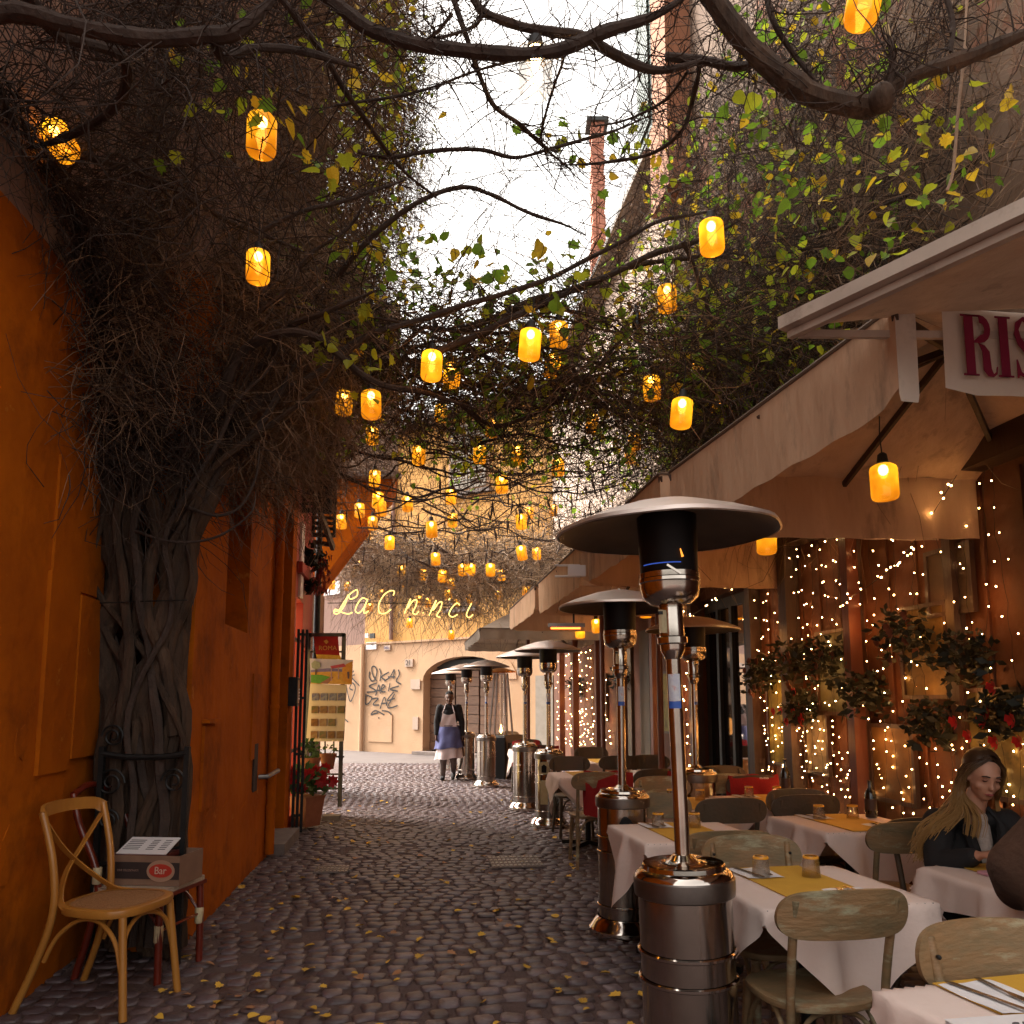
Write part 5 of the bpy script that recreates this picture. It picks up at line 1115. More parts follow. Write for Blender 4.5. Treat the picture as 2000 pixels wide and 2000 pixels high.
# near valance of the first parasol: plain flap, notch, then the lettered flap
ZE += .07; a = Vector((1.53, 3.03, ZE)); e = Vector((1, .124, 0)).normalized()
def flap(s0, s1, z0, z1, name, mat, off=0.0):
    n = 14; m = MB()
    for r in range(7):
        for i in range(n + 1):
            f = i / n; s_ = s0 + (s1 - s0) * f; zz = z0 + (z1 - z0) * r / 6
            if r == 0 and i in (0, n): zz += .03
            p = a + e * s_ + Vector((0, off + .012 * math.sin(s_ * 9) * (1 - r / 6), 0)); p.z = zz; m.v.append(tuple(p))
    for r in range(6):
        for i in range(n): q = r * (n + 1) + i; m.f.append((q, q + 1, q + n + 2, q + n + 1))
    return m.build(name, mat, pA, world=True)
flap(.0, .09, ZE - .39, ZE + .005, 'valance_flap', FABRICW)
flap(.20, 2.0, ZE - .355, ZE + .005, 'lettered_valance', FABRICW, -.01)
# fat-face letters R I S T O
ex, ez = e, Vector((0, 0, 1)); base = a + e * .265 + Vector((0, -.035, 0)); base.z = ZE - .285
def letter(polys, x0):
    for P in polys: MB().prism([(x0 + x * .195, y * .255) for x, y in P], (ex, ez), base, (0, -.003, 0)).build('letter', MAROON, pA, world=True, smooth=False)
arc = lambda cx, cy, r, a0, a1, n=8: [(cx + r * math.cos(a0 + (a1 - a0) * i / n), cy + r * math.sin(a0 + (a1 - a0) * i / n)) for i in range(n + 1)]
letter([[(.05, 0), (.25, 0), (.25, 1), (.05, 1)], [(-.02, 0), (.32, 0), (.32, .03), (-.02, .03)], [(-.02, .97), (.4, .97), (.4, 1), (-.02, 1)],
        [(.25, .54), (.40, .54)] + arc(.40, .77, .23, -PI / 2, PI / 2) + [(.25, 1.0), (.25, .97), (.38, .97)] + arc(.40, .77, .10, PI / 2, -PI / 2) + [(.25, .57)],
        [(.34, .54), (.48, .50), (.58, .40), (.60, .12), (.64, .04), (.70, .08), (.72, .16), (.74, .16), (.72, .04), (.64, -.01), (.52, 0), (.42, .10), (.42, .40)]], 0)
letter([[(.05, 0), (.25, 0), (.25, 1), (.05, 1)], [(-.02, 0), (.32, 0), (.32, .03), (-.02, .03)], [(-.02, .97), (.32, .97), (.32, 1), (-.02, 1)]], .150)
letter([[(.0, .30), (.0, .0), (.03, .0), (.06, .05), (.22, -.02), (.42, .08), (.46, .28), (.38, .45), (.14, .66), (.10, .80), (.20, .95), (.34, .88), (.42, .68), (.44, .68), (.44, 1.0), (.41, 1.0), (.38, .95), (.22, 1.02), (.04, .92), (-.01, .72), (.06, .55), (.30, .33), (.34, .18), (.22, .03), (.10, .10), (.03, .30)]], .228)
letter([[(.12, 0), (.32, 0), (.32, .97), (.12, .97)], [(-.08, .94), (.52, .94), (.52, 1), (-.08, 1)]], .345)
# =================================================================== chairs, tables and what lies on them
def bent(pts, r, k=8, n=5): return MB().tube(spline(pts, n), r, k)
def make_chair(wood, name='bistro_chair'):
    """bistro chair facing +Y: round seat, four legs, the rear pair rising as stiles behind a curved back board, bent hoops below"""
    t = thing(name, 'x', 'chair', (0, 0, 0), 0, 'distressed wooden bistro chairs at the tables')
    out = []
    for i in range(28):
        a = 2 * PI * i / 28; c, s_ = math.cos(a), math.sin(a)
        x = .215 * math.copysign(abs(c) ** .75, c) * (1 + .06 * s_); y = .205 * math.copysign(abs(s_) ** .75, s_); out.append((x, y))
    m = MB(); n = len(out)
    for sc_, z in ((.90, .432), (.985, .436), (1.0, .446), (.985, .458), (.93, .462), (.80, .457), (.0, .452)): m.v += [(x * sc_, y * sc_, z) for x, y in out]
    for r in range(6):
        for i in range(n): m.f.append((r * n + i, r * n + (i + 1) % n, (r + 1) * n + (i + 1) % n, (r + 1) * n + i))
    m.f.append(tuple(reversed(range(n)))); m.build('seat', wood, t)
    for s_ in (-1, 1):
        MB().tube(spline([(s_ * .165, .165, .435), (s_ * .172, .178, .25), (s_ * .185, .195, .0)], 4), [.019] * 5 + [.016] * 4, 10).build('leg', wood, t)
        bent([(s_ * .200, -.275, .0), (s_ * .185, -.215, .22), (s_ * .178, -.190, .44), (s_ * .180, -.215, .62), (s_ * .186, -.268, .835)], .0155, 10).build('leg', wood, t)
        bent([(s_ * .178, .170, .20), (s_ * .172, .13, .33), (s_ * .168, .05, .415), (s_ * .170, -.06, .415), (s_ * .176, -.15, .33), (s_ * .182, -.195, .20)], .0095, 7).build('hoop', wood, t)
    for y, z in ((.178, .0), (-.19, .0)): bent([(-.170, y, .20), (-.150, y * .95, .32), (-.08, y * .85, .415), (.08, y * .85, .415), (.150, y * .95, .32), (.170, y, .20)], .0095, 7).build('hoop', wood, t)
    m = MB(); nx, nz = 30, 6
    for side in (0, 1):
        for i in range(nx + 1):
            f = math.sin(PI / 2 * (i / nx * 2 - 1)); e = (1 - abs(f) ** 7)
            zt = .775 + .080 * e ** .5 + .014 * (1 - f * f); zb_ = .775 - .075 * e ** .5
            for j in range(nz + 1):
                q = j / nz; z = zb_ + (zt - zb_) * q; yb = -.228 - .045 * (1 - f * f) - (z - .7) * .16 + (.009 if side else -.009); m.v.append((f * .245, yb, z))
    N = (nx + 1) * (nz + 1); w_ = nz + 1
    for i in range(nx):
        for j in range(nz):
            q = i * w_ + j; m.f.append((q, q + 1, q + w_ + 1, q + w_)); m.f.append((N + q, N + q + w_, N + q + w_ + 1, N + q + 1))
    for i in range(nx):
        for j in (0, nz): q = i * w_ + j; m.f.append((q, q + w_, N + q + w_, N + q))
    for j in range(nz):
        for i in (0, nx): q = i * w_ + j; m.f.append((q, q + 1, N + q + 1, N + q))
    bb = m.build('backrest', wood, t)
    for s_ in (-1, 1): MB().ball((s_ * .186, -.230, .79), (.007, .010, .007), 8, 5).build('screw', IRON, bb)
    return t
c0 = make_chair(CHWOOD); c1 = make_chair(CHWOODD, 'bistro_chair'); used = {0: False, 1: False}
def chair(x, y, deg, label, dark=0):
    src = c1 if dark else c0
    o = src if not used[dark] else copy_tree(src); used[dark] = True
    o.location = (x, y, 0); o.rotation_euler = (0, 0, math.radians(deg)); o['label'] = label; PM[o.name] = Matrix.Translation((x, y, 0)) @ Matrix.Rotation(math.radians(deg), 4, 'Z'); return o
TB = .735
def make_table():
    t = thing('cafe_table', 'x', 'table', (0, 0, 0), 0, 'small square cafe tables')
    MB().box((0, 0, TB - .015), (.70, .70, .03)).build('table_top', DARKWOOD, t, smooth=False)
    MB().tube([(0, 0, .04), (0, 0, TB - .03)], .03, 10).build('pedestal', IRON, t)
    for k in range(4): a = PI / 4 + k * PI / 2; MB().beam((0, 0, .05), (.32 * math.cos(a), .32 * math.sin(a), .02), .05, .04).build('foot', IRON, t, smooth=False)
    return t
def cloth_mesh(seed, rot=PI / 4, half=.555, a=.355):
    r = random.Random(seed); n = 46; V = []; F = []; ph = r.uniform(0, 6)
    for i in range(n + 1):
        for j in range(n + 1):
            p, q = (i / n * 2 - 1) * half, (j / n * 2 - 1) * half
            x = p * math.cos(rot) - q * math.sin(rot); y = p * math.sin(rot) + q * math.cos(rot)
            cx, cy_ = max(-a, min(a, x)), max(-a, min(a, y)); dx, dy = x - cx, y - cy_; d_ = math.hypot(dx, dy)
            if d_ < 1e-6: V.append((x, y, TB + .004 + .001 * math.sin(x * 20 + ph) * math.sin(y * 17))); continue
            ux, uy = dx / d_, dy / d_; al = (x * -uy + y * ux)
            fl = .13 * d_ + .030 * min(1, d_ / .16) * math.sin(al * 13 + ph + 2 * uy) + .010 * math.sin(al * 31 + ph)
            fl = max(fl, .006) + .004
            V.append((cx + ux * fl, cy_ + uy * fl, TB + .004 - d_ * .97))
    for i in range(n):
        for j in range(n): q = i * (n + 1) + j; F.append((q, q + 1, q + n + 2, q + n + 1))
    me = bpy.data.meshes.new('tablecloth'); me.from_pydata(V, [], F); return me
t0 = make_table(); tused = [False]
def make_glass():
    t = thing('upturned_tumbler', 'x', 'glass', (0, 0, 0), 0, 'upturned water tumblers on the tables')
    MB().lathe([(.040, 0), (.0385, .002), (.034, .080), (.030, .088), (.001, .088)], 16).build('wall', GLASS, t)
    MB().lathe([(.0395, .001), (.0335, .076), (.001, .079)], 16).build('inner_wall', GLASS, t)
    MB().lathe([(.034, .0785), (.035, .083), (.0315, .089), (.028, .0885)], 16).build('amber_rim', pm('amber_glass_rim', (.75, .33, .03), rough=.15, spec=.8), t)
    return t
gl0 = make_glass(); gu = [False]
KN = MB(); KN.prism([(0, -.006), (.11, -.006), (.11, .006), (0, .005)], ((1, 0, 0), (0, 1, 0)), (0, 0, 0), (0, 0, .0025)); KN.prism([(-.11, -.010), (0, -.007), (0, .007), (-.10, .009)], ((1, 0, 0), (0, 1, 0)), (0, 0, 0), (0, 0, .0015))
fk = MB(); fk.prism([(0, -.004), (.11, -.007), (.11, .007), (0, .004)], ((1, 0, 0), (0, 1, 0)), (0, 0, 0), (0, 0, .0025)); fk.prism([(-.035, -.011), (0, -.006), (0, .006), (-.035, .011)], ((1, 0, 0), (0, 1, 0)), (0, 0, .001), (0, 0, .002))
for q in (-.009, -.003, .003, .009): fk.prism([(-.085, q - .0018), (-.034, q - .0018), (-.034, q + .0018), (-.085, q + .0018)], ((1, 0, 0), (0, 1, 0)), (0, 0, .0012), (0, 0, .002))
KNM = FKM = None
def place(name, me, mat, M, label, cat, group):
    o = bpy.data.objects.new(name, me); col.objects.link(o); o.matrix_world = M; tag(o, label, cat, group); return o
CUT = pm('dark_cutlery_steel', (.30, .25, .21), rough=.25, metal=1)
kn_o = KN.build('table_knife', CUT); fk_o = fk.build('table_fork', CUT); KNM, FKM = kn_o.data, fk_o.data
bpy.data.objects.remove(kn_o); bpy.data.objects.remove(fk_o)
NAP = MB(); n = 8
for i in range(n + 1):
    for j in range(n + 1): NAP.v.append(((i / n - .5) * .17, (j / n - .5) * .21, .003 + .002 * math.sin(i * 1.1 + j * .7)))
for i in range(n):
    for j in range(n): q = i * (n + 1) + j; NAP.f.append((q, q + 1, q + n + 2, q + n + 1))
no_ = NAP.build('paper_napkin', PAPER); NAPM = no_.data; bpy.data.objects.remove(no_)
RUN = MB().box((0, 0, .002), (.36, .70, .003)).build('ochre_placemat', OCHRE, smooth=False); RUNM = RUN.data; bpy.data.objects.remove(RUN)
def table(x, y, deg, where, laid=2, seed=1, glasses=2, turn=0.0, crot=PI / 4, half=.555):
    """a table with cloth and its setting; where: phrase that singles this table out"""
    o = t0 if not tused[0] else copy_tree(t0); tused[0] = True
    a = math.radians(deg); o.location = (x, y, 0); o.rotation_euler = (0, 0, a); o['label'] = f'square table under white cloth, {where}'
    M = Matrix.Translation((x, y, 0)) @ Matrix.Rotation(a, 4, 'Z')
    c = link('tablecloth', cloth_mesh(seed, crot, half), CLOTH); c.matrix_world = M; tag(c, f'white tablecloth hanging in points, {where}', 'tablecloth', 'white tablecloths'); c.data.set_sharp_from_angle(angle=PI)
    if laid < 1: return M
    MT = M @ Matrix.Rotation(turn, 4, 'Z') @ Matrix.Translation((0, 0, TB + .006))
    place('ochre_placemat', RUNM, None, MT, f'ochre paper runner on the table {where}', 'placemat', 'ochre paper runners')
    if laid < 2: return M
    for s_, wd in ((1, 'nearer side'), (-1, 'farther side')):
        B = MT @ Matrix.Translation((.10 * s_, -.22 * s_, .004)) @ Matrix.Rotation((0 if s_ > 0 else PI), 4, 'Z')
        place('paper_napkin', NAPM, None, B, f'napkin, {wd} of the table {where}', 'napkin', 'paper napkins')
        place('table_knife', KNM, None, B @ Matrix.Translation((.035, 0, .008)) @ Matrix.Rotation(PI / 2 + .15, 4, 'Z'), f'knife on napkin, {wd}, table {where}', 'knife', 'table knives')
        place('table_fork', FKM, None, B @ Matrix.Translation((-.035, 0, .008)) @ Matrix.Rotation(PI / 2 - .1, 4, 'Z') @ Matrix.Rotation(PI, 4, 'Z'), f'fork on napkin, {wd}, table {where}', 'fork', 'forks')
    for k in range(glasses):
        p = MT @ Vector(((-.11, .15, .003), (.11, .12, .003))[k]); g_ = gl0 if not gu[0] else copy_tree(gl0); gu[0] = True
        g_.location = p; g_.rotation_euler = (0, 0, 0); g_['label'] = f'upturned tumbler, {("left", "right")[k]} one, table {where}'
    return M
# nearest tables
W2 = 'right of the nearest heater'
table(1.22, 3.47, 10, W2, 2, 2, 2)
chair(1.10, 3.10, 9, 'weathered bistro chair, back to us, before the table right of the nearest heater')
chair(1.16, 3.66, 186, 'weathered bistro chair on the far side of the table right of the nearest heater')
W1 = 'cut by the lower right corner'
M1 = table(1.40, 1.98, 14, W1, 2, 5, 0)
chair(1.42, 2.15, 190, 'weathered green and tan chair facing us in the lower right corner')
W3 = 'behind the nearest heater pole'
table(1.02, 4.85, 9, W3, 2, 8, 2)
chair(1.05, 4.36, 8, 'bistro chair with its back to us before the table behind the nearest heater pole')
chair(1.03, 5.42, 186, 'bistro chair beyond the table behind the nearest heater pole')
W4 = 'third back along the heater row'
table(1.36, 6.18, 7, W4, 2, 11, 2)
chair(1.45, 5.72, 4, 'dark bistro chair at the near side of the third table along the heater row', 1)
chair(1.30, 6.72, 184, 'bistro chair on the far side of the third table along the heater row')
W5 = 'in the inner row beside the seated woman'
table(2.14, 5.22, 9, W5, 2, 14, 2)
chair(2.10, 4.66, 8, 'bistro chair just left of the seated woman, its back to us')
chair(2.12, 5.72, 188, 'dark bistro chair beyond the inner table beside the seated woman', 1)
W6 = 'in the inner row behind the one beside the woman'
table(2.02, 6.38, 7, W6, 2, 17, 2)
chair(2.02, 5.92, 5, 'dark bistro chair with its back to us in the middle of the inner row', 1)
chair(1.95, 6.95, 186, 'bistro chair on the far side of the middle inner table')
W7 = 'where the woman sits'
M7 = table(2.30, 3.55, 8, W7, 1, 20, 0, 0.0, .12, .49)
W8 = 'with its cloth corner beside the tagged heater'
table(.80, 8.62, 6, W8, 1, 23, 0)
c8 = chair(.76, 7.72, 6, 'pale bistro chair draped with a red blanket behind the second heater')
chair(.70, 9.3, 186, 'bistro chair across from the red draped chair', 1)
for (x, y, lab, d_) in ((1.75, 8.9, 'in the middle distance under the second parasol', 1), (1.2, 10.6, 'far back under the dirty fringed parasol', 1), (.35, 13.0, 'far down the lane near the white cloth tip', 1), (.0, 16.9, 'last before the arched door', 0)):
    table(x, y, 7, lab, 1, int(y * 7), 2 if y < 12 else 0)
    chair(x + .05, y - .62, 7, f'chair at near side of table {lab}', d_); chair(x - .05, y + .66, 187, f'chair at far side of table {lab}', d_)
chair(1.30, 8.05, 20, 'dark bistro chair half turned beyond the inner heater', 1); chair(2.15, 7.9, 190, 'dark bistro chair against the black glass doors', 1)
# red blankets
def blanket(M, label, wd=.50, drop=.46, seed=0):
    m = MB(); n = 14; rows = 12
    for i in range(n + 1):
        f = i / n * 2 - 1
        for j in range(rows + 1):
            q = j / rows; s_ = (q - .5) * 2 * drop
            yb = -.262 - .040 * (1 - f * f) * .8; z = .868 - abs(s_) if abs(s_) > .03 else .868 - s_ * s_ * 12
            y = yb + (.026 if s_ > 0 else -.032) * min(1, abs(s_) / .03) + .016 * math.sin(f * 7 + seed + s_ * 4) * min(1, abs(s_) * 5)
            m.v.append((f * wd / 2 * (1 + .03 * math.sin(s_ * 9)), y, z + .012 * math.sin(f * 5 + seed)))
    for i in range(n):
        for j in range(rows): q = i * (rows + 1) + j; m.f.append((q, q + 1, q + rows + 2, q + rows + 1))
    o = m.build('red_blanket', REDCLOTH); o.matrix_world = M; tag(o, label, 'blanket', 'red blankets over chairs')
    t = text('m-mo', .035, (.08, -.305, .845), (1, 0, 0), (0, .2, 1), PAPER, None, False, 'embroidery'); t.parent = o
bl_spots = [((.86, 7.75), 6, 'bright red blanket over the pale chair behind the second heater'), ((1.62, 7.75), 8, 'dark red blanket on the chair before the black doors'), ((2.08, 7.4), 8, 'dark red blanket with white embroidery on the right inner chair'), ((.42, 11.9), 6, 'red blanket behind the tagged heater'), ((.2, 13.6), 6, 'red blanket in the far distance by the white cloth tip')]
for i, ((x, y), dg, lab) in enumerate(bl_spots):
    if i: chair(x, y, dg, f'chair under {lab}', 1)
    blanket(Matrix.Translation((x, y, 0)) @ Matrix.Rotation(math.radians(dg), 4, 'Z'), lab, .46, .40, i)
# bottles and stemmed glasses at the back
def bottle(p, label, h=.30):
    m = MB().lathe([(.001, 0), (.036, 0), (.038, .01), (.038, h * .6), (.030, h * .70), (.014, h * .80), (.013, h * .97), (.016, h * .975), (.016, h), (.001, h)], 14)
    t = thing('dark_bottle', label, 'bottle', p, 0, 'dark bottles on the inner tables'); m.build('bottle_body', pm('dark_bottle_glass', (.012, .010, .008), rough=.12, spec=.7), t)
    MB().lathe([(.0386, h * .2), (.0386, h * .5)], 14).build('bottle_label', DARKWOOD, t)
bottle((2.20, 6.55, TB + .01), 'dark oil bottle against the fairy lights in the inner row'); bottle((2.38, 5.42, TB + .01), 'dark wide bottle just left of the woman hair', .24); bottle((1.86, 9.05, TB + .01), 'dark bottle far back under the second parasol')
# menu booklet on the corner table
mb_ = thing('menu_booklet', 'folded paper menu headed La Canonica on the corner table', 'menu', (1.20, 1.90, TB + .016), .15)
MB().box((0, 0, .004), (.34, .21, .008)).build('pages', PAPER, mb_, smooth=False)
m = MB(); n = 8
for i in range(n + 1):
    for j in (0, 1): f = i / n; m.v.append((-.172 + .344 * f, -.108 + .216 * j, .0105 + .012 * (1 - j) * math.sin(PI * f) * .6))
for i in range(n): m.f.append((2 * i, 2 * i + 2, 2 * i + 3, 2 * i + 1))
m.build('cover', PAPER, mb_, fix=False)
INKG = pm('grey_print', (.10, .09, .09), rough=.7)
text('LA', .022, (0.03, .055, .021), (1, 0, 0), (0, 1, 0), INKG, mb_, False, 'title'); text('CANONICA', .034, (0.03, .022, .022), (1, 0, 0), (0, 1, 0), INKG, mb_, False, 'title')
MB().box((.03, -.005, .021), (.20, .0015, .001)).build('rule', INKG, mb_, smooth=False)
ph = thing('pink_phone', 'pink mobile phone lying on the cloth before the woman', 'phone', (2.15, 3.66, TB + .009), .2)
MB().prism([(-.07, -.035), (.07, -.035), (.075, -.03), (.075, .03), (.07, .035), (-.07, .035), (-.075, .03), (-.075, -.03)], ((1, 0, 0), (0, 1, 0)), (0, 0, 0), (0, 0, .011)).build('case', pm('pink_phone_case', (.60, .30, .38), rough=.35), ph, smooth=False)
MB().box((.045, 0, .012), (.03, .03, .003)).build('camera_bump', BLACKM, ph, smooth=False)

# =================================================================== left foreground: bentwood chair, rattan chair, box
hc = thing('crossback_chair', 'honey coloured crossback bentwood chair with cane seat by the left wall', 'chair', (-2.02, 4.24, 0), math.radians(-103))
S_ = 1.08
def sp_(L): return [(x * S_, y * S_, z * S_) for x, y, z in L]
out = []
for i in range(28):
    a = 2 * PI * i / 28; c, s_ = math.cos(a), math.sin(a); out.append((.225 * math.copysign(abs(c) ** .7, c) * (1 + .10 * s_) * S_, .215 * math.copysign(abs(s_) ** .7, s_) * S_))
m = MB(); n = len(out)
for sc_, z in ((.84, .425), (.98, .430), (1.0, .445), (.985, .462), (.93, .468), (.84, .466)): m.v += [(x * sc_, y * sc_, z * S_) for x, y in out]
for r in range(5):
    for i in range(n): m.f.append((r * n + i, r * n + (i + 1) % n, (r + 1) * n + (i + 1) % n, (r + 1) * n + i))
m.f.append(tuple(reversed(range(n)))); m.build('seat_ring', HONEY, hc)
m = MB(); m.v += [(x * .85, y * .85, .464 * S_) for x, y in out]; m.f.append(tuple(range(n))); m.build('cane_seat', CANE, hc, fix=False)
for s_ in (-1, 1):
    bent(sp_([(s_ * .165, .165, .43), (s_ * .175, .185, .25), (s_ * .19, .215, 0)]), .019, 10).build('leg', HONEY, hc)
    bent(sp_([(s_ * .215, -.34, .0), (s_ * .195, -.25, .22), (s_ * .182, -.19, .44), (s_ * .186, -.205, .66), (s_ * .195, -.27, .88)]), .0185, 10).build('leg', HONEY, hc)
    bent(sp_([(s_ * .183, .185, .20), (s_ * .178, .14, .33), (s_ * .172, .05, .405), (s_ * .172, -.06, .405), (s_ * .18, -.16, .33), (s_ * .19, -.215, .22)]), .011, 8).build('hoop', HONEY, hc)
    # flat crossing slats from the top rail down to the seat
    P = spline(sp_([(s_ * .185, -.262, .83), (s_ * .07, -.262, .70), (-s_ * .06, -.238, .58), (-s_ * .165, -.16, .475), (-s_ * .20, -.05, .452)]), 6); m = MB()
    for p, q in zip(P[:-1], P[1:]): m.beam(p + Vector((0, s_ * .006, 0)), q + (q - p) * .15 + Vector((0, s_ * .006, 0)), .008, .030, (0, 1, .35))
    m.build('cross_slat', HONEY, hc, smooth=False)
bent(sp_([(.178, .178, .22), (.13, .165, .36), (.0, .15, .41), (-.13, .165, .36), (-.178, .178, .22)]), .011, 8).build('hoop', HONEY, hc)
m = MB()
P = spline(sp_([(-.197, -.268, .86), (-.15, -.295, .885), (0, -.315, .892), (.15, -.295, .885), (.197, -.268, .86)]), 6)
for p, q in zip(P[:-1], P[1:]): m.beam(p, q + (q - p) * .06, .020, .062)
m.build('top_rail', HONEY, hc, smooth=False)

rc = thing('rattan_chair', 'dark red lacquered rattan chair with pale bindings holding a carton', 'chair', (-2.06, 4.72, 0), math.radians(-100))
for s_ in (-1, 1):
    bent([(s_ * .20, .20, .0), (s_ * .20, .195, .25), (s_ * .195, .185, .475)], .020, 10).build('leg', REDWOOD, rc)
    bent([(s_ * .20, -.30, .0), (s_ * .195, -.23, .25), (s_ * .19, -.195, .47), (s_ * .19, -.23, .62), (s_ * .195, -.33, .82), (s_ * .17, -.40, .98)], .020, 10).build('leg', REDWOOD, rc)
    for (y, z) in ((.19, .26), (-.20, .55)): MB().lathe([(.022, -.045), (.025, -.04), (.025, .04), (.022, .045)], 10, (s_ * .197, y, z)).build('binding', BINDING, rc)
    bent([(s_ * .19, .18, .30), (s_ * .19, .08, .40), (s_ * .19, -.05, .40), (s_ * .19, -.18, .30)], .009, 6).build('brace', REDWOOD, rc)
bent([(-.17, -.40, .98), (0, -.43, 1.02), (.17, -.40, .98)], .020, 10).build('top_rail', REDWOOD, rc)
MB().tube([(-.19, .19, .27), (.19, .19, .27)], .008, 6).build('stretcher', REDWOOD, rc)
MB().box((0, 0, .472), (.41, .42, .030)).build('seat', pm('pale_woven_seat', (.50, .40, .30), (.40, .31, .23), scale=70, rough=.8, bump=.5, bscale=110), rc, smooth=False)
MB().box((0, 0, .452), (.43, .44, .020)).build('seat_rail', REDWOOD, rc, smooth=False)
bx = thing('cardboard_carton', 'brown cardboard carton with a dark band and red oval label', 'box', (-2.04, 4.72, .490), math.radians(-6))
bx.scale = (.86, .86, .95)
KRAFT = pm('kraft_cardboard', (.24, .135, .085), (.20, .11, .07), scale=7, rough=.85); BAND = pm('dark_carton_print', (.030, .016, .014), rough=.7)
for c, d_ in (((0, -.15, .085), (.50, .006, .17)), ((0, .15, .085), (.50, .006, .17)), ((-.247, 0, .085), (.006, .294, .17)), ((.247, 0, .085), (.006, .294, .17)), ((0, 0, .004), (.488, .294, .008))): MB().box(c, d_).build('panel', KRAFT, bx, smooth=False)
MB().box((0, -.1545, .085), (.498, .003, .095)).build('printed_band', BAND, bx, smooth=False)
el = lambda rx, rz: [(rx * math.cos(2 * PI * i / 28), rz * math.sin(2 * PI * i / 28)) for i in range(28)]
MB().prism(el(.095, .062), ((1, 0, 0), (0, 0, 1)), (.125, -.157, .085), (0, -.002, 0)).build('label_oval', pm('pale_carton_print', (.36, .20, .13), rough=.7), bx, smooth=False)
MB().prism(el(.078, .038), ((1, 0, 0), (0, 0, 1)), (.125, -.1595, .087), (0, -.002, 0)).build('label_oval', pm('red_carton_print', (.42, .03, .015), rough=.6), bx, smooth=False)
text('Bar', .06, (.125, -.1625, .087), (1, 0, 0), (0, 0, 1), pm('pale_print', (.55, .36, .28), rough=.7), bx, False, 'brand_lettering')
text('VINI SELEZIONATI', .018, (-.10, -.1575, .085), (1, 0, 0), (0, 0, 1), pm('pale_carton_print2', (.22, .13, .10), rough=.7), bx, False, 'small_print')
mn = thing('menu_stack', 'stack of white printed menus lying in the carton', 'menus', (-2.08, 4.70, .638), math.radians(-5))
mn.scale = (.85, .85, .9)
MB().box((0, 0, .0), (.34, .20, .03)).build('covers', pm('maroon_menu', (.09, .014, .012), rough=.5), mn, smooth=False)
Mx = Matrix.Rotation(.35, 3, 'X'); MB().box((0, .01, .052), (.345, .205, .006), M=Mx).build('sheet', PAPER, mn, smooth=False)
for cx_ in (-.10, .03, .115):
    for k in range(6): p = Vector((cx_, -.05 + k * .022, .0045)); MB().box(Mx @ p + Vector((0, .01, .052)), (.11 if cx_ < 0 else .05, .007, .001), M=Mx).build('text_line', INKG, mn, smooth=False)

# wrought iron railing round the vine trunk
ir = thing('iron_railing', 'low black wrought iron railing guarding the vine trunk', 'railing', (-2.3, 4.84, 0))
gA, gB = at(200, 1470, 4.79), at(366, 1470, 4.79); gA.z = gB.z = 0
for p in (gA, gB): MB().box(p + Vector((0, 0, .62)), (.030, .030, 1.24)).build('post', IRON, ir, world=True, smooth=False)
MB().tube(spline([gA + Vector((0, 0, 1.20)), gA.lerp(gB, .3) + Vector((0, 0, 1.18)), gA.lerp(gB, .7) + Vector((0, 0, 1.18)), gB + Vector((0, 0, 1.20))], 5), .018, 8).build('top_rail', IRON, ir, world=True)
MB().tube([gA + Vector((0, 0, .56)), gA.lerp(gB, .6) + Vector((0, -.02, .60)), gB + Vector((0, 0, .66))], .016, 8).build('lower_rail', IRON, ir, world=True)
for (cx_, cz, r_, s_) in ((.12, 1.03, .085, 1), (.12, 1.30, .07, -1), (.12, .82, .06, 1), (.86, 1.04, .075, -1)):
    c = gA.lerp(gB, cx_); P = []
    for i in range(30): a = i / 29 * 3.6 * PI; r2 = r_ * (1 - i / 40); P.append(c + Vector((math.cos(a) * r2 * s_, -.005, cz + math.sin(a) * r2)))
    MB().tube(P, .007, 6).build('scroll', IRON, ir, world=True)
MB().tube([at(195, 1178, 4.8), at(290, 1174, 4.8), at(366, 1172, 4.8)], .004, 5).build('wire', IRON, ir, world=True)

# =================================================================== souvenir stand
RY = 10.75
dr = thing('souvenir_stand', 'grey metal souvenir stand with a pale board by the red shop', 'display stand', at(628, 1580, RY), 0)
def rp(u, v, d_=0): return at(u, v, RY + d_)
MR = pm('grey_stand_metal', (.11, .10, .09), (.07, .065, .06), scale=8, rough=.5, metal=.5)
for u in (604, 672): a, b = rp(u, 1238), rp(u, 1576); b.x = a.x; b.z = max(0, b.z); MB().box((a + b) / 2, (.05, .04, (a - b).z)).build('post', MR, dr, world=True, smooth=False)
a, b = rp(602, 1240), rp(674, 1240); MB().beam(a, b, .04, .05).build('top_bar', MR, dr, world=True, smooth=False)
for v in (1273, 1478, 1512, 1540): a, b = rp(604, v, .02), rp(672, v, .02); MB().beam(a, b, .02, .022).build('cross_bar', MR, dr, world=True, smooth=False)
for u in (617, 635, 652): a, b = rp(u, 1440, .02), rp(u, 1478, .02); MB().beam(a, b, .018, .018, (0, 1, 0)).build('upright', MR, dr, world=True, smooth=False)
a, b = rp(602, 1338, -.03), rp(672, 1448, -.03); MB().prism([(0, 0), (b.x - a.x, .0), (b.x - a.x + .02, (a - b).z), (.03, (a - b).z + .02)], ((1, 0, 0), (0, 0, 1)), (a.x, a.y, b.z), (0, -.015, 0)).build('board', pm('cream_board', (.62, .50, .36), rough=.7), dr, world=True, smooth=False)
TC = [((.02, .03, .16), (.30, .28, .24)), ((.20, .08, .025), (.30, .20, .10)), ((.05, .10, .025), (.26, .11, .05)), ((.26, .12, .025), (.10, .045, .02))]
k = 0
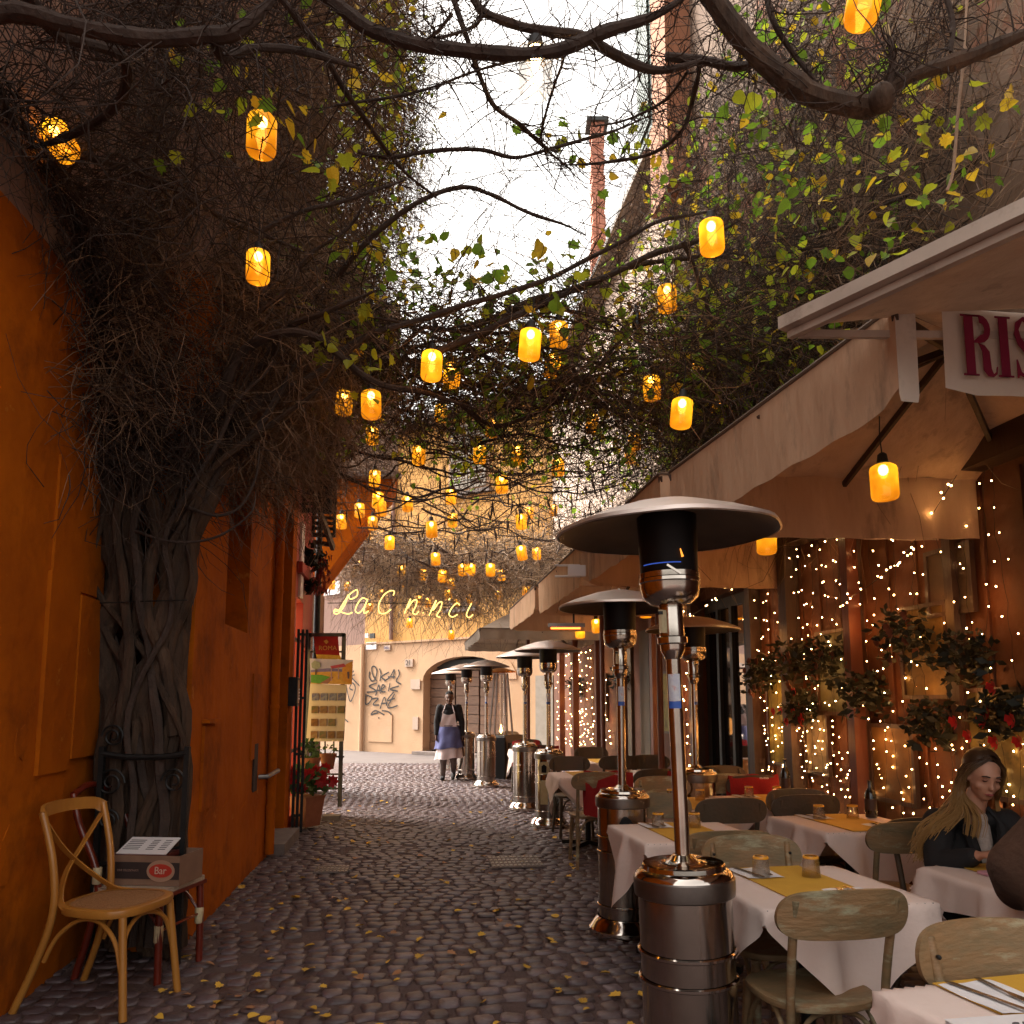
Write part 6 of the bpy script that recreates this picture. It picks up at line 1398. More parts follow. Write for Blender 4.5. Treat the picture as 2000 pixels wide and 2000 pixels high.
for r_, v in enumerate((1361, 1386, 1411, 1435)):
    for c_, u in enumerate((616, 633, 650, 667)):
        if r_ == 2 and c_ == 3: continue
        p = rp(u - r_ * .8, v, -.055); q = TC[0] if r_ == 0 else TC[1 + (c_ + r_) % 3]
        mt = pm(f'picture_tile_{r_}{c_}', q[0], q[1], scale=22 + c_ * 3, rough=.3, c3=(.04, .03, .02), s3=30)
        o = MB().box((0, 0, 0), (.090, .016, .094)).build('picture_tile', mt, smooth=False); o.location = p
        tag(o, f'small square souvenir tile, {("top", "second", "third", "bottom")[r_]} row, {ordinal(c_)} from the left', 'tile', 'souvenir tiles on the stand')
pn = thing('red_pennant', 'red pennant with gold print and yellow fringe on the stand', 'pennant', rp(640, 1260, -.06))
def quadp(pts, d_, th, name, mat, par): 
    P = [rp(u, v, d_) for u, v in pts]; return MB().prism([(p.x, p.z) for p in P], ((1, 0, 0), (0, 0, 1)), (0, P[0].y, 0), (0, th, 0)).build(name, mat, par, world=True, smooth=False)
quadp([(612, 1243), (660, 1243), (663, 1281), (617, 1279)], -.06, .006, 'cloth', REDCLOTH, pn)
quadp([(617, 1278), (664, 1280), (668, 1290), (660, 1287), (652, 1291), (644, 1288), (636, 1291), (628, 1286), (619, 1287)], -.062, .008, 'fringe', pm('gold_fringe', (.62, .38, .05), (.5, .28, .03), scale=60, rough=.8), pn)
GOLD = pm('gold_print', (.45, .22, .04), rough=.6)
text('ROMA', .085, rp(640, 1266, -.066), (1, 0, 0), (0, 0, 1), GOLD, pn, True, 'print'); quadp([(632, 1252), (638, 1249), (642, 1254), (637, 1258)], -.066, .003, 'emblem', GOLD, pn)
pt = thing('landscape_painting', 'small canvas painting of a farmhouse, red pergola and green field', 'painting', rp(645, 1310, -.09))
quadp([(605, 1286), (689, 1289), (687, 1337), (607, 1335)], -.10, .02, 'canvas', pm('painted_sky', (.42, .40, .55), (.55, .50, .60), scale=8, rough=.6), pt)
def dab(pts, c, i, name='brushwork'): quadp(pts, -.102 - i * .0012, .001, name, pm('paint_%d' % i, c, tuple(x * .75 for x in c), scale=25, rough=.6), pt)
dab([(607, 1309), (640, 1305), (688, 1308), (688, 1315), (607, 1316)], (.20, .16, .36), 1); dab([(607, 1313), (660, 1311), (688, 1315), (687, 1337), (607, 1335)], (.62, .32, .05), 2)
dab([(607, 1318), (628, 1318), (645, 1322), (625, 1335), (607, 1333)], (.10, .30, .03), 3); dab([(625, 1334), (646, 1322), (652, 1322), (640, 1336)], (.30, .13, .08), 4)
dab([(689, 1291), (676, 1297), (668, 1306), (670, 1330), (687, 1336)], (.62, .26, .03), 5); dab([(645, 1301), (672, 1296), (676, 1302), (648, 1306)], (.45, .05, .09), 6)
dab([(646, 1304), (648, 1304), (648, 1330), (646, 1330)], (.5, .3, .3), 7); dab([(660, 1303), (662, 1303), (662, 1326), (660, 1326)], (.5, .3, .3), 8); dab([(608, 1296), (614, 1290), (624, 1293), (627, 1302), (618, 1308), (609, 1304)], (.30, .33, .25), 9)
dab([(616, 1306), (618, 1306), (618, 1318), (615, 1318)], (.12, .08, .04), 10); dab([(678, 1312), (682, 1312), (682, 1326), (679, 1325)], (.10, .06, .10), 11)
# pots
def pot(u, v, Y, h, r, label, flowers=None, square=False):
    p = at(u, v, Y); t = thing('flower_pot', label, 'flower pot', p, .2, 'terracotta pots by the souvenir stand')
    if square: MB().lathe([(r * .78, 0), (r * 1.05, h), (r * 1.10, h), (r * 1.10, h * 1.05), (r * .9, h * 1.05)], 4, close=True).build('pot', TERRA, t, smooth=False)
    else: MB().lathe([(.001, 0), (r * .72, 0), (r * .95, h * .8), (r * 1.05, h * .8), (r * 1.08, h), (r * .9, h), (r * .85, h * .9), (.001, h * .9)], 20).build('pot', TERRA, t)
    return t, p
def bunch(t, c, n, rad, size, mat, name, up=.4, parts=True):
    V = []; m = MB()
    for i in range(n):
        a = R.uniform(0, 6.28); e = R.uniform(-.3, 1.2); d_ = Vector((math.cos(a) * math.cos(e), math.sin(a) * math.cos(e), math.sin(e) + up * .3)) * rad * R.uniform(.4, 1.0); p = Vector(c) + d_
        x = Vector((R.gauss(0, 1), R.gauss(0, 1), R.gauss(0, .6))).normalized(); y = x.cross(Vector((R.gauss(0, 1), R.gauss(0, 1), R.gauss(0, 1)))).normalized(); s_ = size * R.uniform(.6, 1.2)
        m.add([p - x * s_ * .1, p + x * s_ * .5 + y * s_ * .32, p + x * s_ * 1.1, p + x * s_ * .5 - y * s_ * .32], [(0, 1, 2), (0, 2, 3)])
    m.build(name, mat, t, world=False, smooth=False, fix=False, kind='stuff')
R.seed(44)
t, p = pot(598, 1612, 9.75, .33, .20, 'square terracotta pot of red flowers at the foot of the stand', square=True)
bunch(t, (0, 0, .42), 150, .26, .12, MIDGREEN, 'foliage')
for k in range(17):
    a = R.uniform(0, 6.28); q = Vector((math.cos(a) * R.uniform(.08, .34), math.sin(a) * R.uniform(.1, .34), .50 + R.uniform(-.06, .16))); m = MB()
    for i in range(9):
        b_ = i / 9 * 6.28; d_ = Vector((math.cos(b_), -.35, math.sin(b_))); m.add([q, q + d_ * .045 + Vector((-.028 * math.sin(b_), -.015, .028 * math.cos(b_))), q + d_ * .085, q + d_ * .045 + Vector((.028 * math.sin(b_), -.015, -.028 * math.cos(b_)))], [(0, 1, 2, 3)])
    m.build('flower', REDPETAL, t, fix=False)
t, p = pot(640, 1502, 10.6, .20, .105, 'small terracotta pot hung high on the stand'); bunch(t, (.0, 0, .2), 22, .14, .07, MIDGREEN, 'foliage')
t, p = pot(600, 1520, 10.3, .26, .15, 'dark red pot with trailing plant on the left of the stand'); bunch(t, (0, 0, .28), 70, .20, .08, MIDGREEN, 'foliage')
bk = tag(MB().box(atz(648, 1601, 0) + Vector((0, 0, .03)), (.22, .20, .06), .1).build('stone_block', STEP, smooth=False), 'flat stone block on the cobbles right of the flower pot', 'block')
# bunch of dried red peppers with greenery
pb = thing('pepper_garland', 'hanging bunch of dried red peppers and dark leaves on the red shop', 'garland', at(612, 1110, 10.2))
bunch(pb, (-.06, 0, .05), 200, .26, .10, DGREEN, 'foliage', 0); bunch(pb, (-.04, .05, -.30), 70, .16, .10, DGREEN, 'foliage', 0)
m = MB()
for i in range(90):
    q = Vector((.10 + R.gauss(0, .07), R.gauss(0, .06), R.uniform(-.30, .22))); m.tube([q, q + Vector((R.gauss(0, .01), 0, -.035)), q + Vector((R.gauss(0, .02), 0, -.08))], [.010, .011, .002], 5)
m.build('peppers', pm('dried_red_pepper', (.20, .012, .010), (.12, .008, .008), scale=20, rough=.4), pb, fix=False, kind='stuff')
# =================================================================== restaurant front: pictures, dried flowers, fairy lights, lamp
R.seed(77)
PIC = [(4.9, 1.25, .50, .62), (5.55, 1.85, .46, .60), (6.0, 1.05, .50, .52), (6.75, 1.75, .50, .66), (7.1, 1.15, .36, .50), (5.25, 2.3, .40, .4), (11.3, 1.5, .5, .8), (15.0, 1.6, .6, .8), (7.85, 1.35, .34, .85)]
for k, (Y, z, w_, h_) in enumerate(PIC):
    t = thing('wall_picture', ('olive', 'ochre', 'amber', 'grey green', 'pale', 'brown', 'yellow', 'rust', 'greenish yellow')[k] + ' framed picture on the restaurant front, ' + ('beside the woman', 'high between two battens', 'low behind the inner tables', 'left of the red post', 'low by the dark post', 'near the right edge, up high', 'far back beyond the doors', 'farthest of all', 'next to the black doors')[k], 'picture', on_r(Y, .02) + Vector((0, 0, z)), 0, 'pictures on the restaurant front')
    c = [(.20, .16, .05), (.34, .20, .05), (.36, .17, .04), (.17, .17, .09), (.36, .27, .16), (.18, .10, .05), (.45, .34, .06), (.30, .11, .05), (.45, .38, .05)][k]
    c = tuple(x * .55 for x in c); slab(MB(), on_r(Y - w_ / 2, .022), on_r(Y + w_ / 2, .022), z - h_ / 2, z + h_ / 2, nR, .02).build('canvas', pm('picture_canvas_%d' % k, c, tuple(x * .6 for x in c), scale=4, rough=.7, c3=tuple(x * .25 for x in c), s3=5), t, world=True, smooth=False)
    for (a, b, z0, z1) in ((Y - w_ / 2 - .03, Y - w_ / 2, z - h_ / 2 - .03, z + h_ / 2 + .03), (Y + w_ / 2, Y + w_ / 2 + .03, z - h_ / 2 - .03, z + h_ / 2 + .03), (Y - w_ / 2, Y + w_ / 2, z - h_ / 2 - .03, z - h_ / 2), (Y - w_ / 2, Y + w_ / 2, z + h_ / 2, z + h_ / 2 + .03)):
        slab(MB(), on_r(a, .022), on_r(b, .022), z0, z1, nR, .035).build('frame_bar', DARKWOOD, t, world=True, smooth=False)
DFL = [(5.0, 1.75, .26, 0), (5.6, 1.95, .28, 1), (6.15, 1.55, .25, 0), (6.65, 1.80, .32, 1), (7.3, 1.85, .30, 1), (7.15, 1.45, .22, 2), (5.35, 1.35, .24, 0), (4.75, 1.4, .25, 2), (7.95, 1.75, .26, 1), (13.2, 1.9, .3, 1), (16.8, 1.8, .3, 0)]
for k, (Y, z, r_, kd) in enumerate(DFL):
    t = thing('dried_bouquet', f'dark hanging bouquet of dried leaves{(" and leaves", " and pale roses", " and red blooms")[kd]} on the restaurant front, {ordinal(k)} counted from the woman', 'bouquet', on_r(Y, .14) + Vector((0, 0, z)), 0, 'dried bouquets on the restaurant front')
    t['label'] = f'dark dried bouquet{(" of leaves", " with pale roses", " with red blooms")[kd]} on the restaurant front, {ordinal(sorted(d_[0] for d_ in DFL).index(Y))} from the right'
    bunch(t, (0, 0, 0), 230, r_ * .85, .062, DGREEN, 'foliage', 0); bunch(t, (0, 0, -r_ * .5), 70, r_ * .7, .075, DGREEN, 'foliage', 0)
    if kd:
        for j in range(9):
            q = Vector((R.gauss(-.06, .06), R.gauss(0, r_ * .45), R.gauss(0, r_ * .45))); m = MB()
            for i in range(10):
                b_ = i * 2.4; rr_ = .012 + .0035 * i; d_ = Vector((-.5, math.cos(b_), math.sin(b_))); e_ = Vector((0, -math.sin(b_), math.cos(b_)))
                m.add([q + d_ * rr_ * .4 - e_ * rr_ * .5, q + d_ * rr_ * 1.2 - e_ * rr_ * .5, q + d_ * rr_ * 1.2 + e_ * rr_ * .5, q + d_ * rr_ * .4 + e_ * rr_ * .5], [(0, 1, 2, 3)])
            m.build('bloom', DRYPETAL if kd == 1 else REDPETAL, t, fix=False)
def warm(parent, p, power, r_=.12):
    l = bpy.data.lights.new('string_glow', 'POINT'); l.energy = power; l.color = (1.0, .38, .08); l.shadow_soft_size = r_
    o = bpy.data.objects.new('string_glow', l); col.objects.link(o); o.parent = parent; o.matrix_parent_inverse = PM[parent.name].inverted(); o.location = p
strings = [4.72, 4.86, 5.0, 5.14, 5.3, 5.46, 5.62, 5.78, 5.92, 6.06, 6.2, 6.5, 6.62, 6.76, 6.9, 7.02, 7.12, 7.22, 7.32, 7.62, 7.76, 7.9, 8.02, 8.12, 10.12, 10.3, 10.55, 14.5, 14.9, 15.3, 15.7, 16.1, 16.5, 16.9, 17.4, 17.9, 18.4, 18.9, 19.4]
for k, Y in enumerate(strings):
    where = 'by the far tables' if Y > 14 else ('just beyond the black doors' if Y > 9 else ('between the black doors and the dark post' if Y > 7.5 else ('left of the red post' if Y > 6.35 else 'right of the red post')))
    grp = [q for q in strings if (q > 14) == (Y > 14) and (q > 9) == (Y > 9) and (q > 7.5) == (Y > 7.5) and (q > 6.35) == (Y > 6.35)]
    t = thing('fairy_light_string', f'string of fairy lights {where}, {ordinal(sorted(grp, reverse=True).index(Y))} from the left', 'fairy lights', on_r(Y, .07) + Vector((0, 0, 2.9)), 0, 'fairy light strings on the restaurant front')
    off = .06 + .05 * R.random(); ph = R.uniform(0, 6); z = 2.92; W = []; bm_ = MB()
    while z > (.55 if Y < 9 else .5):
        W.append(on_r(Y + .035 * math.sin(z * 3 + ph) + R.gauss(0, .012), off + .01 * math.sin(z * 5)) + Vector((0, 0, z)))
        if len(W) % 2 == 0 or z < 1.3:
            r_ = .0050 if Y < 9 else .0090; bm_.ball(W[-1] + Vector((R.gauss(0, .022), R.gauss(0, .03), R.gauss(0, .02))), r_ * R.uniform(.75, 1.15), 6, 4)
        z -= R.uniform(.05, .11)
    MB().tube(W, .0016, 3, False).build('wire', IRON, t, world=True, fix=False)
    bm_.build('bulbs', FAIRY, t, world=True, fix=False, kind='stuff')
    warm(t, on_r(Y, .16) + Vector((0, 0, (1.2, 2.1, 1.6)[k % 3])), .36 if Y < 9 else .5)
# light chain drooping across the front near the right edge, and one over the doors
for (P, lab, n_) in (([on_r(4.7, .35) + Vector((0, 0, 2.85)), on_r(5.4, .30) + Vector((0, 0, 2.45)), on_r(6.3, .25) + Vector((0, 0, 2.25))], 'fairy light chain drooping near the right edge', 26), ([on_r(8.0, .3) + Vector((0, 0, 2.72)), on_r(9.0, .32) + Vector((0, 0, 2.55)), on_r(10.0, .3) + Vector((0, 0, 2.5))], 'bundle of cold lights on the wire over the black doors', 14)):
    t = thing('fairy_light_chain', lab, 'fairy lights', P[0]); Q = spline(P, 12); MB().tube(Q, .0025, 4, False).build('wire', IRON, t, world=True, fix=False); m = MB()
    for i in range(n_): m.ball(R.choice(Q) + Vector((R.gauss(0, .02), R.gauss(0, .02), R.gauss(0, .02))), .006, 6, 4)
    m.build('bulbs', FAIRY, t, world=True, fix=False, kind='stuff')
pd = thing('pendant_lamp', 'black dome pendant lamp glowing under the parasols by the dark post', 'lamp', at(1597, 1045, 6.6))
MB().lathe([(.02, .18), (.03, .12), (.10, .09), (.15, .02), (.155, 0), (.148, 0), (.10, .08), (.02, .11)], 24).build('shade', BLACKM, pd)
MB().ball((0, 0, .03), .03, 10, 6).build('bulb', BULB, pd); MB().tube([(0, 0, .18), (0, 0, .75)], .006, 5).build('cord', RUBBER, pd)
# infrared bar glowing under the far parasol
irb = thing('infrared_heater', 'thin red glowing infrared bar under the farther parasol', 'heater', at(1112, 1227, 8.6))
MB().tube([(-.20, 0, 0), (.12, 0, 0)], .010, 8).build('element', em('red_hot_element', (1.0, .10, .015), 2.5), irb); MB().box((-.03, .03, .035), (.40, .06, .04)).build('reflector', STEELD, irb, smooth=False)
MB().box((.05, .03, .18), (.02, .02, .26)).build('bracket', IRON, irb, smooth=False)
# rope hanging from the vine, top right
tag(MB().tube(spline(px((1890, -40, 2.9), (1885, 90, 2.9), (1872, 210, 2.9), (1862, 330, 2.9), (1850, 372, 2.9)), 5), .006, 6).build('hanging_rope', pm('sisal_rope', (.36, .25, .17), (.27, .18, .12), scale=60, rough=.9), fix=False), 'pale rope hanging down from the vine, upper right', 'rope')
# retracted awning arm poking out by the far parasol
ar = thing('folding_awning', 'white folded awning end poking out beside the second heater hood', 'awning arm', at(1120, 1115, 7.2))
for dz in (-.05, .05): MB().tube([(-.17, 0, dz), (.06, 0, dz)], .010, 8).build('rod', PAPER, ar)
MB().box((.03, 0, 0), (.16, .05, .10)).build('bracket', PAPER, ar, smooth=False)
# dark bottle hung in the vines
db = thing('hanging_bottle', 'dark glass bottle hanging in the canopy left of the right lanterns', 'bottle', at(1243, 616, 5.6))
MB().lathe([(.001, -.10), (.03, -.098), (.034, -.09), (.034, .0), (.014, .05), (.013, .09), (.001, .09)], 12).build('bottle_body', pm('blue_black_glass', (.010, .012, .02), rough=.1, spec=.8), db); MB().tube([(0, 0, .09), (0, 0, .35)], .003, 4).build('cord', RUBBER, db)

# =================================================================== people
def chain(mb, pts, rad, k=12):
    for i, p in enumerate(pts): mb.ball(p, rad[i], k, 8)
    for i in range(len(pts) - 1): mb.tube([pts[i], pts[i + 1]], [rad[i], rad[i + 1]], k)
    return mb
def fused(mb, vox, it, name, mat, parent, M):
    """one continuous skin over overlapping limbs: voxel remesh, then smoothing; M places it in the world"""
    me = bpy.data.meshes.new(name); me.from_pydata([tuple(M @ Vector(p)) for p in mb.v], [], mb.f); o = bpy.data.objects.new(name, me); col.objects.link(o)
    b = bmesh.new(); b.from_mesh(me); bmesh.ops.recalc_face_normals(b, faces=b.faces); b.to_mesh(me); b.free()
    r = o.modifiers.new('remesh', 'REMESH'); r.mode = 'VOXEL'; r.voxel_size = vox; r.use_smooth_shade = True
    s_ = o.modifiers.new('smooth', 'SMOOTH'); s_.iterations = it; s_.factor = .5
    dg = bpy.context.evaluated_depsgraph_get(); ne = bpy.data.meshes.new_from_object(o.evaluated_get(dg)); bpy.data.objects.remove(o)
    ne.materials.clear(); q = link(name, ne, mat, parent, True, True, None, 180); return q
def hand(mb, wrist, dirv, palm_n, side, L=.17, curl=.5):
    """palm plus four bent fingers of unequal length and a thumb leaving the side of the palm"""
    d_ = Vector(dirv).normalized(); n_ = Vector(palm_n); n_ = (n_ - d_ * n_.dot(d_)).normalized(); s_ = d_.cross(n_) * side; w0 = Vector(wrist); pl = L * .52
    for f in (-.3, -.1, .1, .3): chain(mb, [w0 + s_ * f * .045, w0 + d_ * pl + s_ * f * .12], [.016, .013], 8)
    for f, ln in ((-.34, .80), (-.115, 1.0), (.11, .95), (.33, .76)):
        p0 = w0 + d_ * pl + s_ * f * .12; l_ = L * .48 * ln; a1 = d_ * math.cos(curl) + n_ * math.sin(curl); a2 = d_ * math.cos(curl * 2.1) + n_ * math.sin(curl * 2.1)
        chain(mb, [p0, p0 + a1 * l_ * .5, p0 + a1 * l_ * .5 + a2 * l_ * .5], [.0098, .009, .0075], 8)
    p0 = w0 + d_ * pl * .30 - s_ * .026; a1 = (d_ * .75 - s_ * .6 + n_ * .25).normalized(); a2 = (d_ * .95 - s_ * .1 + n_ * .35).normalized(); chain(mb, [p0, p0 + a1 * L * .24, p0 + a1 * L * .24 + a2 * L * .17], [.013, .011, .009], 8)
def head(mb, c, f, up, s=1.0):
    """skull, jaw, nose, brow, lips and ears; f is where the face looks"""
    f = Vector(f).normalized(); up = Vector(up); up = (up - f * up.dot(f)).normalized(); r_ = f.cross(up); c = Vector(c); P = lambda x, y, z: c + (r_ * x + f * y + up * z) * s
    def el(x, y, z, rx, ry, rz):
        o = len(mb.v); mb.ball((0, 0, 0), (rx * s, ry * s, rz * s), 16, 10)
        for i in range(o, len(mb.v)): v = Vector(mb.v[i]); mb.v[i] = tuple(P(x, y, z) + r_ * v.x + f * v.y + up * v.z)
    el(0, -.012, .028, .074, .092, .088); el(0, .018, -.030, .060, .070, .075); el(0, .045, -.078, .034, .038, .030); el(0, .030, .02, .060, .058, .060)
    el(0, .098, -.022, .0135, .018, .013); el(0, .088, .002, .0085, .012, .026); el(0, .078, .032, .050, .014, .010)
    el(0, .084, -.054, .023, .010, .006); el(0, .082, -.064, .020, .010, .007)
    for q in (-1, 1): el(q * .072, -.005, -.008, .009, .018, .027); el(q * .040, .055, -.028, .020, .022, .018)
    return P
def face_bits(par, P, s, skin_lip, dark, world=True):
    for q in (-1, 1):
        MB().ball(P(q * .029, .0785, .010), (.0115 * s, .0115 * s, .0065 * s), 10, 6).build('eye', dark, par, world=world)
        m = MB(); pts = [P(q * .014, .090, .032), P(q * .030, .090, .037), P(q * .047, .076, .030)]; m.tube(pts, [.003 * s, .0036 * s, .0022 * s], 6).build('eyebrow', dark, par, world=world)
    MB().tube([P(-.021, .086, -.059), P(-.008, .0945, -.057), P(0, .0945, -.0585), P(.008, .0945, -.057), P(.021, .086, -.059)], [.002 * s, .0058 * s, .0062 * s, .0058 * s, .002 * s], 8).build('lips', skin_lip, par, world=world)

# ---- the waiter walking up the lane
SKIN1 = pm('dark_brown_skin', (.16, .082, .05), (.13, .065, .04), scale=9, rough=.5); SKIN2 = pm('fair_skin', (.50, .25, .16), (.46, .22, .14), scale=9, rough=.5)
BLK = pm('black_cotton', (.014, .012, .013), (.009, .008, .009), scale=20, rough=.9); WHT = pm('white_apron_cotton', (.66, .56, .55), (.60, .50, .49), scale=6, rough=.9); BLU = pm('blue_apron_cotton', (.105, .115, .26), (.085, .092, .21), scale=7, rough=.9)
GRY = pm('grey_trouser_cotton', (.16, .125, .11), (.12, .095, .085), scale=8, rough=.9); HAIRB = pm('black_cropped_hair', (.010, .008, .008), rough=.8, bump=.8, bscale=150)
wp = atz(876, 1524, 0); wx, wy = wp.x, wp.y
mn_ = thing('person', 'waiter in black shirt, white bib apron and blue waist apron walking up the lane', 'person', (wx, wy, 0), 0)
M = Matrix.Translation((wx, wy, 0))
hip = Vector((0, 0, .93)); b = MB()
P = head(b, (.005, -.03, 1.585), (.05, -1, -.12), (0, 0, 1), 1.13)
chain(b, [(0, .0, 1.38), (0, -.005, 1.50)], [.058, .054]); b.ball((0, 0, 1.22), (.165, .105, .20)); b.ball((0, 0, .98), (.155, .105, .15)); b.ball((0, .0, 1.36), (.15, .08, .07))
RA = [Vector((-.180, .01, 1.395)), Vector((-.245, .02, 1.10)), Vector((-.240, -.07, .87))]; LA = [Vector((.180, .01, 1.395)), Vector((.250, .03, 1.10)), Vector((.262, .0, .86))]
for A_ in (RA, LA): chain(b, A_, [.058, .044, .030])
hand(b, RA[2], (.08, -.15, -1), (.7, -.3, 0), 1, .17, .45); hand(b, LA[2], (-.05, -.05, -1), (-.7, -.2, 0), -1, .17, .45)
RL = [Vector((-.085, 0, .92)), Vector((-.095, -.05, .50)), Vector((-.115, -.02, .09))]; LL = [Vector((.085, 0, .92)), Vector((.100, -.12, .52)), Vector((.085, .10, .17))]
for A_ in (RL, LL): chain(b, A_, [.088, .060, .042])
fused(b, .011, 3, 'body', SKIN1, mn_, M)
face_bits(mn_, lambda x, y, z: M @ P(x, y, z), 1.0, pm('dark_lips', (.06, .025, .02), rough=.5), BLK)
m = MB(); m.ball(P(0, -.018, .055), (.083, .098, .075), 14, 8); fused(m, .012, 1, 'hair', HAIRB, mn_, M)
m = MB(); m.ball((0, 0, 1.22), (.182, .122, .21)); m.ball((0, .0, 1.39), (.17, .095, .072)); m.ball((0, 0, 1.02), (.172, .120, .12)); chain(m, [(0, .0, 1.38), (0, 0, 1.455)], [.078, .064])
for A_ in (RA, LA): chain(m, [A_[0], A_[1], A_[1].lerp(A_[2], .92)], [.074, .060, .046])
fused(m, .014, 4, 'black_shirt', BLK, mn_, M)
m = MB()
for A_ in (RL, LL): chain(m, [A_[0], A_[1], A_[1].lerp(A_[2], .93)], [.102, .078, .060])
fused(m, .014, 3, 'trousers', GRY, mn_, M)
for (A_, pit) in ((RL, 0.0), (LL, .75)):
    m = MB(); a = A_[2]; c, s_ = math.cos(pit), math.sin(pit); hl = a + Vector((0, .05 * c + .02, -.045 + .02 * s_)); to = hl + Vector((0, -.25 * c, -.25 * s_ * .75 + .0)); to.z = max(to.z, .035); hl.z = max(hl.z, .04)
    chain(m, [hl, hl.lerp(to, .55), to], [.042, .046, .034]); chain(m, [a + Vector((0, 0, .03)), hl + Vector((0, 0, .02))], [.048, .045]); fused(m, .012, 2, 'shoe', BLK, mn_, M)
def wrapskirt(z0, z1, r0, r1, mat, name, amp, ph, a0=-PI * 1.12, a1=PI * .12, slant=0.0):
    m = MB(); n = 40; rows = 10
    for j in range(rows + 1):
        f = j / rows
        for i in range(n + 1):
            a = a0 + (a1 - a0) * i / n; rr_ = r0 + (r1 - r0) * f + amp * f * math.sin(a * 7 + ph + f * 2) + .006 * math.sin(a * 3 + f * 9)
            m.v.append((rr_ * 1.18 * math.cos(a), rr_ * .86 * math.sin(a) - .03 * f, z0 + (z1 - z0) * f + slant * f * math.cos(a) + .012 * f * math.sin(a * 5 + ph)))
    for j in range(rows):
        for i in range(n): q = j * (n + 1) + i; m.f.append((q, q + 1, q + n + 2, q + n + 1))
    for i, p in enumerate(m.v): m.v[i] = tuple(M @ Vector(p))
    return m.build(name, mat, mn_, world=True, fix=False)
wrapskirt(1.06, .42, .155, .225, WHT, 'long_apron', .016, 1.0, slant=.02); wrapskirt(1.04, .62, .166, .232, BLU, 'waist_apron', .012, 2.2, slant=.02)
m = MB(); n = 12                                        # bib with a sagging top edge, halter straps
for j in range(9):
    f = j / 8
    for i in range(n + 1):
        x = (i / n * 2 - 1) * (.120 + .040 * f); z = 1.30 - .27 * f - (.045 * (1 - (i / n * 2 - 1) ** 2) if f < .3 else 0) * (1 - f / .3); y = -.135 - .012 * math.cos(x * 9) + .006 * math.sin(x * 40 + f * 5)
        m.v.append(tuple(M @ Vector((x, y, z))))
for j in range(8):
    for i in range(n): q = j * (n + 1) + i; m.f.append((q, q + 1, q + n + 2, q + n + 1))
m.build('bib', WHT, mn_, world=True, fix=False)
for q in (-1, 1): MB().tube(spline([M @ Vector(p) for p in ((q * .115, -.135, 1.295), (q * .085, -.115, 1.38), (q * .062, -.06, 1.452), (q * .03, .055, 1.46))], 5), .011, 6).build('strap', WHT, mn_, world=True)
MB().tube([M @ Vector((.19 * math.cos(a) * 1.0, .148 * math.sin(a), 1.045)) for a in [2 * PI * i / 24 for i in range(25)]], .009, 6).build('waist_tie', BLK, mn_, world=True)

# ---- the woman at the table
I4 = Matrix.Identity(4)
wm = thing('person', 'woman with long fair hair in a dark blazer seated at a table, looking down', 'person', (2.28, 4.18, 0), 0)
chair(2.28, 4.22, 188, 'bistro chair the woman in the dark blazer sits on', 1)
b = MB(); fd = Vector((-.08, -.93, -.36)); hc_ = Vector((2.295, 3.965, 1.145))
P = head(b, hc_, fd, (.05, -.1, 1), .98)
chain(b, [(2.275, 4.06, .93), (2.29, 4.01, 1.06)], [.056, .050]); b.ball((2.275, 4.11, .78), (.150, .10, .19)); b.ball((2.275, 4.18, .56), (.165, .12, .13)); b.ball((2.275, 4.08, .92), (.15, .075, .06))
SR, ER, WR = Vector((2.115, 4.07, .905)), Vector((2.03, 3.93, .735)), Vector((2.130, 3.775, .800)); SLh, EL, WL = Vector((2.445, 4.06, .905)), Vector((2.56, 3.93, .72)), Vector((2.42, 3.74, .775))
chain(b, [SR, ER, WR], [.052, .040, .026]); chain(b, [SLh, EL, WL], [.052, .040, .026])
hand(b, WR, (.80, -.45, .25), (.25, -.2, -1), 1, .165, .42); hand(b, WL, (-.55, -.6, .2), (0, -.2, -1), -1, .165, .5)
TR = [Vector((2.20, 4.14, .53)), Vector((1.97, 3.78, .50)), Vector((1.93, 3.80, .10))]; TL = [Vector((2.36, 4.14, .53)), Vector((2.45, 3.74, .52)), Vector((2.45, 3.74, .10))]
for A_ in (TR, TL): chain(b, A_, [.082, .060, .040])
fused(b, .0075, 3, 'body', SKIN2, wm, I4)
face_bits(wm, P, .98, pm('rose_lips', (.30, .07, .06), rough=.4), pm('dark_lash', (.03, .015, .010), rough=.6))
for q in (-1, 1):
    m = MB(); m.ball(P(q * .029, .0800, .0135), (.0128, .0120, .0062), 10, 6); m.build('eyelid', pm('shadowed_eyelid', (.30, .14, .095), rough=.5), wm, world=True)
BLZ = pm('dark_blazer_wool', (.012, .010, .011), (.008, .007, .008), scale=30, rough=.85)
m = MB(); m.ball((2.275, 4.125, .77), (.178, .118, .20)); m.ball((2.275, 4.19, .58), (.185, .13, .14)); m.ball((2.19, 4.075, .925), (.11, .075, .05)); m.ball((2.36, 4.075, .925), (.11, .075, .05))
chain(m, [SR, ER, ER.lerp(WR, .86)], [.075, .062, .044]); chain(m, [SLh, EL, EL.lerp(WL, .86)], [.075, .062, .044]); fused(m, .012, 3, 'blazer', BLZ, wm, I4)
m = MB(); m.ball((2.30, 4.055, .82), (.062, .075, .155)); m.ball((2.29, 4.03, .93), (.05, .045, .05)); fused(m, .010, 2, 'blouse', pm('pale_knit', (.50, .40, .35), (.42, .33, .29), scale=50, rough=.9, bump=.5, bscale=160), wm, I4)
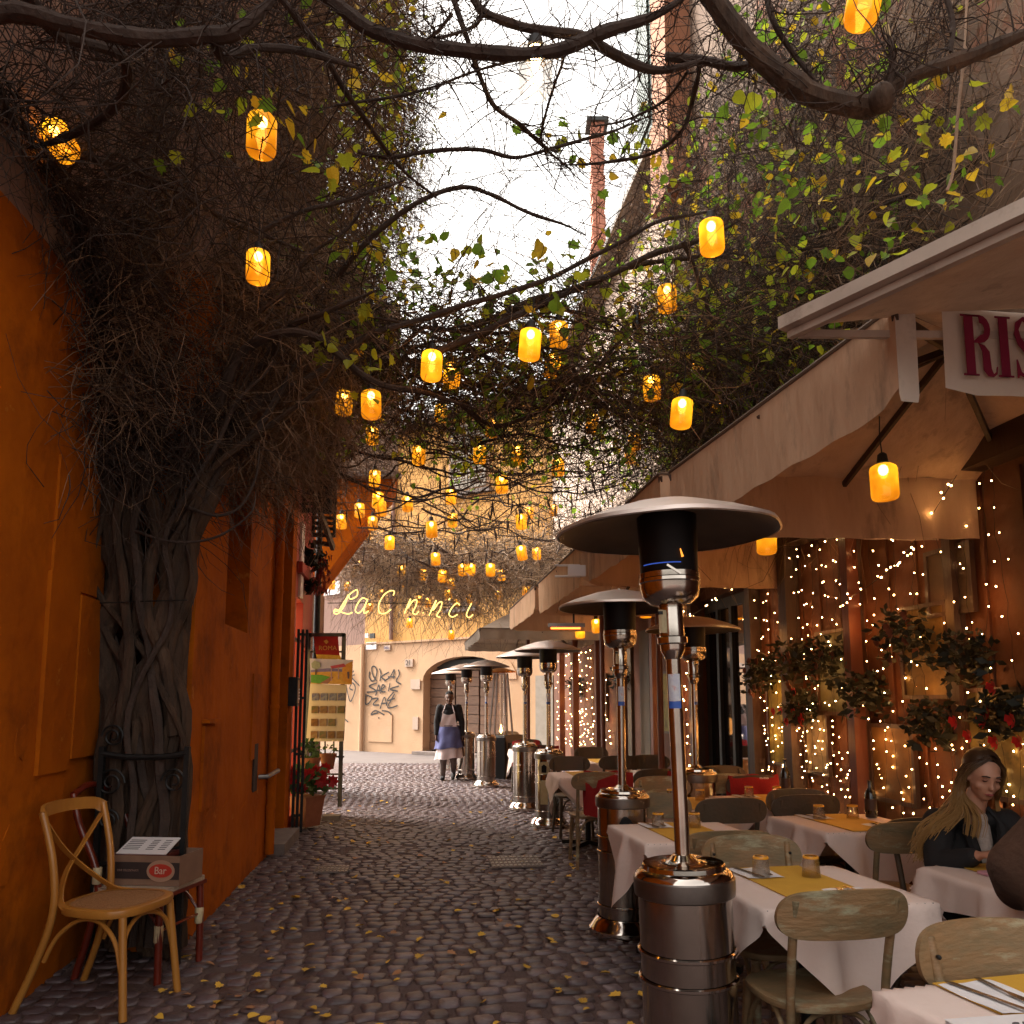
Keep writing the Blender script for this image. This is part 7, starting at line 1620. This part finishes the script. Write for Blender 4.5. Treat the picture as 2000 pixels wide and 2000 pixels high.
for q in (-1, 1): MB().tube(spline([(2.285 + q * .055, 4.03, .985), (2.295 + q * .085, 3.985, .90), (2.30 + q * .062, 3.972, .78), (2.30 + q * .03, 3.985, .68)], 5), [.012] * 5 + [.026] * 6 + [.014] * 5, 8).build('lapel', BLZ, wm, world=True)
m = MB()
for A_ in (TR, TL): chain(m, [A_[0], A_[1], A_[1].lerp(A_[2], .95)], [.098, .076, .066])
fused(m, .013, 2, 'trousers', BLZ, wm, I4)
for A_ in (TR, TL): m = MB(); chain(m, [A_[2] + Vector((0, .05, -.05)), A_[2] + Vector((0, -.12, -.06))], [.045, .036]); fused(m, .012, 2, 'shoe', BLK, wm, I4)
def hair_mat():
    m_, n_, o_ = _new('ombre_hair'); b_ = n_.nodes.new('ShaderNodeBsdfPrincipled'); b_.inputs['Roughness'].default_value = .38
    tc = n_.nodes.new('ShaderNodeTexCoord'); se = n_.nodes.new('ShaderNodeSeparateXYZ'); n_.links.new(tc.outputs['Object'], se.inputs[0]); mr = n_.nodes.new('ShaderNodeMapRange'); mr.inputs[1].default_value = 1.22; mr.inputs[2].default_value = .92
    n_.links.new(se.outputs['Z'], mr.inputs[0]); mx = n_.nodes.new('ShaderNodeMix'); mx.data_type = 'RGBA'; mx.inputs['A'].default_value = (.040, .020, .010, 1); mx.inputs['B'].default_value = (.36, .195, .065, 1)
    n_.links.new(mr.outputs[0], mx.inputs['Factor']); n_.links.new(mx.outputs['Result'], b_.inputs['Base Color']); n_.links.new(b_.outputs[0], o_.inputs['Surface']); return m_
HAIRM = hair_mat()
m = MB(); m.ball(P(0, -.032, .044), (.087, .093, .088), 16, 10); m.ball(P(.0, -.065, -.02), (.078, .06, .09), 14, 8); fused(m, .009, 2, 'hair_cap', HAIRM, wm, I4)
R.seed(12); m = MB()
for i in range(430):
    s0 = R.choice((1, 1, 1, -1)); w_ = R.random()
    p0 = P(s0 * R.uniform(.0, .02), R.uniform(.02, .06), .118); p1 = P(s0 * R.uniform(.078, .090), R.uniform(-.03, .035), R.uniform(.02, .05)); p2 = P(s0 * R.uniform(.084, .100), R.uniform(-.06, .015), -.08)
    if s0 > 0:                                          # her right side: swept out over the shoulder and down her back
        e1 = Vector((2.13 + .06 * w_ + R.gauss(0, .012), 3.99 + R.gauss(0, .02), .99 - .02 * w_)); e2 = Vector((2.02 + .05 * w_ + R.gauss(0, .016), 4.0 + R.gauss(0, .02), .90 - .05 * w_)); e3 = Vector((1.97 + .05 * w_ + R.gauss(0, .02), 4.02, R.uniform(.72, .84)))
        pts = [p0, p1, p2, e1, e2, e3] if R.random() < .8 else [p0, p1, p2, e1 + Vector((.07, -.03, -.02)), e1 + Vector((.05, -.04, -.12))]
    else: e1 = P(-.10 - .02 * w_, -.03, -.16); pts = [p0, p1, p2, e1, e1 + Vector((.02, .0, -.14))]
    Q = spline(pts, 5); rr_ = R.uniform(.0016, .0034); m.tube(Q, [rr_ * (1 - .65 * (k / (len(Q) - 1)) ** 2) for k in range(len(Q))], 5, False)
m.build('hair_strands', HAIRM, wm, world=True, fix=False, kind='stuff')
MB().ball(P(.078, .0, -.035), .006, 8, 5).build('earring', PAPER, wm, world=True)
MB().lathe([(.029, -.006), (.033, 0), (.029, .006)], 12, WR - Vector((.01, -.012, .008))).build('bracelet', pm('gold_bracelet', (.6, .35, .1), rough=.3, metal=1), wm, world=True)

# ---- the companion at the right edge, back to us
MC = Matrix.Translation((-.07, 0, 0)); cp = thing('person', 'companion in a brown coat and jeans at the right edge, back to us', 'person', (2.25, 2.78, 0), 0)
chair(2.20, 2.82, 8, 'bistro chair the companion in the brown coat sits on', 1)
b = MB(); P = head(b, (2.29, 2.80, 1.27), (0, 1, -.1), (0, 0, 1), 1.0); chain(b, [(2.27, 2.74, 1.04), (2.28, 2.77, 1.18)], [.06, .055]); b.ball((2.27, 2.72, .84), (.17, .11, .22)); b.ball((2.27, 2.74, .56), (.17, .13, .12))
S1, E1, W1_ = Vector((1.96, 2.74, 1.10)), Vector((1.82, 2.84, .93)), Vector((1.98, 3.12, .80)); S2, E2, W2_ = Vector((2.48, 2.74, 1.03)), Vector((2.62, 2.86, .80)), Vector((2.46, 3.12, .80))
chain(b, [S1, E1, W1_], [.055, .042, .028]); chain(b, [S2, E2, W2_], [.055, .042, .028]); hand(b, W1_, (.5, .8, -.1), (0, 0, -1), -1, .17, .4); hand(b, W2_, (-.4, .85, -.1), (0, 0, -1), 1, .17, .4)
K1_ = [Vector((2.17, 2.76, .53)), Vector((2.02, 3.12, .53)), Vector((2.02, 3.10, .10))]; K2_ = [Vector((2.37, 2.76, .53)), Vector((2.44, 3.12, .53)), Vector((2.44, 3.10, .10))]
for A_ in (K1_, K2_): chain(b, A_, [.085, .062, .042])
fused(b, .011, 3, 'body', SKIN2, cp, MC)
COAT = pm('brown_fleece_coat', (.075, .034, .018), (.045, .020, .011), scale=5, rough=.95, bump=.5, bscale=26)
m = MB(); m.ball((2.27, 2.72, .84), (.215, .15, .25)); m.ball((2.27, 2.72, 1.03), (.22, .12, .08)); chain(m, [S1, E1, E1.lerp(W1_, .9)], [.125, .105, .085]); m.ball((1.90, 2.80, .82), (.10, .09, .15)); chain(m, [S2, E2, E2.lerp(W2_, .9)], [.10, .112, .075]); m.ball((2.27, 2.73, .62), (.20, .15, .12)); fused(m, .016, 3, 'coat', COAT, cp, MC)
m = MB()
for A_ in (K1_, K2_): chain(m, [A_[0], A_[1], A_[1].lerp(A_[2], .95)], [.100, .080, .068])
fused(m, .014, 2, 'jeans', pm('blue_denim', (.12, .14, .20), (.09, .105, .15), scale=30, rough=.9), cp, MC)
m = MB(); m.ball((1.93, 2.86, .66), (.11, .06, .055)); fused(m, .012, 2, 'shirt_hem', pm('pale_shirt', (.42, .40, .45), rough=.9), cp, MC)
m = MB(); m.ball(P(0, -.03, .04), (.088, .095, .09), 14, 8); fused(m, .012, 2, 'hair', HAIRB, cp, MC)
for A_ in (K1_, K2_): m = MB(); chain(m, [A_[2] + Vector((0, -.05, -.05)), A_[2] + Vector((0, .12, -.06))], [.045, .036]); fused(m, .012, 2, 'shoe', BLK, cp, MC)
